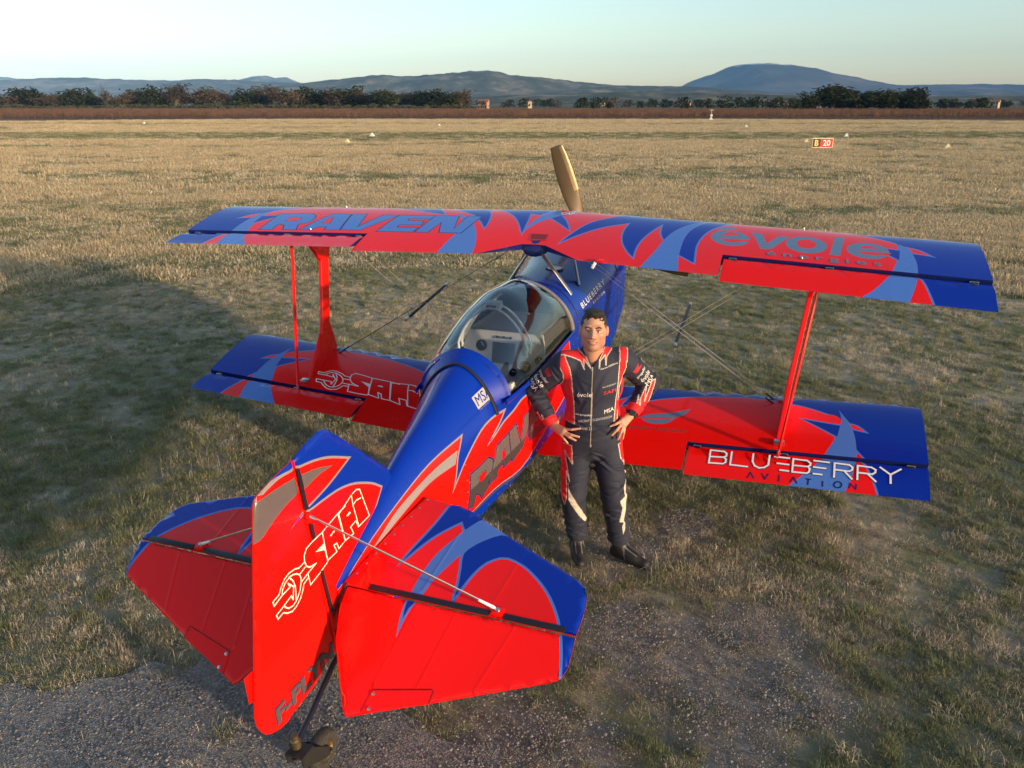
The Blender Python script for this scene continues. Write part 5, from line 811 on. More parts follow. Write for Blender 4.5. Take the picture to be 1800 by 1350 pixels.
def band(y0, y1, l0, l1, mat, name, th=.012, a0=-math.pi/2, a1=math.pi/2, n=44):
    mb = MB(); V_ = []
    for k in range(n+1):
        a = a0+(a1-a0)*k/n
        V_ += [can_pt(y0, a, l0), can_pt(y1, a, l1), can_pt(y1, a, l1-th), can_pt(y0, a, l0-th)]
    F_ = [(4*k+i, 4*k+(i+1) % 4, 4*k+4+(i+1) % 4, 4*k+4+i) for k in range(n) for i in range(4)]+[(0, 1, 2, 3), (4*n+3, 4*n+2, 4*n+1, 4*n)]
    mb.add(V_, F_); return mb.build(name, mat, can)
V_ = []; n = 44; tsr = sill_t(-1.80)
for k in range(-n, n+1):
    q = 1-abs(k)/n; sg = 1 if k >= 0 else -1
    p0 = fus_pt(-1.80, tsr+(1-tsr)*q, .001+.005*q); p1 = can_pt(-1.68, (1-q)*math.pi/2, .008)
    V_ += [(sg*p0[0], p0[1], p0[2]), (sg*p1[0], p1[1], p1[2]), (sg*p1[0]*.97, p1[1], p1[2]-.012), (sg*p0[0]*.96, p0[1], p0[2]-.014)]
MB().add(V_, [(4*k+i, 4*k+(i+1) % 4, 4*k+4+(i+1) % 4, 4*k+4+i) for k in range(2*n) for i in range(4)]).build('rear_hoop', PA['b'], can)
pts = [fus_pt(-1.805, t, .006) for t in np.linspace(tsr-.04, 1, 30)]; pts = pts+[(-x, y, z) for x, y, z in pts[::-1]][1:]
MB().tube(pts, [(.013, .009)]*len(pts), 8, flat=(0, 1, 0)).build('rear_seal', M_seal, can)
band(-.46, -.42, .012, .012, PA['s'], 'front_hoop')
band(-.42, -.385, .012, .004, M_seal, 'front_seal', a0=-1.5, a1=1.5)
for sgn in (-1, 1):
    V_ = []; L = list(np.linspace(-1.76, -.41, 20))
    mb = MB(); pts = [(sgn*(fus_par(y)[0]+.004), y, SILL(y)+.012) for y in L]; mb.tube(pts, [(.018, .007)]*len(pts), 10, flat=(0, 0, 1)).build('sill_frame', PA['b'], can)
    mb = MB(); pts = [(sgn*(fus_par(y)[0]-.03), y, SILL(y)+.035) for y in L[1:-1]]; mb.tube(pts, .007, 8).build('inner_rail', M_steel, can)
# internal bow with a small camera box, diagonal stays
M_wtube = pbr('white_tube', (.75, .74, .70), .3)
for dy in (0, -.07):
    pts = [can_pt(-1.12+dy, a, -.075+(0 if abs(a) < 1.3 else -.02)) for a in np.linspace(-1.35, 1.35, 20)]
    MB().tube(pts, .0085, 8).build('canopy_bow', M_wtube, can)
bxp = Vector(can_pt(-1.155, .02, -.07)); MB().box(bxp, (.10, .075, .055), None, 0, .008).box(bxp+Vector((-.01, -.039, -.005)), (.07, .004, .022), None, 1).build('camera_box', [M_wtube, pbr('red_display', (.35, .03, .03), .3)], can)
for k, (a0, a1) in enumerate(((-1.30, -.55), (-1.25, -.75))):
    MB().tube([can_pt(-1.10, a0, -.07), can_pt(-.85-.06*k, (a0+a1)/2, -.05), can_pt(-.62, a1, -.06)], .009, 8).build('canopy_stay', pbr('cream_tube', (.70, .60, .36), .4), can)
MB().box(Vector((fus_par(-1.6)[0]-.045, -1.60, SILL(-1.6)+.05)), (.03, .06, .045), None, 0, .006).build('canopy_latch', M_wtube, can)
# cockpit tub, panel, seat, harness
M_tub = pbr('cockpit_dark', (.02, .022, .025), .6); M_panel = pbr('instrument_panel', (.46, .47, .485), .5, var=.12, vscale=9)
mb = MB(); V_ = []; L = np.linspace(-1.78, -.40, 16)
for y in L:
    w = fus_pt(y, sill_t(y))[0]-.016; V_ += [(-w, y, SILL(y)-.004), (-w*.95, y, .80), (w*.95, y, .80), (w, y, SILL(y)-.004)]
F_ = [(4*i+k, 4*i+k+1, 4*i+5+k, 4*i+4+k) for i in range(len(L)-1) for k in range(3)]+[(0, 1, 2, 3), tuple(4*(len(L)-1)+k for k in (3, 2, 1, 0))]
ck = mb.add(V_, F_).build('cockpit_tub', M_tub, plane)
pp = []; py = -.98
for a in np.linspace(-1.45, 1.45, 24):
    q = can_pt(py, a, -.05); pp.append((q[0], py, min(q[2], 1.45)))
pp += [(.33, py, 1.02), (-.33, py, 1.02)]
pan = MB().prism([(x, y+.18*(z-1.2), z) for x, y, z in pp], (0, .02, 0)).build('instrument_panel', M_panel, ck, False)
M_gl = pbr('gauge_face', (.015, .018, .02), .12); M_scr = pbr('screen', (.03, .045, .07), .08)
pz = lambda x, z, d=.012: Vector((x, py+.18*(z-1.2)-d, z))
MB().box(pz(0, 1.30), (.17, .012, .15), rotm('X', R(-10)), 0, .004).build('display', M_scr, pan)
for x, z, r in ((-.17, 1.34, .042), (-.17, 1.22, .042), (.17, 1.34, .042), (.17, 1.22, .042), (-.27, 1.27, .032), (.27, 1.27, .032), (.08, 1.17, .03), (-.08, 1.17, .03)):
    g = MB().lathe([(0, r), (.008, r), (.008, r*.88), (.004, r*.86), (.004, 0)], pz(x, z, .008), (0, -1, .18), 20).build('gauge', M_gl, pan); MB().box(pz(x+r*.2, z+r*.25, .014), (r*.9, .002, .004), rotm('Y', random.uniform(0, 3))).build('needle', M_wtube, g); MB().lathe([(.008, r*.98), (.0095, r*1.0), (.0095, r*.84), (.008, r*.84)], pz(x, z, .008), (0, -1, .18), 20).build('bezel', M_dksteel, g)
for x in (-.05, 0, .05): MB().lathe([(0, .010), (.014, .008), (.015, 0)], pz(x, 1.41), (0, -1, .18), 8).build('switch', M_black, pan)
# shelf deck between panel and windscreen
mb = MB(); V_ = []; L = np.linspace(py+.02, -.40, 8)
for y in L:
    for a in np.linspace(-1.45, 1.45, 17): q = can_pt(min(y, -.41), a, -.055); V_.append((q[0], y, min(q[2], 1.46)))
mb.add(V_, [(i*17+k, i*17+k+1, (i+1)*17+k+1, (i+1)*17+k) for i in range(7) for k in range(16)]); mb.build('glare_shield', pbr('glare_shield', (.055, .06, .07), .6), ck)
se = MB().box((0, -1.50, 1.02), (.44, .07, .50), rotm('X', R(-14)), 0, .03).box((0, -1.26, .84), (.44, .42, .08), rotm('X', R(10)), 0, .03).build('seat', pbr('seat_black', (.02, .02, .022), .7, bump=.2), ck)
for sgn in (-1, 1): MB().tube([(sgn*.07, -1.56, 1.28), (sgn*.08, -1.42, 1.12), (sgn*.09, -1.34, .95), (sgn*.16, -1.22, .89)], [(.004, .024)]*4, 8, flat=(0, 1, .3)).build('harness_strap', pbr('strap', (.55, .53, .48), .8), se)
MB().tube([(0, -1.12, .84), (0, -1.14, 1.02), (0, -1.18, 1.14)], [.012, .012, .02], 10).build('control_stick', M_black, ck)
for sgn in (-1, 1):
    for y0, y1 in ((-1.7, -1.2), (-1.2, -.85)): MB().tube([(sgn*.22, y0, .86), (sgn*.27, y1, SILL(y1)-.06)], .011, 8).build('frame_tube', M_wtube, ck)

# ---------------------------------------------------------------- tail wheel, main gear
AXL = Vector((.015, -3.53, .100))
tw = MB().tube([(0, -3.16, .53), (.0, -3.36, .452), (0, -3.58, .325), (0, -3.68, .285)], [(.008, .017), (.007, .016), (.007, .015), (.007, .014)], 10, flat=(0, .5, .86)).build('tailwheel_spring', M_dksteel, plane)
MB().lathe([(-.03, .018), (-.025, .022), (.02, .022), (.025, .016), (.05, .016), (.054, .0)], (0, -3.69, .285), (0, -.12, .99), 14).tube([(-.03, -3.69, .265), (-.075, -3.68, .27)], .008, 8).build('tailwheel_pivot', M_bronze, tw)
fk = MB()
for s in (-.042, .042): fk.prism([(AXL.x+s, -3.735, .245), (AXL.x+s, -3.655, .245), (AXL.x+s, -3.525, .128), (AXL.x+s, -3.505, .102), (AXL.x+s, -3.52, .080), (AXL.x+s, -3.555, .090), (AXL.x+s, -3.725, .19)], (.006, 0, 0))
fk.box((AXL.x, -3.69, .247), (.09, .09, .008), rotm('X', R(-4))); fk.build('tailwheel_fork', M_rust, tw, False)
wh = MB().lathe([(-.028, .055), (-.034, .072), (-.030, .088), (-.018, .0975), (-.008, .100), (.008, .100), (.018, .0975), (.030, .088), (.034, .072), (.028, .055)], AXL, (1, 0, 0), 36).build('tailwheel_tyre', pbr('worn_tyre', (.034, .030, .027), .8, bump=.5, bscale=120, var=.3, vscale=30), tw)
MB().lathe([(-.022, .0), (-.026, .018), (-.016, .048), (-.026, .057), (.026, .057), (.016, .048), (.026, .018), (.022, 0)], AXL, (1, 0, 0), 28).lathe([(.0, .0), (.048, .012), (.054, .012), (.056, .0)], AXL, (1, 0, 0), 10).build('tailwheel_rim', M_bronze, wh)
for sgn in (-1, 1):
    wc = Vector((sgn*.76, .28, .225))
    lg = MB().tube([(sgn*.25, .18, .86), (sgn*.55, .24, .52), (sgn*.74, .28, .26)], [(.018, .06), (.016, .05), (.015, .04)], 10, flat=(sgn*.6, 0, .6)).build('gear_leg', PA['b'], plane)
    MB().lathe([(-.07, .11), (-.075, .16), (-.05, .215), (0, .225), (.05, .215), (.075, .16), (.07, .11)], wc, (1, 0, 0), 32).build('main_tyre', M_black, lg)
    MB().lathe([(-.05, 0), (-.06, .11), (.06, .11), (.05, 0)], wc, (1, 0, 0), 20).build('main_rim', M_steel, lg)
    V_, F_ = [], []; n = 16; secs = [(.36, .01, .01, .24), (.32, .08, .08, .245), (.18, .115, .15, .26), (0, .125, .175, .275), (-.22, .10, .13, .27), (-.45, .05, .06, .27), (-.55, .008, .01, .27)]
    for dy, w, h, zc in secs:
        for k in range(n): a = k*2*math.pi/n; V_.append((wc.x+w*math.cos(a), wc.y+dy, max(.07, zc+h*math.sin(a))))
    for i in range(len(secs)-1):
        for k in range(n): F_.append((i*n+k, i*n+(k+1) % n, (i+1)*n+(k+1) % n, (i+1)*n+k))
    MB().add(V_, F_).build('wheel_fairing', PA['b'], lg, True, 50)
# exhaust stubs under the cowl
for sgn in (-1, 1): MB().tube([(sgn*.16, .70, .93), (sgn*.17, .58, .82), (sgn*.17, .45, .78)], .035, 12).build('exhaust_pipe', M_rust, plane)
SUIT = {'red': [[(-0.384, 1.491), (-0.324, 1.501), (-0.287, 1.422), (-0.27, 1.337), (-0.253, 1.176), (-0.244, 1.047), (-0.324, 1.056), (-0.333, 1.226), (-0.357, 1.279), (-0.325, 1.324), (-0.326, 1.377), (-0.348, 1.424)], [(-0.385, 1.488), (-0.331, 1.522), (-0.286, 1.54), (-0.216, 1.506), (-0.19, 1.489), (-0.151, 1.42), (-0.202, 1.473), (-0.195, 1.415), (-0.219, 1.461), (-0.27, 1.482), (-0.325, 1.497)], [(0.015, 1.551), (0.062, 1.55), (0.07, 1.496), (0.064, 1.417), (0.051, 1.368), (0.027, 1.303), (0.023, 1.183), (0.025, 1.079), (0.005, 1.066), (0.009, 1.199), (0.019, 1.324), (0.024, 1.468)], [(-0.05, 1.581), (0.015, 1.562), (0.015, 1.554), (-0.025, 1.529), (-0.058, 1.489), (-0.062, 1.438), (-0.071, 1.496), (-0.097, 1.463), (-0.102, 1.423), (-0.102, 1.473), (-0.079, 1.527)], [(-0.354, 0.89), (-0.258, 0.896), (-0.25, 0.761), (-0.279, 0.804), (-0.306, 0.844), (-0.265, 0.632), (-0.29, 0.705), (-0.282, 0.526), (-0.296, 0.452), (-0.324, 0.537), (-0.341, 0.715)], [(0.04, 0.902), (0.087, 0.905), (0.096, 0.836), (0.099, 0.682), (0.081, 0.766), (0.06, 0.803)]], 'redarmR': [(-0.598, 1.175), (-0.566, 1.152), (-0.548, 1.147), (-0.505, 1.048), (-0.492, 1.091), (-0.443, 1.009), (-0.465, 1.081), (-0.411, 1.008), (-0.406, 1.028), (-0.348, 1.02), (-0.389, 0.932), (-0.469, 0.967), (-0.539, 1.026)], 'redarmL': [(0.153, 1.212), (0.137, 1.136), (0.099, 1.122), (0.106, 1.094), (0.17, 1.053), (0.199, 1.089), (0.22, 1.157), (0.254, 1.275), (0.257, 1.302), (0.237, 1.296), (0.229, 1.273), (0.194, 1.175), (0.203, 1.272), (0.167, 1.193), (0.165, 1.143)], 'cream': [[(-0.277, 0.623), (-0.265, 0.566), (-0.225, 0.504), (-0.18, 0.406), (-0.144, 0.305), (-0.154, 0.293), (-0.202, 0.375), (-0.27, 0.508)], [(0.103, 0.643), (0.09, 0.599), (0.102, 0.543), (0.071, 0.522), (0.09, 0.455), (0.073, 0.343), (0.103, 0.338), (0.095, 0.293), (0.104, 0.234), (0.114, 0.272), (0.113, 0.324), (0.102, 0.353), (0.111, 0.434), (0.11, 0.514), (0.115, 0.536), (0.104, 0.564)]]}
SUITT = {'evole': [(-0.234, 1.238), (-0.141, 1.246), (-0.235, 1.268)], 'prop': [(-0.24, 1.107), (-0.132, 1.111), (-0.241, 1.123)], 'asd': [(-0.224, 1.064), (-0.01, 1.101), (-0.224, 1.08)], 'num': [(-0.204, 1.017), (-0.133, 1.022), (-0.205, 1.039)], 'name': [(-0.093, 1.415), (0.01, 1.441), (-0.093, 1.425)], 'blue': [(-0.075, 1.306), (0.009, 1.323), (-0.075, 1.316)], 'safi': [(-0.066, 1.26), (0.009, 1.275), (-0.067, 1.282)], 'msa': [(-0.058, 1.13), (-0.0, 1.143), (-0.059, 1.155)]}
# ---------------------------------------------------------------- the pilot: smooth implicit surfaces turned into one mesh each
class Field:
    def __init__(s, lo, hi, h):
        s.lo = np.array(lo, np.float32); s.h = h; s.n = np.ceil((np.array(hi)-np.array(lo))/h).astype(int)+1
        s.F = np.full(s.n, .2, np.float32)
    def sub(s, lo, hi):
        a = np.maximum(np.floor((np.array(lo)-s.lo)/s.h).astype(int), 0); b = np.minimum(np.ceil((np.array(hi)-s.lo)/s.h).astype(int)+1, s.n)
        sl = tuple(slice(i, j) for i, j in zip(a, b)); ax = [s.lo[k]+s.h*np.arange(a[k], b[k], dtype=np.float32) for k in range(3)]
        return sl, ax[0][:, None, None], ax[1][None, :, None], ax[2][None, None, :]
    def mix(s, sl, d, k, op):
        f = s.F[sl]
        if op == 'u':
            h = np.clip(.5+.5*(f-d)/k, 0, 1); s.F[sl] = f*(1-h)+d*h-k*h*(1-h)
        else:
            h = np.clip(.5-.5*(f+d)/k, 0, 1); s.F[sl] = f*(1-h)-d*h+k*h*(1-h)
    def cap(s, a, b, ra, rb, k=.02, op='u', sc=(1, 1, 1)):
        a = np.array(a, np.float32); b = np.array(b, np.float32); m = max(ra, rb)*max(1/min(sc), 1)+k+.02
        sl, x, y, z = s.sub(np.minimum(a, b)-m, np.maximum(a, b)+m); ab = b-a; L = float(ab@ab)
        t = np.clip(((x-a[0])*ab[0]+(y-a[1])*ab[1]+(z-a[2])*ab[2])/L, 0, 1)
        d = np.sqrt(((x-a[0]-t*ab[0])*sc[0])**2+((y-a[1]-t*ab[1])*sc[1])**2+((z-a[2]-t*ab[2])*sc[2])**2)-(ra+(rb-ra)*t)
        s.mix(sl, d, k, op)
    def ell(s, c, r, k=.02, op='u', M=None):
        c = np.array(c, np.float32); m = max(r)+k+.02; sl, x, y, z = s.sub(c-m, c+m)
        X, Y, Z = x-c[0], y-c[1], z-c[2]
        if M is not None: X, Y, Z = (M[i][0]*X+M[i][1]*Y+M[i][2]*Z for i in range(3))
        q = np.sqrt((X/r[0])**2+(Y/r[1])**2+(Z/r[2])**2); g = np.sqrt((X/r[0]**2)**2+(Y/r[1]**2)**2+(Z/r[2]**2)**2)
        s.mix(sl, q*(q-1)/np.maximum(g, 1e-4), k, op)
    def net(s):
        F = s.F; n = F.shape; ins = F < 0
        c = np.zeros(tuple(k-1 for k in n), np.int8)
        for i in (0, 1):
            for j in (0, 1):
                for k in (0, 1): c += ins[i:n[0]-1+i, j:n[1]-1+j, k:n[2]-1+k]
        act = (c > 0) & (c < 8); idx = -np.ones(act.shape, np.int64); I = np.argwhere(act); idx[act] = np.arange(len(I))
        P = np.zeros((len(I), 3)); W = np.zeros(len(I))
        cn = [(i, j, k) for i in (0, 1) for j in (0, 1) for k in (0, 1)]
        for a in cn:
            for ax in range(3):
                if a[ax]: continue
                b = list(a); b[ax] = 1
                fa = F[I[:, 0]+a[0], I[:, 1]+a[1], I[:, 2]+a[2]]; fb = F[I[:, 0]+b[0], I[:, 1]+b[1], I[:, 2]+b[2]]
                x = (fa < 0) != (fb < 0); t = np.where(x, fa/np.where(x, fa-fb, 1), 0)
                q = np.tile(np.array(a, float), (len(I), 1)); q[:, ax] = t; P += q*x[:, None]; W += x
        P = (I+P/W[:, None])*s.h+s.lo
        Q = []
        for ax in range(3):
            o = [k for k in range(3) if k != ax]; A = [slice(1, -1)]*3
            f0 = [slice(1, n[k]-1) for k in range(3)]; f1 = list(f0); f0[ax] = slice(0, n[ax]-1); f1[ax] = slice(1, n[ax])
            i0, i1 = ins[tuple(f0)], ins[tuple(f1)]; ed = np.argwhere(i0 != i1); st = i0[tuple(ed.T)]
            base = ed.copy()
            for k in o: base[:, k] += 1
            def cell(d1, d2):
                e = base.copy(); e[:, o[0]] -= d1; e[:, o[1]] -= d2; return idx[e[:, 0], e[:, 1], e[:, 2]]
            q = np.stack([cell(0, 0), cell(1, 0), cell(1, 1), cell(0, 1)], 1)
            fl = st if ax != 1 else ~st
            q[~fl] = q[~fl][:, ::-1]; Q.append(q)
        return P, np.vstack(Q)
def vnorm(P, Q):
    fn = np.cross(P[Q[:, 2]]-P[Q[:, 0]], P[Q[:, 3]]-P[Q[:, 1]]); N = np.zeros_like(P)
    for k in range(4): np.add.at(N, Q[:, k], fn)
    return N/np.maximum(np.linalg.norm(N, axis=1), 1e-9)[:, None]
PO = np.array([.89, -1.33, 0]); PE1 = np.array([.98, .197, 0])/math.hypot(.98, .197); PE2 = np.array([.197, -.98, 0])/math.hypot(.98, .197)
def toW(P): P = np.asarray(P); return PO+np.outer(P[:, 0], PE1)+np.outer(P[:, 1], PE2)+np.outer(P[:, 2], (0, 0, 1))
def body_mesh(name, P, Q, mat, parent, col):
    o = mesh(name, toW(P), Q[:, ::-1].tolist(), mat, parent); me = o.data
    a = me.color_attributes.new('Col', 'FLOAT_COLOR', 'POINT'); a.data.foreach_set('color', np.hstack([col, np.ones((len(col), 1))]).astype(np.float32).ravel())
    return o
def vcol(name, rough, sheen=0., sss=0., bump=0., bs=200.):
    m = pbr(name, (.5, .5, .5), rough, sheen=sheen, bump=bump, bscale=bs); t = m.node_tree; p = next(n for n in t.nodes if n.type == 'BSDF_PRINCIPLED')
    at = t.nodes.new('ShaderNodeAttribute'); at.attribute_name = 'Col'; t.links.new(at.outputs['Color'], p.inputs['Base Color'])
    if sss: p.inputs['Subsurface Weight'].default_value = sss; p.inputs['Subsurface Radius'].default_value = (.012, .004, .002); p.inputs['Subsurface Scale'].default_value = .6
    return m
pilot = empty('person', tuple(toW([(-.1, 0, 0)])[0]), 'person in navy and red flight suit standing hands on hips beside the biplane', 'person')
# joints, local frame: x to the picture's right, y towards the camera, z up
RS, RE, RW = (-.325, .02, 1.425), (-.530, -.06, 1.205), (-.392, .045, 1.010)
LS, LE_, LWr = (.040, -.065, 1.440), (.218, -.165, 1.255), (.118, -.005, 1.100)
HC = np.array([-.147, .035, 1.655]); ct, st_ = math.cos(R(9)), math.sin(R(9))
def hd(x, y, z): return (HC[0]+x, HC[1]+y*ct-z*st_, HC[2]+y*st_+z*ct)
HM = ((1, 0, 0), (0, ct, st_), (0, -st_, ct))
B = Field((-.66, -.30, -.01), (.36, .30, 1.86), .0045)
# trunk and limbs (under the suit)
B.ell((-.14, -.01, 1.22), (.15, .095, .26), .03); B.ell((-.135, 0, .95), (.15, .095, .15), .03)
B.cap(RS, RE, .045, .038); B.cap(RE, RW, .036, .026); B.cap(LS, LE_, .045, .038); B.cap(LE_, LWr, .036, .026)
for a, b, c_ in (((-.22, 0, .90), (-.245, .03, .50), (-.215, -.045, .12)), ((-.035, -.02, .90), (.03, .04, .51), (.075, -.03, .12))):
    B.cap(a, b, .07, .048); B.cap(b, c_, .046, .035)
B.cap((-.31, .01, 1.40), (.02, -.05, 1.41), .05, .05)
B.cap(hd(0, -.022, -.07), (-.143, -.02, 1.42), .060, .068, .02)
# head
B.ell(hd(0, -.015, .035), (.077, .097, .090), .01, M=HM); B.ell(hd(0, .020, -.028), (.069, .074, .092), .015, M=HM); B.ell(hd(0, -.018, -.020), (.0765, .085, .085), .012, M=HM); B.ell(hd(0, .045, -.098), (.040, .040, .030), .02, M=HM)
for s in (-1, 1):
    B.ell(hd(s*.050, .006, -.072), (.023, .032, .032), .02); B.ell(hd(s*.043, .062, -.020), (.020, .020, .018), .018)
    B.ell(hd(s*.084, -.014, -.004), (.009, .021, .032), .008)
B.cap(hd(-.038, .076, .024), hd(.038, .076, .024), .015, .015, .012)
for s in (-1, 1): B.ell(hd(s*.031, .103, .002), (.020, .018, .012), .010, 's')
for s in (-1, 1): B.ell(hd(s*.031, .0735, .001), (.0135, .0135, .0125), .003)
B.cap(hd(0, .086, .016), hd(0, .112, -.030), .0085, .0125, .010)
for s in (-1, 1): B.ell(hd(s*.0125, .099, -.036), (.009, .011, .008), .006)
B.ell(hd(0, .083, -.061), (.026, .012, .0075), .006); B.ell(hd(0, .082, -.074), (.022, .012, .008), .006)
B.cap(hd(-.024, .099, -.0665), hd(.024, .099, -.0665), .0035, .0035, .004, 's')
# hands: palm plus five bent fingers each
def hand(w, k, tips, thumb, up):
    w, k = np.array(w), np.array(k)
    n = len(tips)
    kn = [k+(np.array(tips[i])-np.array(tips[1]))*.30 for i in range(n)]
    for i, q in enumerate(kn): B.cap(w+(q-w)*.15, q, .021, .0135, .014)
    for i, (q, tp_) in enumerate(zip(kn, tips)):
        tp_ = np.array(tp_); mid = q+(tp_-q)*.5+np.array(up)*.012; r = (.0088, .0092, .0088, .0078)[i]
        B.cap(q, mid, r+.0012, r, .005); B.cap(mid, tp_, r, r-.0014, .004)
    a, b_, c_ = (np.array(t) for t in thumb); B.cap(a, b_, .013, .0105, .008); B.cap(b_, c_, .0105, .0085, .004)
hand((-.385, .055, 1.005), (-.310, .128, .998), [(-.208, .140, 1.032), (-.212, .158, .982), (-.232, .160, .957), (-.282, .142, .925)], [(-.365, .05, 1.02), (-.345, .01, 1.055), (-.335, -.045, 1.06)], (0, 1, .1))
hand((.112, .000, 1.092), (.055, .082, 1.058), [(-.018, .108, 1.046), (-.004, .125, .992), (.036, .118, .962), (.066, .095, .958)], [(.10, .0, 1.10), (.10, -.045, 1.115), (.07, -.09, 1.11)], (0, 1, .1))
P, Q = B.net(); N = vnorm(P, Q)
q = P-HC; H = np.stack([q[:, 0], q[:, 1]*ct+q[:, 2]*st_, -q[:, 1]*st_+q[:, 2]*ct], 1)    # head frame
ax_, fr = abs(H[:, 0]), H[:, 1]
col = np.tile(np.array([.50, .255, .16]), (len(P), 1)); head = (P[:, 2] > 1.44) & (abs(q[:, 0]) < .13)
nzv = np.array([noise.noise(Vector(p)*26) for p in P[head]]); col[head] *= (1+.10*nzv)[:, None]
stub = head & (H[:, 2] < -.035) & (fr > -.03) & (H[:, 2] > -.13); col[stub] *= np.array([.80, .80, .86])
red = head & (fr > .05) & (H[:, 2] < .0) & (H[:, 2] > -.055); col[red] *= np.array([1.06, .92, .9])
br = head & (fr > .04) & (ax_ > .011) & (ax_ < .052) & (abs(H[:, 2]-(.0215+.006*np.clip(1-abs(ax_-.034)/.022, 0, 1))) < .0052); col[br] = (.035, .022, .016)
for s in (-1, 1):
    dd = np.hypot(H[:, 0]-s*.031, (H[:, 2]-.001)*1.25); e = head & (fr > .068); col[e & (dd < .0125) & (abs(H[:, 2]-.001) < .0068)] = (.34, .29, .27); col[e & (dd < .0066)] = (.02, .013, .01)
    ld = head & (fr > .055) & (abs(H[:, 0]-s*.031) < .016) & (H[:, 2] > .0062) & (H[:, 2] < .0125); col[ld] = (.10, .055, .04)
    ub = head & (fr > .05) & (abs(H[:, 0]-s*.031) < .017) & (H[:, 2] < -.007) & (H[:, 2] > -.012); col[ub] *= .72
lip = head & (fr > .07) & (ax_ < .0265) & (H[:, 2] < -.0535) & (H[:, 2] > -.0835); col[lip] = (.40, .165, .12)
tee = head & (fr > .07) & (ax_ < .016) & (abs(H[:, 2]+.0660) < .0024); col[tee] = (.50, .44, .39)
mc = head & (fr > .06) & (ax_ >= .019) & (ax_ < .030) & (abs(H[:, 2]+.0655) < .003); col[mc] = (.10, .04, .03)
under = (P[:, 2] < 1.505) & (abs(q[:, 0]) < .3) & (P[:, 2] > 1.2); col[under & (N[:, 2] < 2) & (P[:, 2] < 1.485-.055*np.clip(1-ax_/.06, 0, 1))] = (.012, .012, .014)
body = body_mesh('body', P, Q, vcol('skin', .48, sss=.12), pilot, col)
# hair
Hh = Field((-.27, -.13, 1.60), (-.02, .18, 1.86), .003)
Hh.ell(hd(0, -.022, .038), (.0805, .1005, .0945), .004, M=HM); Hh.ell(hd(.010, .040, .106), (.052, .048, .024), .014, M=HM); Hh.ell(hd(-.01, -.01, .114), (.052, .06, .022), .014, M=HM)
Hh.ell(hd(0, .115, .000), (.080, .090, .084), .008, 's', M=HM)
for s in (-1, 1): Hh.ell(hd(s*.05, .088, -.005), (.045, .070, .070), .006, 's', M=HM); Hh.ell(hd(s*.105, -.005, -.030), (.05, .042, .058), .006, 's', M=HM)
Hh.ell(hd(0, .0, -.125), (.2, .2, .10), .006, 's')
x_, y_, z_ = (Hh.lo[k]+Hh.h*np.arange(Hh.n[k]) for k in range(3))
X_, Y_, Z_ = np.meshgrid(x_, y_, z_, indexing='ij'); Hh.F += (.0008*np.sin(X_*420+9*np.sin(Y_*70))*np.sin(Y_*300+Z_*160)+.0022*np.sin(X_*150+4*np.sin(Z_*60))*np.sin(Y_*120)).astype(np.float32)
P, Q = Hh.net(); col = np.tile(np.array([.020, .014, .010]), (len(P), 1)); sd = np.clip((1.70-P[:, 2])/.05, 0, 1)[:, None]; col = col*(1-sd)+np.array([.085, .060, .048])*sd
body_mesh('hair', P, Q, vcol('hair', .55, bump=.8, bs=260.), body, col)
# ---- suit
S = Field((-.66, -.30, .08), (.36, .26, 1.60), .0043)
S.ell((-.135, 0, .93), (.190, .128, .16), .04); S.ell((-.135, .005, 1.07), (.182, .122, .17), .05); S.ell((-.147, -.005, 1.29), (.200, .134, .20), .05)
S.cap((-.30, .01, 1.415), (.015, -.055, 1.43), .073, .073, .04); S.cap((-.145, -.03, 1.475), (-.28, .005, 1.445), .062, .06, .03); S.cap((-.145, -.03, 1.475), (0, -.05, 1.455), .062, .06, .03)
S.cap(RS, RE, .082, .069, .03); S.cap(RE, RW, .069, .046, .02); S.cap(LS, LE_, .082, .069, .03); S.cap(LE_, LWr, .069, .046, .02)
for a, b, c_ in (((-.225, 0, .89), (-.245, .03, .50), (-.213, -.045, .165)), ((-.042, -.02, .89), (.03, .04, .51), (.078, -.03, .165))):
    S.cap(a, b, .106, .086, .03); S.cap(b, c_, .086, .072, .02)
S.ell((-.134, -.01, .815), (.075, .085, .075), .03)
# collar with an open V
S.cap(hd(0, -.03, -.115), (-.145, -.025, 1.47), .072, .078, .015)
x_, y_, z_ = (S.lo[k]+S.h*np.arange(S.n[k], dtype=np.float32) for k in range(3)); X_, Y_, Z_ = x_[:, None, None], y_[None, :, None], z_[None, None, :]
# cloth folds: individual creases, bunched at elbows, waist, crotch, knees and ankles
def crease(c_, u, nrm, L, w, amp):
    c_ = np.array(c_, float); u = np.array(u, float); u /= np.linalg.norm(u); nrm = np.array(nrm, float); nrm -= u*(nrm@u); nrm /= max(np.linalg.norm(nrm), 1e-6); v = np.cross(u, nrm)
    sl, x, y, z = S.sub(c_-L*1.5, c_+L*1.5); X, Y, Z = x-c_[0], y-c_[1], z-c_[2]
    t_ = X*u[0]+Y*u[1]+Z*u[2]; q = X*v[0]+Y*v[1]+Z*v[2]+.10*t_*t_/L; n_ = X*nrm[0]+Y*nrm[1]+Z*nrm[2]
    g = np.exp(-(t_/L)**2-(n_/.07)**2); S.F[sl] -= (amp*g*(np.exp(-(q/w)**2)-.75*np.exp(-((q-1.7*w)/(1.2*w))**2))).astype(np.float32)
rc = random.Random(5)
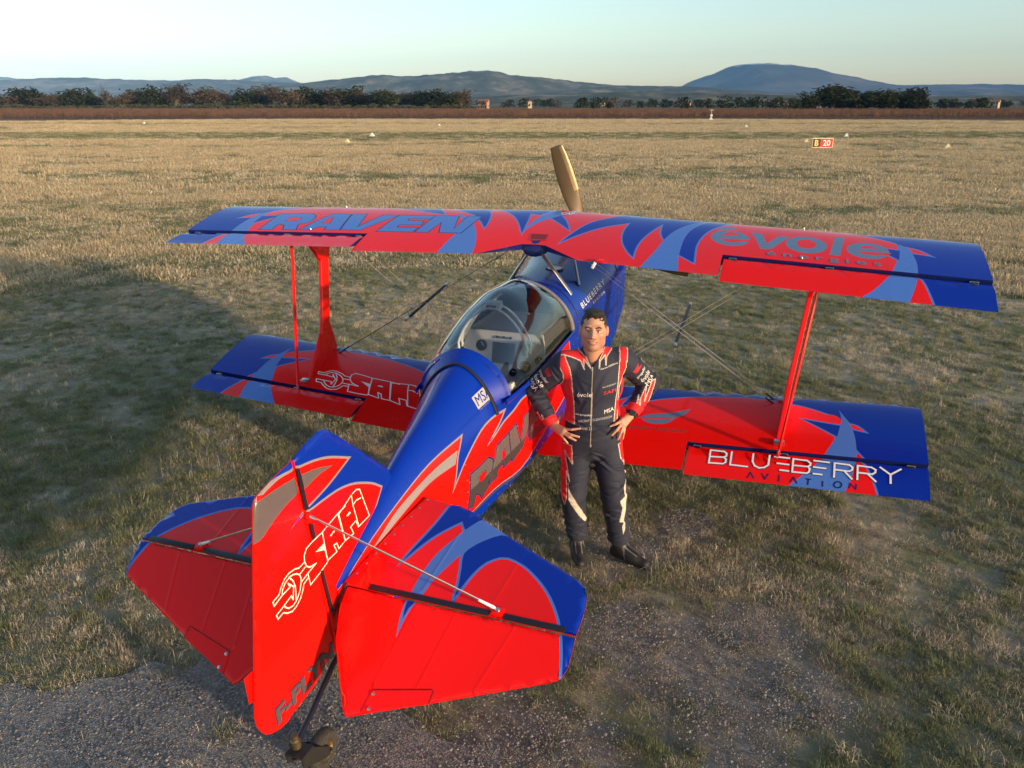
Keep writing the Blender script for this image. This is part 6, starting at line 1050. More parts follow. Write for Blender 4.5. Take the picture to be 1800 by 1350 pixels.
def limb(a, b, r, n, amp, cross=.5, lo=0., hi=1.):
    a, b = np.array(a), np.array(b); u = (b-a)/np.linalg.norm(b-a)
    for _ in range(n):
        f = rc.uniform(lo, hi); an = rc.uniform(0, 6.28); e1_ = np.cross(u, (0, 1, 0)); e1_ /= np.linalg.norm(e1_); e2_ = np.cross(u, e1_); nr = e1_*math.cos(an)+e2_*math.sin(an); tg = np.cross(u, nr); d_ = tg*cross+u*rc.uniform(-.55, .55)
        crease(a+(b-a)*f+nr*r, d_, nr, rc.uniform(.03, .075), rc.uniform(.006, .013), amp*rc.uniform(.5, 1.2))
limb(RS, RE, .07, 16, .006, 1., .15, .95); limb(RE, RW, .055, 16, .006, 1., .0, .9); limb(LS, LE_, .07, 16, .006, 1., .15, .95); limb(LE_, LWr, .055, 16, .006, 1., .0, .9)
for a, b, c_ in (((-.225, 0, .89), (-.245, .03, .50), (-.213, -.045, .165)), ((-.042, -.02, .89), (.03, .04, .51), (.078, -.03, .165))):
    limb(a, b, .09, 26, .0065, .9, .1, 1.); limb(b, c_, .075, 20, .006, 1., .0, .65); limb(b, c_, .07, 18, .008, 1., .65, 1.)
for _ in range(18): crease((-.135+rc.uniform(-.16, .16), .115, rc.uniform(.94, 1.10)), (1, 0, rc.uniform(-.35, .35)), (0, 1, 0), rc.uniform(.04, .10), rc.uniform(.006, .012), rc.uniform(.003, .006))
for _ in range(12): crease((-.135+rc.uniform(-.14, .14), .115, rc.uniform(1.12, 1.36)), (rc.uniform(-1, 1), 0, rc.uniform(.2, 1)), (0, 1, 0), rc.uniform(.04, .10), rc.uniform(.008, .014), rc.uniform(.0015, .0035))
for k in range(10):
    sx = -1 if k % 2 else 1; crease((-.13+sx*rc.uniform(.03, .11), .10, rc.uniform(.76, .88)), (sx*1., 0, -rc.uniform(.2, .8)), (0, 1, 0), rc.uniform(.04, .09), rc.uniform(.006, .011), rc.uniform(.004, .007))
# cut: wrists, neck opening, hems
def halfspace(c, n):
    n = np.array(n)/np.linalg.norm(n); return (X_-c[0])*n[0]+(Y_-c[1])*n[1]+(Z_-c[2])*n[2]
for w, e in ((RW, RE), (LWr, LE_)):
    n = np.array(w)-np.array(e); d = halfspace(np.array(w)+n/np.linalg.norm(n)*.0, n); near = ((X_-w[0])**2+(Y_-w[1])**2+(Z_-w[2])**2) < .10**2
    onarm = near & (np.sqrt((X_-w[0])**2+(Y_-w[1])**2+(Z_-w[2])**2) < .075); S.F = np.where(onarm, np.maximum(S.F, d), S.F)
S.F = np.maximum(S.F, Z_-(1.535-.03*np.clip((Y_+.02)/.08, -1, 1)+0*X_))
neck = np.sqrt((X_+.145)**2+((Y_+.018)*.95)**2)-(.064); S.F = np.where(Z_ > 1.42, np.maximum(S.F, -neck), S.F)
vee = np.maximum(abs(X_+.143)-.062*np.clip((Z_-1.432)/.09, 0, 1), .02-Y_); S.F = np.where(Z_ > 1.425, np.maximum(S.F, -vee), S.F)
P, Q = S.net(); N = vnorm(P, Q)
col = np.tile(np.array([.012, .016, .036]), (len(P), 1)); XZ = P[:, [0, 2]]; fr = N[:, 1]
arm = (P[:, 2] > .98) & ((P[:, 0] < -.345-.02*(P[:, 2] < 1.3)) | (P[:, 0] > .085))
CR, CC = np.array([.62, .006, .012]), np.array([.60, .50, .40])
def stamp(poly, c_, m, pipe=.0024):
    i = inside(XZ, poly) & m; col[i] = c_
    if pipe: col[(edge_dist(XZ, poly) < pipe) & m] = CC
for i, p in enumerate(SUIT['red']): stamp(p, CR, (~arm if i < 4 else True) & (fr > -.15 if i < 4 else fr > -.45) & (P[:, 2] > .2))
for sidex, m in ((-.33, (P[:, 0] < -.26)), (.06, (P[:, 0] > 0))): col[m & ~arm & (P[:, 2] > .78) & (P[:, 2] < 1.33) & (abs(fr) < .45)] = CR
for k, m in (('redarmR', P[:, 0] < -.33), ('redarmL', P[:, 0] > .07)): stamp(SUIT[k], CR, m & (P[:, 2] < 1.33) & (P[:, 2] > .9), .0026)
for p in SUIT['cream']: stamp(p, CC, fr > -.35, 0)
# cuffs, zip, patches on the sleeves
for w, e in ((RW, RE), (LWr, LE_)):
    n = (np.array(e)-np.array(w))/np.linalg.norm(np.array(e)-np.array(w)); t = (P-np.array(w))@n; col[(t < .05) & (np.linalg.norm(P-np.array(w), axis=1) < .10) & ((P[:, 0] < -.33) | (P[:, 0] > .085))] = CR
zx = -.143+.012*(1.44-P[:, 2]); zp = (abs(P[:, 0]-zx) < .009) & (fr > .3) & (P[:, 2] > .82) & (P[:, 2] < 1.44); col[zp] = (.006, .007, .010)
zp = (abs(P[:, 0]-zx) < .0035) & (fr > .3) & (P[:, 2] > .90) & (P[:, 2] < 1.43); col[zp] = (.40, .33, .25)
for a0, a1, sx in ((RS, RE, -1), (LS, LE_, 1)):
    a0, a1 = np.array(a0), np.array(a1); u = (a1-a0)/np.linalg.norm(a1-a0); t = (P-a0)@u/np.linalg.norm(a1-a0); rad = P-a0-np.outer((P-a0)@u, u); side = (rad[:, 0]*sx*.6+rad[:, 1]*.7) > .066
    col[side & (t > .24) & (t < .36) & (np.linalg.norm(rad, axis=1) < .1)] = (.40, .01, .02)
suit = body_mesh('flight_suit', P, Q, vcol('suit_cloth', .75, sheen=.03, bump=.25, bs=420.), body, col)
bv = BVHTree.FromPolygons([tuple(v) for v in toW(P)], Q[:, ::-1].tolist())
M_thr = pbr('white_thread', (.75, .72, .66), .7); M_thr_r = pbr('red_thread', (.6, .02, .03), .7); M_thr_g = pbr('grey_thread', (.42, .42, .46), .7)
def badge(text, key, mat, bold=.01, shear=0., dirv=PE2):
    V_, F_ = text_tris(text, bold, shear); A = affine(SUITT[key], V_); out_ = []
    for x, z in A:
        o = Vector(toW([(x, .45, z)])[0]); h = bv.ray_cast(o, Vector(-PE2)); out_.append((h[0]+Vector(PE2)*.003) if h[0] else Vector(toW([(x, .12, z)])[0]))
    b = mesh('badge_lettering', out_, F_, mat, suit, None, True); b['kind'] = 'stuff'
for tx, k, m in (('évole', 'evole', M_thr), ('mt-propeller', 'prop', M_thr), ('AIRCRAFTSTUDIODESIGN', 'asd', M_thr_g), ('level 21', 'num', M_thr_g), ('Florent ODDON', 'name', M_thr), ('BLUEBERRY', 'blue', M_thr_g), ('SAFI', 'safi', M_thr_r), ('MSA', 'msa', M_thr)):
    badge(tx, k, m, 0.)
def sleeve(text, a0, a1, t0, t1, sx, w, mat):
    """lettering that runs across the outside of the upper sleeve"""
    V_, F_ = text_tris(text, 0.); a0, a1 = np.array(a0), np.array(a1); u = (a1-a0)/np.linalg.norm(a1-a0); out_ = np.array([sx*.55, .80, .15]); out_ -= u*(out_@u); out_ /= np.linalg.norm(out_); tg = np.cross(u, out_)
    if tg[0] < 0: tg = -tg
    R_ = []
    for a, b in V_:
        p = a0+(a1-a0)*(t1+(t0-t1)*b)+tg*(a-.5)*w+out_*.2; o = Vector(toW([p])[0]); dv = Vector(toW([p-out_])[0])-o; h = bv.ray_cast(o, dv.normalized()); R_.append(h[0]-dv.normalized()*.003 if h[0] else o)
    b = mesh('badge_lettering', R_, F_, mat, suit); b['kind'] = 'stuff'
for tx, t0, t1, w in (('propeller', .42, .52, .10), ('évole', .55, .68, .095), ('MSA', .72, .85, .085)):
    sleeve(tx, RS, RE, t0, t1, -1, w, M_thr); sleeve(tx, LS, LE_, t0, t1, 1, w*.9, M_thr)
# shoes
for nm, ank, toe, heel in (('r', (-.213, -.045), (-.172, .165), (-.222, -.105)), ('l', (.078, -.03), (.285, .100), (.030, -.060))):
    K = Field((min(ank[0], toe[0], heel[0])-.09, -.16, -.004), (max(toe[0], ank[0])+.09, .33, .235), .0045)
    t_, h_ = np.array(toe), np.array(heel); u = (t_-h_)/np.linalg.norm(t_-h_); pt = lambda f, z: (*(h_+(t_-h_)*f), z)
    K.cap((ank[0], ank[1], .20), (ank[0]+u[0]*.01, ank[1]+u[1]*.01, .10), .056, .052, .02); K.cap(pt(.12, .045), pt(.45, .05), .044, .046, .03); K.cap(pt(.35, .075), pt(.62, .050), .042, .040, .03); K.cap(pt(.6, .038), pt(.90, .032), .045, .034, .03)
    zz = (K.lo[2]+K.h*np.arange(K.n[2]))[None, None, :]; K.F = np.maximum(K.F, (.003-zz).astype(np.float32)); K.F = np.maximum(K.F, (zz-.215).astype(np.float32))
    P, Q = K.net(); N = vnorm(P, Q); c_ = np.tile(np.array([.011, .010, .011]), (len(P), 1)); f = ((P[:, :2]-h_)@u)/np.linalg.norm(t_-h_); sd = np.abs((P[:, :2]-h_)@np.array([-u[1], u[0]]))
    c_[(P[:, 2] < .016) & (f < .45)] = (.16, .15, .14); c_[(abs(f-.42-(.09-P[:, 2])*1.1) < .018) & (P[:, 2] > .03) & (sd > .012)] = (.10, .095, .09); c_[(abs(sd-.020) < .0028) & (f > .40) & (f < .72) & (N[:, 2] > .2)] = (.20, .18, .17)
    c_[(abs(P[:, 2]-.165) < .008) & (N@np.array([u[0], u[1], 0]) > .1)] = (.35, .33, .31)
    o = body_mesh('shoe', P, Q, vcol('shoe', .6, bump=.3, bs=150.), body, c_)
# wrist watch
wl, el_ = np.array(LWr), np.array(LE_); u = (wl-el_)/np.linalg.norm(wl-el_); wc = wl+u*.012; wW = toW([wc, wc+u])
ax3 = Vector(wW[1]-wW[0]).normalized(); cW = Vector(wW[0]); out_ = Vector(toW([(0, 1, .25)])[0]-PO); out_ -= ax3*out_.dot(ax3); out_.normalize(); e2_ = ax3.cross(out_)
ring = [cW+(out_*math.cos(a)*.036+e2_*math.sin(a)*.033) for a in np.linspace(0, 2*math.pi, 25)]
wt = MB().tube(ring, [(.011, .003)]*25, 8, cap=False, flat=tuple(ax3)).build('wristwatch', M_black, body)
MB().lathe([(0, .021), (.008, .023), (.011, .021), (.0115, .018)], cW+out_*.034, out_, 24).lathe([(.011, .0185), (.0112, 0)], cW+out_*.034, out_, 24, 1).build('watch_face', [M_black, pbr('watch_glass', (.02, .02, .025), .08)], wt)
# ---------------------------------------------------------------- far field: signs, markers, trees, houses, hills, air
sg_ = empty('airfield_sign', (SIGN[0], SIGN[1], 0), 'black and red runway sign reading B 20 beyond the right wing', 'sign')
vx, vy = Vector((FD[1], -FD[0], 0)), Vector((-FD[0], -FD[1], 0)); sc0 = Vector((SIGN[0], SIGN[1], .42))
def face(o, w, h, off): return [o+vx*a*w/2+Vector((0, 0, b*h/2))+vy*off for a, b in ((-1, -1), (1, -1), (1, 1), (-1, 1))]
MB().prism(face(sc0, 1.46, .66, 0), vy*.05).build('sign_frame', pbr('sign_cream', (.75, .62, .40), .6), sg_, False)
MB().prism(face(sc0-vx*.43, .52, .56, .03), vy*.02).build('sign_panel', pbr('sign_black', (.02, .018, .018), .5), sg_, False)
MB().prism(face(sc0+vx*.27, .84, .56, .03), vy*.02).build('sign_panel', pbr('sign_red', (.62, .02, .03), .5), sg_, False)
for tx, cx, w, mt in (('B', -.43, .26, pbr('sign_yellow', (.85, .6, .12), .5)), ('20', .27, .52, pbr('sign_white', (.8, .78, .74), .5))):
    V_, F_ = text_tris(tx, .02); mesh('lettering', [sc0+vx*(cx+(a-.5)*w)+Vector((0, 0, (b-.5)*.40))+vy*.045 for a, b in V_], F_, mt, sg_)
for s in (-.55, .55): MB().tube([sc0+vx*s-Vector((0, 0, .45)), sc0+vx*s-Vector((0, 0, .3))], .03, 6).build('sign_leg', M_dksteel, sg_)
M_cw = pbr('marker_white', (.80, .77, .72), .6); M_cy = pbr('marker_cream', (.78, .62, .34), .6)
lab = {0: 'white pyramid marker beyond the left wing, left of the propeller', 1: 'cream pyramid marker nearest the left wing on the far grass', 2: 'cream pyramid marker just left of the red runway sign', 3: 'white pyramid marker just right of the red runway sign', 4: 'cream pyramid marker farthest right on the grass', 5: 'tiny white marker far off at the left of the field', 6: 'tiny white marker far off in the middle of the field', 7: 'tiny white marker far off below the mountain'}
for i, (x, y, k) in enumerate(CONES):
    s = .22; h = .34; c_ = Vector((x, y, 0)); V_ = [c_+Vector((a*s, b*s, 0)) for a, b in ((-1, -1), (1, -1), (1, 1), (-1, 1))]+[c_+Vector((a*.03, b*.03, h)) for a, b in ((-1, -1), (1, -1), (1, 1), (-1, 1))]
    o = mesh('runway_marker', V_, [(0, 1, 5, 4), (1, 2, 6, 5), (2, 3, 7, 6), (3, 0, 4, 7), (4, 5, 6, 7)], M_cw if k == 'w' else M_cy, None, None, False); tag(o, lab[i], 'marker', 'pyramid markers along the runway')
me_ = empty('weather_mast', (MAST[0], MAST[1], 0), 'small white weather mast on the far field edge below the mountain', 'mast'); b0 = Vector((MAST[0], MAST[1], 0))
MB().tube([b0, b0+Vector((0, 0, 2.1))], .05, 8).build('mast_pole', M_steel, me_); MB().box(b0+Vector((0, 0, 1.0)), (.4, .35, .4), None, 0, .04).build('mast_box', M_cw, me_); MB().prism([b0+Vector((-.4, 0, .25)), b0+Vector((.4, 0, .25)), b0+Vector((0, 0, .75))], (0, .4, 0)).build('mast_base', M_cw, me_, False); MB().tube([b0+Vector((-.4, 0, 1.95)), b0+Vector((.4, 0, 1.95))], .04, 6).build('mast_arm', M_cw, me_)
# houses
M_wall = [pbr('render_cream', (.40, .32, .21), .85), pbr('render_pink', (.36, .24, .18), .85), pbr('render_white', (.40, .36, .31), .85)]; M_roof = pbr('clay_tiles', (.28, .13, .085), .8, var=.2, vscale=.8); M_pane = pbr('dark_pane', (.03, .03, .035), .2)
hl_ = ['cream farmhouse at the far right beyond the dark trees', 'pink farmhouse at the end of the long tree line', 'small white house among the trees below the mountain', 'white farmhouse in the trees right of the tree line', 'pale house beside the dark evergreen clump']
for i, (x, y, w) in enumerate(HOUSES):
    e = empty('farmhouse' if i < 5 else 'village_house', (x, y, 0), hl_[i] if i < 5 else ['leftmost', 'second', 'third', 'fourth', 'fifth', 'lone far', 'lone second far', 'small hillside', 'small lower'][i-5]+' tiny pale house of the distant village below the hills', 'house', None if i < 5 else 'houses of the distant village'); rz = rotm('Z', random.uniform(-.5, .5)); w *= .8; h = 4.2 if i < 5 else 6.; d_ = w*.6; o = Vector((x, y, 0))
    q = lambda a, b, c_: o+rz@Vector((a, b, c_)); wl_ = MB().prism([q(-w/2, 0, 0), q(w/2, 0, 0), q(w/2, 0, h), q(-w/2, 0, h)], rz@Vector((0, d_, 0))).build('wall', M_wall[i % 3], e, False)
    MB().prism([q(0, -d_/2-.4, h), q(0, d_/2+.4, h), q(0, 0, h+1.7)], rz@Vector((w+.8, 0, 0))).build('roof', M_roof, e, False)
    if i < 5:
        for k in range(4):
            a = -w/2+w*(k+.5)/4
            for z in (1.3, 3.8): MB().prism([q(a-.4, -d_/2-.03, z-.6), q(a+.4, -d_/2-.03, z-.6), q(a+.4, -d_/2-.03, z+.6), q(a-.4, -d_/2-.03, z+.6)], rz@Vector((0, .08, 0))).build('window', M_pane, e, False)
# trees
def leafmat(name, a, b, tl=.25):
    m, t, out = nt(name); vec = t.nodes.new('ShaderNodeTexCoord').outputs['Object']; col = ramp(t, nodes_noise(t, vec, .9, 4), [(.3, a), (.7, b)]); oi = t.nodes.new('ShaderNodeObjectInfo'); col = mixc(t, 1., col, ramp(t, oi.outputs['Random'], [(0, (.8, .8, .8)), (1, (1.25, 1.2, 1.15))]), 'MULTIPLY')
    d = t.nodes.new('ShaderNodeBsdfDiffuse'); tr = t.nodes.new('ShaderNodeBsdfTranslucent'); ms = t.nodes.new('ShaderNodeMixShader'); ms.inputs[0].default_value = tl
    t.links.new(col, d.inputs[0]); t.links.new(col, tr.inputs[0]); t.links.new(d.outputs[0], ms.inputs[1]); t.links.new(tr.outputs[0], ms.inputs[2]); t.links.new(ms.outputs[0], out.inputs[0]); return m
L_b = leafmat('bare_twigs', (.060, .050, .036), (.12, .096, .068)); L_e = leafmat('evergreen_leaves', (.022, .030, .014), (.055, .065, .030)); L_o = leafmat('olive_leaves', (.075, .085, .050), (.14, .145, .09)); M_bark = pbr('bark', (.10, .08, .06), .9)
def tree_meshes(seed, kind):
    """unit-height tree: (trunk mesh, crown mesh)"""
    rg_ = random.Random(seed); mb = MB(); H0 = {'b': .30, 'e': .16, 't': .34, 'o': .12}[kind]; tips = []
    mb.tube([(0, 0, 0), (rg_.uniform(-.02, .02), rg_.uniform(-.02, .02), H0)], [.035, .024], 6)
    nb = {'b': 13, 'e': 14, 't': 6, 'o': 8}[kind]; sp = {'b': .40, 'e': .38, 't': .20, 'o': .5}[kind]
    for k in range(nb):
        a = k*2.4+rg_.uniform(-.4, .4); r = sp*rg_.uniform(.35, 1.); z = H0+(1-H0)*rg_.uniform(.15, 1.0)*(1-.40*(r/sp)**2); tp_ = Vector((r*math.cos(a), r*math.sin(a), z)); md_ = Vector((tp_.x*.35, tp_.y*.35, H0+(z-H0)*.5)); mb.tube([(0, 0, H0*.8), md_, tp_], [.02, .011, .004], 5); tips.append((md_+tp_)/2); tips.append(tp_)
    me1 = bpy.data.meshes.new('trunk'); me1.from_pydata(mb.V, [], mb.F); me1.materials.append(M_bark)
    V, F = [], []; n = {'b': 1100, 'e': 1700, 't': 260, 'o': 520}[kind]; ls = {'b': (.018, .065), 'e': (.032, .06), 't': (.015, .05), 'o': (.035, .08)}[kind]
    for _ in range(n):
        c_ = rg_.choice(tips)+Vector((rg_.gauss(0, 1), rg_.gauss(0, 1), rg_.gauss(0, .8)))*(.085 if kind != 'e' else .105)
        c_.z = min(max(c_.z, H0*.55), 1.0)
        u = Vector((rg_.gauss(0, 1), rg_.gauss(0, 1), rg_.gauss(.5, 1))).normalized(); v = u.orthogonal().normalized(); v.rotate(Matrix.Rotation(rg_.uniform(0, 6.28), 3, u)); a_, b_ = (ls[1]*rg_.uniform(.6, 1.2), ls[0]*rg_.uniform(.6, 1.3)); w_ = u.cross(v); i0 = len(V)
        V += [c_-v*a_, c_+w_*b_, c_+v*a_, c_-w_*b_]; F.append((i0, i0+1, i0+2, i0+3))
    me2 = bpy.data.meshes.new('crown'); me2.from_pydata([tuple(v) for v in V], [], F); me2.materials.append({'b': L_b, 'e': L_e, 't': L_b, 'o': L_o}[kind]); return me1, me2
TM = {k: [tree_meshes(s*7+ord(k), k) for s in range(3)] for k in 'beto'}
def plant(name, kind, x, y, h, wid, label, cat, group):
    e = empty(name, (x, y, 0), label, cat, group); t1, t2 = random.choice(TM[kind]); rz = random.uniform(0, 6.28)
    for nm, me in (('trunk', t1), ('crown', t2)):
        o = bpy.data.objects.new(nm, me); COL.objects.link(o); o.parent = e; o.scale = (wid, wid, h); o.rotation_euler = (0, 0, rz)
    return e
for i, (x, y, h, k) in enumerate(TREES_L):
    nm = {'b': 'bare_oak', 'e': 'evergreen_oak', 't': 'bare_poplar'}[k]
    od = ['first', 'second', 'third', 'fourth', 'fifth', 'sixth', 'seventh', 'eighth', 'ninth', 'tenth', 'eleventh', 'twelfth', 'thirteenth', 'fourteenth', 'fifteenth'][sum(q[3] == k for q in TREES_L[:i])]
    lb = {'b': od+' bare brown oak from the left end of the long tree line', 'e': od+' dark evergreen oak from the left end of the long tree line', 't': 'thin bare tree with an ivy top rising above the left tree line'}[k]
    plant(nm, k, x, y, h*1.08, h*random.uniform(1.5, 1.95) if k != 't' else h*.9, lb, 'tree', {'b': 'bare oaks of the left tree line', 'e': 'evergreen oaks of the left tree line', 't': None}[k])
lr_ = ['small round evergreen at the left end of the dark clump', 'tallest dark evergreen of the clump behind the runway sign', 'low broad evergreen between taller ones in the dark clump', 'wide dark evergreen in the middle right of the clump', 'dark evergreen second from the right of the clump', 'narrow evergreen at the right end of the dark clump']
for i, (x, y, h, w) in enumerate(TREES_R): plant('evergreen_oak', 'e', x, y, h*1.36, w*1.9, lr_[i], 'tree', 'dark evergreen clump on the right')
for x, y in OLIVES: plant('olive_bush', 'o', x, y, random.uniform(2.6, 3.8), random.uniform(3.8, 5.2), 'grey green olive bush in the row before the left tree line', 'bush', 'olive row before the tree line')
# uncountable woods beyond
def far_pt(px, D_): return Vector((CAM.x, CAM.y, 0))+FDv*D_+vx*(px/1438.7*D_)
V_, F_, fm_ = [], [], []
for _ in range(420):
    px = random.uniform(-1100, 1200); D_ = random.uniform(450, 900); h = random.uniform(3.5, 8.); w = h*random.uniform(.8, 1.4); c0 = far_pt(px, D_); bare = random.random() < (.45 if px < 250 else .15)
    for _ in range(110):
        q = Vector((random.gauss(0, .33)*w, random.gauss(0, .33)*w, h*(.15+.8*random.random()**.8))); q.x *= 1-.5*(q.z/h); q += c0; s = random.uniform(.5, 1.1)*(1 if not bare else .7); u = Vector((random.gauss(0, 1), random.gauss(0, 1), random.gauss(.4, 1))).normalized(); v = u.orthogonal().normalized()*s; w2 = u.cross(v)*random.uniform(.5, 1.); i0 = len(V_); V_ += [q-v, q+w2, q+v, q-w2]; F_.append((i0, i0+1, i0+2, i0+3)); fm_.append(1 if bare else 0)
fw_ = mesh('far_wood', V_, F_, [L_e, L_b], None, fm_, False); tag(fw_, 'distant mixed wood behind the vineyard', 'wood', kind='stuff')
# vineyard: bare vines in rows
bm_v = []
for sd in range(4):
    rg_ = random.Random(sd); mb = MB(); mb.tube([(0, 0, 0), (.05*rg_.uniform(-1, 1), 0, .55)], [.05, .035], 4)
    V2, F2 = list(mb.V), list(mb.F)
    for _ in range(46):
        a = rg_.uniform(0, 6.28); b = Vector((rg_.gauss(0, .12), rg_.gauss(0, .35), .5+rg_.uniform(0, .1))); e = b+Vector((rg_.gauss(0, .22), rg_.gauss(0, .35), rg_.uniform(.35, .95))); w = Vector((math.cos(a), math.sin(a), 0))*.022; i0 = len(V2); V2 += [tuple(b-w), tuple(b+w), tuple(e+w*.6), tuple(e-w*.6)]; F2.append((i0, i0+1, i0+2, i0+3))
    me = bpy.data.meshes.new('vine'); me.from_pydata(V2, [], F2); me.materials.append(leafmat('vine_canes', (.115, .070, .052), (.175, .112, .085), .15)); bm_v.append(bpy.data.objects.new('vine', me))
# ---------------------------------------------------------------- scattered ground cover (uncountable: one object per kind)
def scatter(name, pts, idx, rotz, scl, protos, label, cat):
    coll = bpy.data.collections.new(name+'_variants')
    for i, o in enumerate(protos): o.name = '%s_%02d' % (name, i); coll.objects.link(o)
    me = bpy.data.meshes.new(name); me.from_pydata([tuple(p) for p in pts], [], [])
    for nm, ty, data in (('vi', 'INT', np.asarray(idx, np.int32)), ('rz', 'FLOAT', np.asarray(rotz, np.float32)), ('sc', 'FLOAT', np.asarray(scl, np.float32))):
        a = me.attributes.new(nm, ty, 'POINT'); a.data.foreach_set('value', data)
    ob = bpy.data.objects.new(name, me); COL.objects.link(ob)
    ng = bpy.data.node_groups.new(name, 'GeometryNodeTree'); ng.interface.new_socket('Geometry', in_out='INPUT', socket_type='NodeSocketGeometry'); ng.interface.new_socket('Geometry', in_out='OUTPUT', socket_type='NodeSocketGeometry')
    N = ng.nodes; gi, go = N.new('NodeGroupInput'), N.new('NodeGroupOutput'); ip = N.new('GeometryNodeInstanceOnPoints'); ci = N.new('GeometryNodeCollectionInfo')
    ci.inputs['Collection'].default_value = coll; ci.inputs['Separate Children'].default_value = True; ci.inputs['Reset Children'].default_value = True
    def attr(nm, ty):
        a = N.new('GeometryNodeInputNamedAttribute'); a.data_type = ty; a.inputs[0].default_value = nm; return a.outputs[0]
    cx = N.new('ShaderNodeCombineXYZ'); ng.links.new(attr('rz', 'FLOAT'), cx.inputs[2]); er = N.new('FunctionNodeEulerToRotation'); ng.links.new(cx.outputs[0], er.inputs[0])
    ip.inputs['Pick Instance'].default_value = True
    ng.links.new(gi.outputs[0], ip.inputs['Points']); ng.links.new(ci.outputs[0], ip.inputs['Instance']); ng.links.new(attr('vi', 'INT'), ip.inputs['Instance Index']); ng.links.new(er.outputs[0], ip.inputs['Rotation']); ng.links.new(attr('sc', 'FLOAT'), ip.inputs['Scale'])
    ng.links.new(ip.outputs[0], go.inputs[0]); md = ob.modifiers.new('scatter', 'NODES'); md.node_group = ng
    return tag(ob, label, cat, kind='stuff')
def blade_mat(name, c0, c1, c2):
    m, t, out = nt(name); oi = t.nodes.new('ShaderNodeObjectInfo'); col = ramp(t, oi.outputs['Random'], [(0., c0), (.5, c1), (1., c2)])
    at = t.nodes.new('ShaderNodeAttribute'); at.attribute_name = 'tone'; col = mixc(t, 1., col, at.outputs['Color'], 'MULTIPLY')
    d = t.nodes.new('ShaderNodeBsdfDiffuse'); tr = t.nodes.new('ShaderNodeBsdfTranslucent'); ms = t.nodes.new('ShaderNodeMixShader'); ms.inputs[0].default_value = .30
    t.links.new(col, d.inputs[0]); t.links.new(col, tr.inputs[0]); t.links.new(d.outputs[0], ms.inputs[1]); t.links.new(tr.outputs[0], ms.inputs[2]); t.links.new(ms.outputs[0], out.inputs[0]); return m
M_dry = blade_mat('dry_blades', (.54, .45, .31), (.68, .57, .40), (.80, .69, .52)); M_grn = blade_mat('green_blades', (.18, .20, .105), (.26, .28, .145), (.37, .37, .20)); M_gld = blade_mat('golden_blades', (.52, .41, .25), (.66, .525, .33), (.78, .645, .43))
M_soilc = blade_mat('brown_blades', (.34, .275, .19), (.46, .37, .26), (.57, .465, .33))
def tuft(mat, n, rad, h0, h1, w, lean, seed, curl=.5):
    rg = random.Random(seed); V, F, tone = [], [], []
    for _ in range(n):
        a = rg.uniform(0, 2*math.pi); r = rad*math.sqrt(rg.random()); x, y = r*math.cos(a), r*math.sin(a); L = rg.uniform(h0, h1); da = a+rg.gauss(0, 1.2); ln = abs(rg.gauss(lean, lean*.5)); ww = w*rg.uniform(.6, 1.2)
        px, py = -math.sin(da+rg.gauss(0, .6))*ww/2, math.cos(da+rg.gauss(0, .6))*ww/2; tt = rg.uniform(.62, 1.2); i0 = len(V)
        for k, (f, wf) in enumerate(((0, 1), (.55, .75), (1, .08))):
            an = ln*(f+curl*f*f); s = L*f; cx, cy, cz = x+math.cos(da)*math.sin(an)*s, y+math.sin(da)*math.sin(an)*s, max(.004, math.cos(an)*s)
            V += [(cx+px*wf, cy+py*wf, cz-.006*(k == 0)), (cx-px*wf, cy-py*wf, cz-.006*(k == 0))]; tone += [tt*(.75+.3*f)]*2
        F += [(i0, i0+1, i0+3, i0+2), (i0+2, i0+3, i0+5, i0+4)]
    me = bpy.data.meshes.new('tuft'); me.from_pydata(V, [], F); me.materials.append(mat); a = me.color_attributes.new('tone', 'FLOAT_COLOR', 'POINT'); a.data.foreach_set('color', np.repeat(np.array(tone, np.float32), 4).reshape(-1, 4).ravel())
    return bpy.data.objects.new('tuft', me)
prot = [tuft(M_dry, 70, .10, .025, .075, .0036, 1.0, 1, .35), tuft(M_dry, 56, .07, .04, .10, .0036, .75, 2), tuft(M_dry, 64, .13, .03, .085, .0038, 1.3, 3, .2), tuft(M_grn, 80, .09, .025, .065, .0038, .9, 4), tuft(M_grn, 76, .12, .02, .055, .0038, 1.15, 5, .3), tuft(M_grn, 90, .065, .05, .11, .0038, .65, 6), tuft(M_dry, 16, .10, .08, .19, .0032, 1.15, 7), tuft(M_soilc, 70, .12, .02, .06, .0042, 1.3, 8, .2),
        tuft(M_gld, 110, .30, .05, .13, .012, .6, 11), tuft(M_gld, 100, .34, .05, .15, .013, .55, 12), tuft(M_dry, 100, .30, .04, .11, .012, .75, 13), tuft(M_grn, 110, .32, .03, .09, .012, .8, 14), tuft(M_grn, 90, .28, .04, .10, .012, .7, 15), tuft(M_soilc, 90, .32, .03, .08, .012, .9, 16)]
rg = np.random.default_rng(11); ca = math.atan2(FD[1], FD[0])
def wedge(r0, r1, dens, half=58):
    n = int(dens*R(half)*(r1*r1-r0*r0)); r = np.sqrt(rg.uniform(r0*r0, r1*r1, n)); a = ca+rg.uniform(-R(half), R(half), n)
    return np.stack([CAM.x+r*np.cos(a), CAM.y+r*np.sin(a)], 1), r
pts, idx, scl = [], [], []
grv = np.array(GRV); shoe_c = np.array([(.68, -1.27), (1.06, -1.30), (.71, -1.38), (1.10, -1.33)])
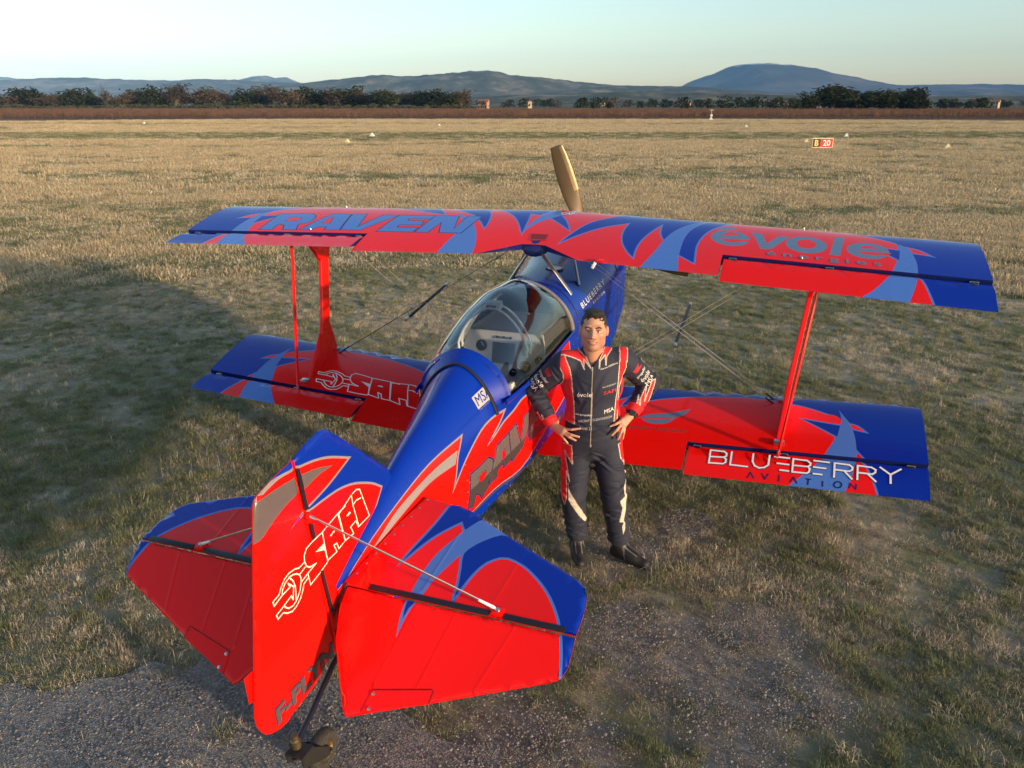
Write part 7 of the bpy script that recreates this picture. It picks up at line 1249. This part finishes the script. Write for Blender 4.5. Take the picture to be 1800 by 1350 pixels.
for r0, r1, dens, far_ in ((1.5, 5, 330, 0), (5, 9, 310, 0), (9, 15, 170, 0), (15, 30, 30, 1), (30, 70, 6.5, 1), (70, 120, 3, 1), (120, 172, 1.8, 1)):
    P, r = wedge(r0, r1, dens, 58 if r0 > 4 else 75); ing = inside(P, GRV) if r0 < 12 else np.zeros(len(P), bool)
    for (x, y), rad, ig in zip(P, r, ing):
        n1 = noise.noise(Vector((x*.55, y*.55, 0)))+.5*noise.noise(Vector((x*1.6, y*1.6, 3))); n2 = noise.noise(Vector((x*.35, y*.35, 8)))+.6*noise.noise(Vector((x*1.2, y*1.2, 21))); n3 = noise.noise(Vector((x*2.6, y*2.6, 40))); u = random.random()
        D_ = fdist(x, y)
        if D_ > 166 or fdist(x, y) < -2: continue
        if not far_:
            if ig and u > (.012 if n3 < .35 else .35) and not (random.random() < .42 and edge_dist(np.array([[x, y]]), GRV)[0] < .15*(1+n3)): continue
            k = 1.
            for dx, dy, dr in DIRT:
                q = math.hypot(x-dx, y-dy)/dr
                if q < 1.25: k = min(k, .12 if q < .8 else .55)
            if n1 < -.45: k *= .45
            if u > k:
                if k < .6 and random.random() < .55 and not ig: pts.append((x, y, -.012)); idx.append(random.choice((7, 7, 2))); scl.append(random.uniform(.25, .5))
                continue
            if math.hypot(x-.015, y+3.5) < .11: continue
            z = .0
            t_ = n2+random.gauss(0, .28)-.34*(1-min(1., rad/15))-.08
            if t_ < -.05: i = random.choice((3, 4, 4, 5, 3, 7))
            else: i = random.choice((0, 1, 2, 2, 7, 0, 7))
            s = random.uniform(.42, .82)*(.75 if k < 1 else 1)
            if random.random() < .035: i = 6
            if n3 > .45: s *= 1.3
            if np.min(np.hypot(shoe_c[:, 0]-x, shoe_c[:, 1]-y)) < .13: s *= .45
        else:
            n4 = noise.noise(Vector((fdist(x, y)*.16, (x*FD[1]-y*FD[0])*.05, 4)))+.6*noise.noise(Vector((fdist(x, y)*.5, (x*FD[1]-y*FD[0])*.2, 14))); t_ = .5*n2+n4+random.gauss(0, .2); gb = (72 < D_ < 90) or (126 < D_ < 133)
            if gb: i = random.choice((11, 12, 11, 12, 10, 13))
            elif t_ < -.16: i = random.choice((11, 12, 13, 10))
            else: i = random.choice((8, 9, 8, 9, 10))
            s = random.uniform(.7, 1.15)*(1. if r0 < 30 else 1.45 if r0 < 70 else 2.0 if r0 < 120 else 2.5)*(.8 if gb else 1)
        pts.append((x, y, -.012)); idx.append(i); scl.append(s)
scatter('grass', pts, idx, rg.uniform(0, 6.28, len(pts)), scl, prot, 'tufted dry and green winter grass covering the airfield', 'grass')
# loose stones on the asphalt
ms_ = blade_mat('stones', (.18, .17, .165), (.28, .265, .25), (.42, .39, .36))
def pebble(seed):
    bm = bmesh.new(); bmesh.ops.create_icosphere(bm, subdivisions=1, radius=1)
    for v in bm.verts: v.co = v.co*(1+.28*noise.noise(v.co*1.3+Vector((seed*7, 0, 0)))); v.co.z = v.co.z*.6+.25
    me = bpy.data.meshes.new('pebble'); bm.to_mesh(me); bm.free(); me.materials.append(ms_); a = me.color_attributes.new('tone', 'FLOAT_COLOR', 'POINT'); a.data.foreach_set('color', np.ones(len(me.vertices)*4, np.float32)); return bpy.data.objects.new('pebble', me)
cand = np.stack([rg.uniform(grv[:, 0].min()-.6, grv[:, 0].max()+.8, 42000), rg.uniform(max(grv[:, 1].min(), -4.9), grv[:, 1].max()+.5, 42000)], 1)
ins = inside(cand, GRV); keep = [(x, y) for (x, y), i in zip(cand, ins) if (i and random.random() < .75) or (not i and random.random() < .07)]
for dx, dy, dr in DIRT:
    for _ in range(1100): a, q = random.uniform(0, 6.28), dr*math.sqrt(random.random()); keep.append((dx+q*math.cos(a), dy+q*math.sin(a)))
scatter('loose_stones', [(x, y, .006) for x, y in keep], rg.integers(0, 4, len(keep)), rg.uniform(0, 6.28, len(keep)), np.minimum(.010, rg.lognormal(-5.85, .48, len(keep))), [pebble(k) for k in range(4)], 'small grey stones scattered on the worn asphalt', 'stones')
vp, vi = [], []
for row in range(46):
    D_ = 172+row*4.0
    n = int(D_*1.75/1.5)
    for k in range(n):
        q = far_pt((k/n-.5)*2520, D_); vp.append((q.x+random.gauss(0, .15), q.y+random.gauss(0, .15), 0)); vi.append(random.randrange(4))
scatter('vineyard', vp, vi, np.random.normal(ca, .12, len(vp)), np.random.uniform(.75, 1.1, len(vp)), bm_v, 'reddish brown bare vineyard across the far side of the airfield', 'vineyard')
# hills
def hill(name, prof, depth, mat, label, rough=.06, zmul=1.):
    P_ = [Vector((a, b)) for a, b, c_ in prof]; Z_ = [c_ for a, b, c_ in prof]; s_ = [0.]
    for a, b in zip(P_[:-1], P_[1:]): s_.append(s_[-1]+(b-a).length)
    nu, nv = 220, 26; V_ = []
    for i in range(nu+1):
        s = s_[-1]*i/nu; k = next((j for j in range(len(s_)-1) if s <= s_[j+1]+1e-6), len(s_)-2); f = (s-s_[k])/(s_[k+1]-s_[k]); p = P_[k].lerp(P_[k+1], f); h = _herm(s_, Z_, s)
        for j in range(nv+1):
            v = j/nv*2-1; q = p+Vector((FD[0], FD[1]))*v*depth; e = .5+.5*math.cos(math.pi*v)
            L = depth*.22; nz_ = noise.fractal(Vector((q.x/L, q.y/L, 2.)), 1., 2., 5)
            z = h*(e**.8+rough*2.6*nz_*e*(1-e)*2.2)+h*.045*noise.fractal(Vector((q.x/(L*.25), q.y/(L*.25), 7.)), 1., 2., 4)*e
            V_.append((q.x, q.y, z-2))
    F_ = [(i*(nv+1)+j, (i+1)*(nv+1)+j, (i+1)*(nv+1)+j+1, i*(nv+1)+j+1) for i in range(nu) for j in range(nv)]
    o = mesh(name, V_, F_, mat); return tag(o, label, 'hill', kind='structure')
def hillmat(name, a, b, c_, sc, snow=None):
    m, t, out = nt(name); p = t.nodes.new('ShaderNodeBsdfPrincipled'); p.inputs['Roughness'].default_value = 1.; p.inputs['Specular IOR Level'].default_value = 0.; t.links.new(p.outputs[0], out.inputs[0]); tc_ = t.nodes.new('ShaderNodeTexCoord'); vec = tc_.outputs['Object']
    col = ramp(t, nodes_noise(t, vec, sc, 10, .68), [(.32, a), (.50, b), (.66, c_)])
    if snow:
        sp_ = t.nodes.new('ShaderNodeSeparateXYZ'); t.links.new(vec, sp_.inputs[0]); zz = mathn(t, 'ADD', sp_.outputs[2], mathn(t, 'MULTIPLY', nodes_noise(t, vec, .006, 8, .7), 170.)); mr = t.nodes.new('ShaderNodeMapRange'); mr.inputs[1].default_value = snow; mr.inputs[2].default_value = snow+25; t.links.new(zz, mr.inputs[0]); col = mixc(t, mr.outputs[0], col, (.62, .60, .58))
    t.links.new(col, p.inputs['Base Color']); bp = t.nodes.new('ShaderNodeBump'); bp.inputs['Strength'].default_value = .8; bp.inputs['Distance'].default_value = 8.; t.links.new(nodes_noise(t, vec, sc*3, 8, .7), bp.inputs['Height']); t.links.new(bp.outputs[0], p.inputs['Normal']); return m
HM1 = hillmat('wooded_hill', (.035, .042, .024), (.085, .085, .050), (.24, .20, .14), .007); HM2 = hillmat('far_hill', (.045, .052, .036), (.09, .09, .06), (.22, .19, .15), .004); HM3 = hillmat('mountain_rock', (.035, .042, .034), (.065, .065, .05), (.14, .125, .11), .0016, 462.)
hill('mountain', HILLS['mountain'], 2600, HM3, 'broad blue mountain with a pale summit on the right horizon', .05)
hill('far_hills', HILLS['far_left'], 1100, HM2, 'pale blue pointed hills on the left horizon')
hill('right_hills', HILLS['right'], 900, HM2, 'low blue hills under the mountain at the right')
hill('left_hills', HILLS['mid_left'], 1000, HM2, 'long low wooded hills on the left horizon')
hill('wooded_hill', HILLS['main'], 900, HM1, 'dark wooded hill in the middle of the horizon', .10)
hill('low_ridge', HILLS['low_front'], 500, HM1, 'low wooded rise behind the far trees', .12)
# ---------------------------------------------------------------- the air
hz, t, out = nt('haze_air'); pv = t.nodes.new('ShaderNodeVolumePrincipled'); pv.inputs['Density'].default_value = 5.4e-5; pv.inputs['Color'].default_value = (.22, .50, 1., 1); pv.inputs['Anisotropy'].default_value = -.4
t.links.new(pv.outputs[0], out.inputs['Volume'])
hx = MB().box((CAM.x-2000, CAM.y+5300, 339), (22000, 13600, 680)).build('haze', hz, None, False); tag(hx, 'thin blue evening haze over the plain', 'haze', kind='stuff')
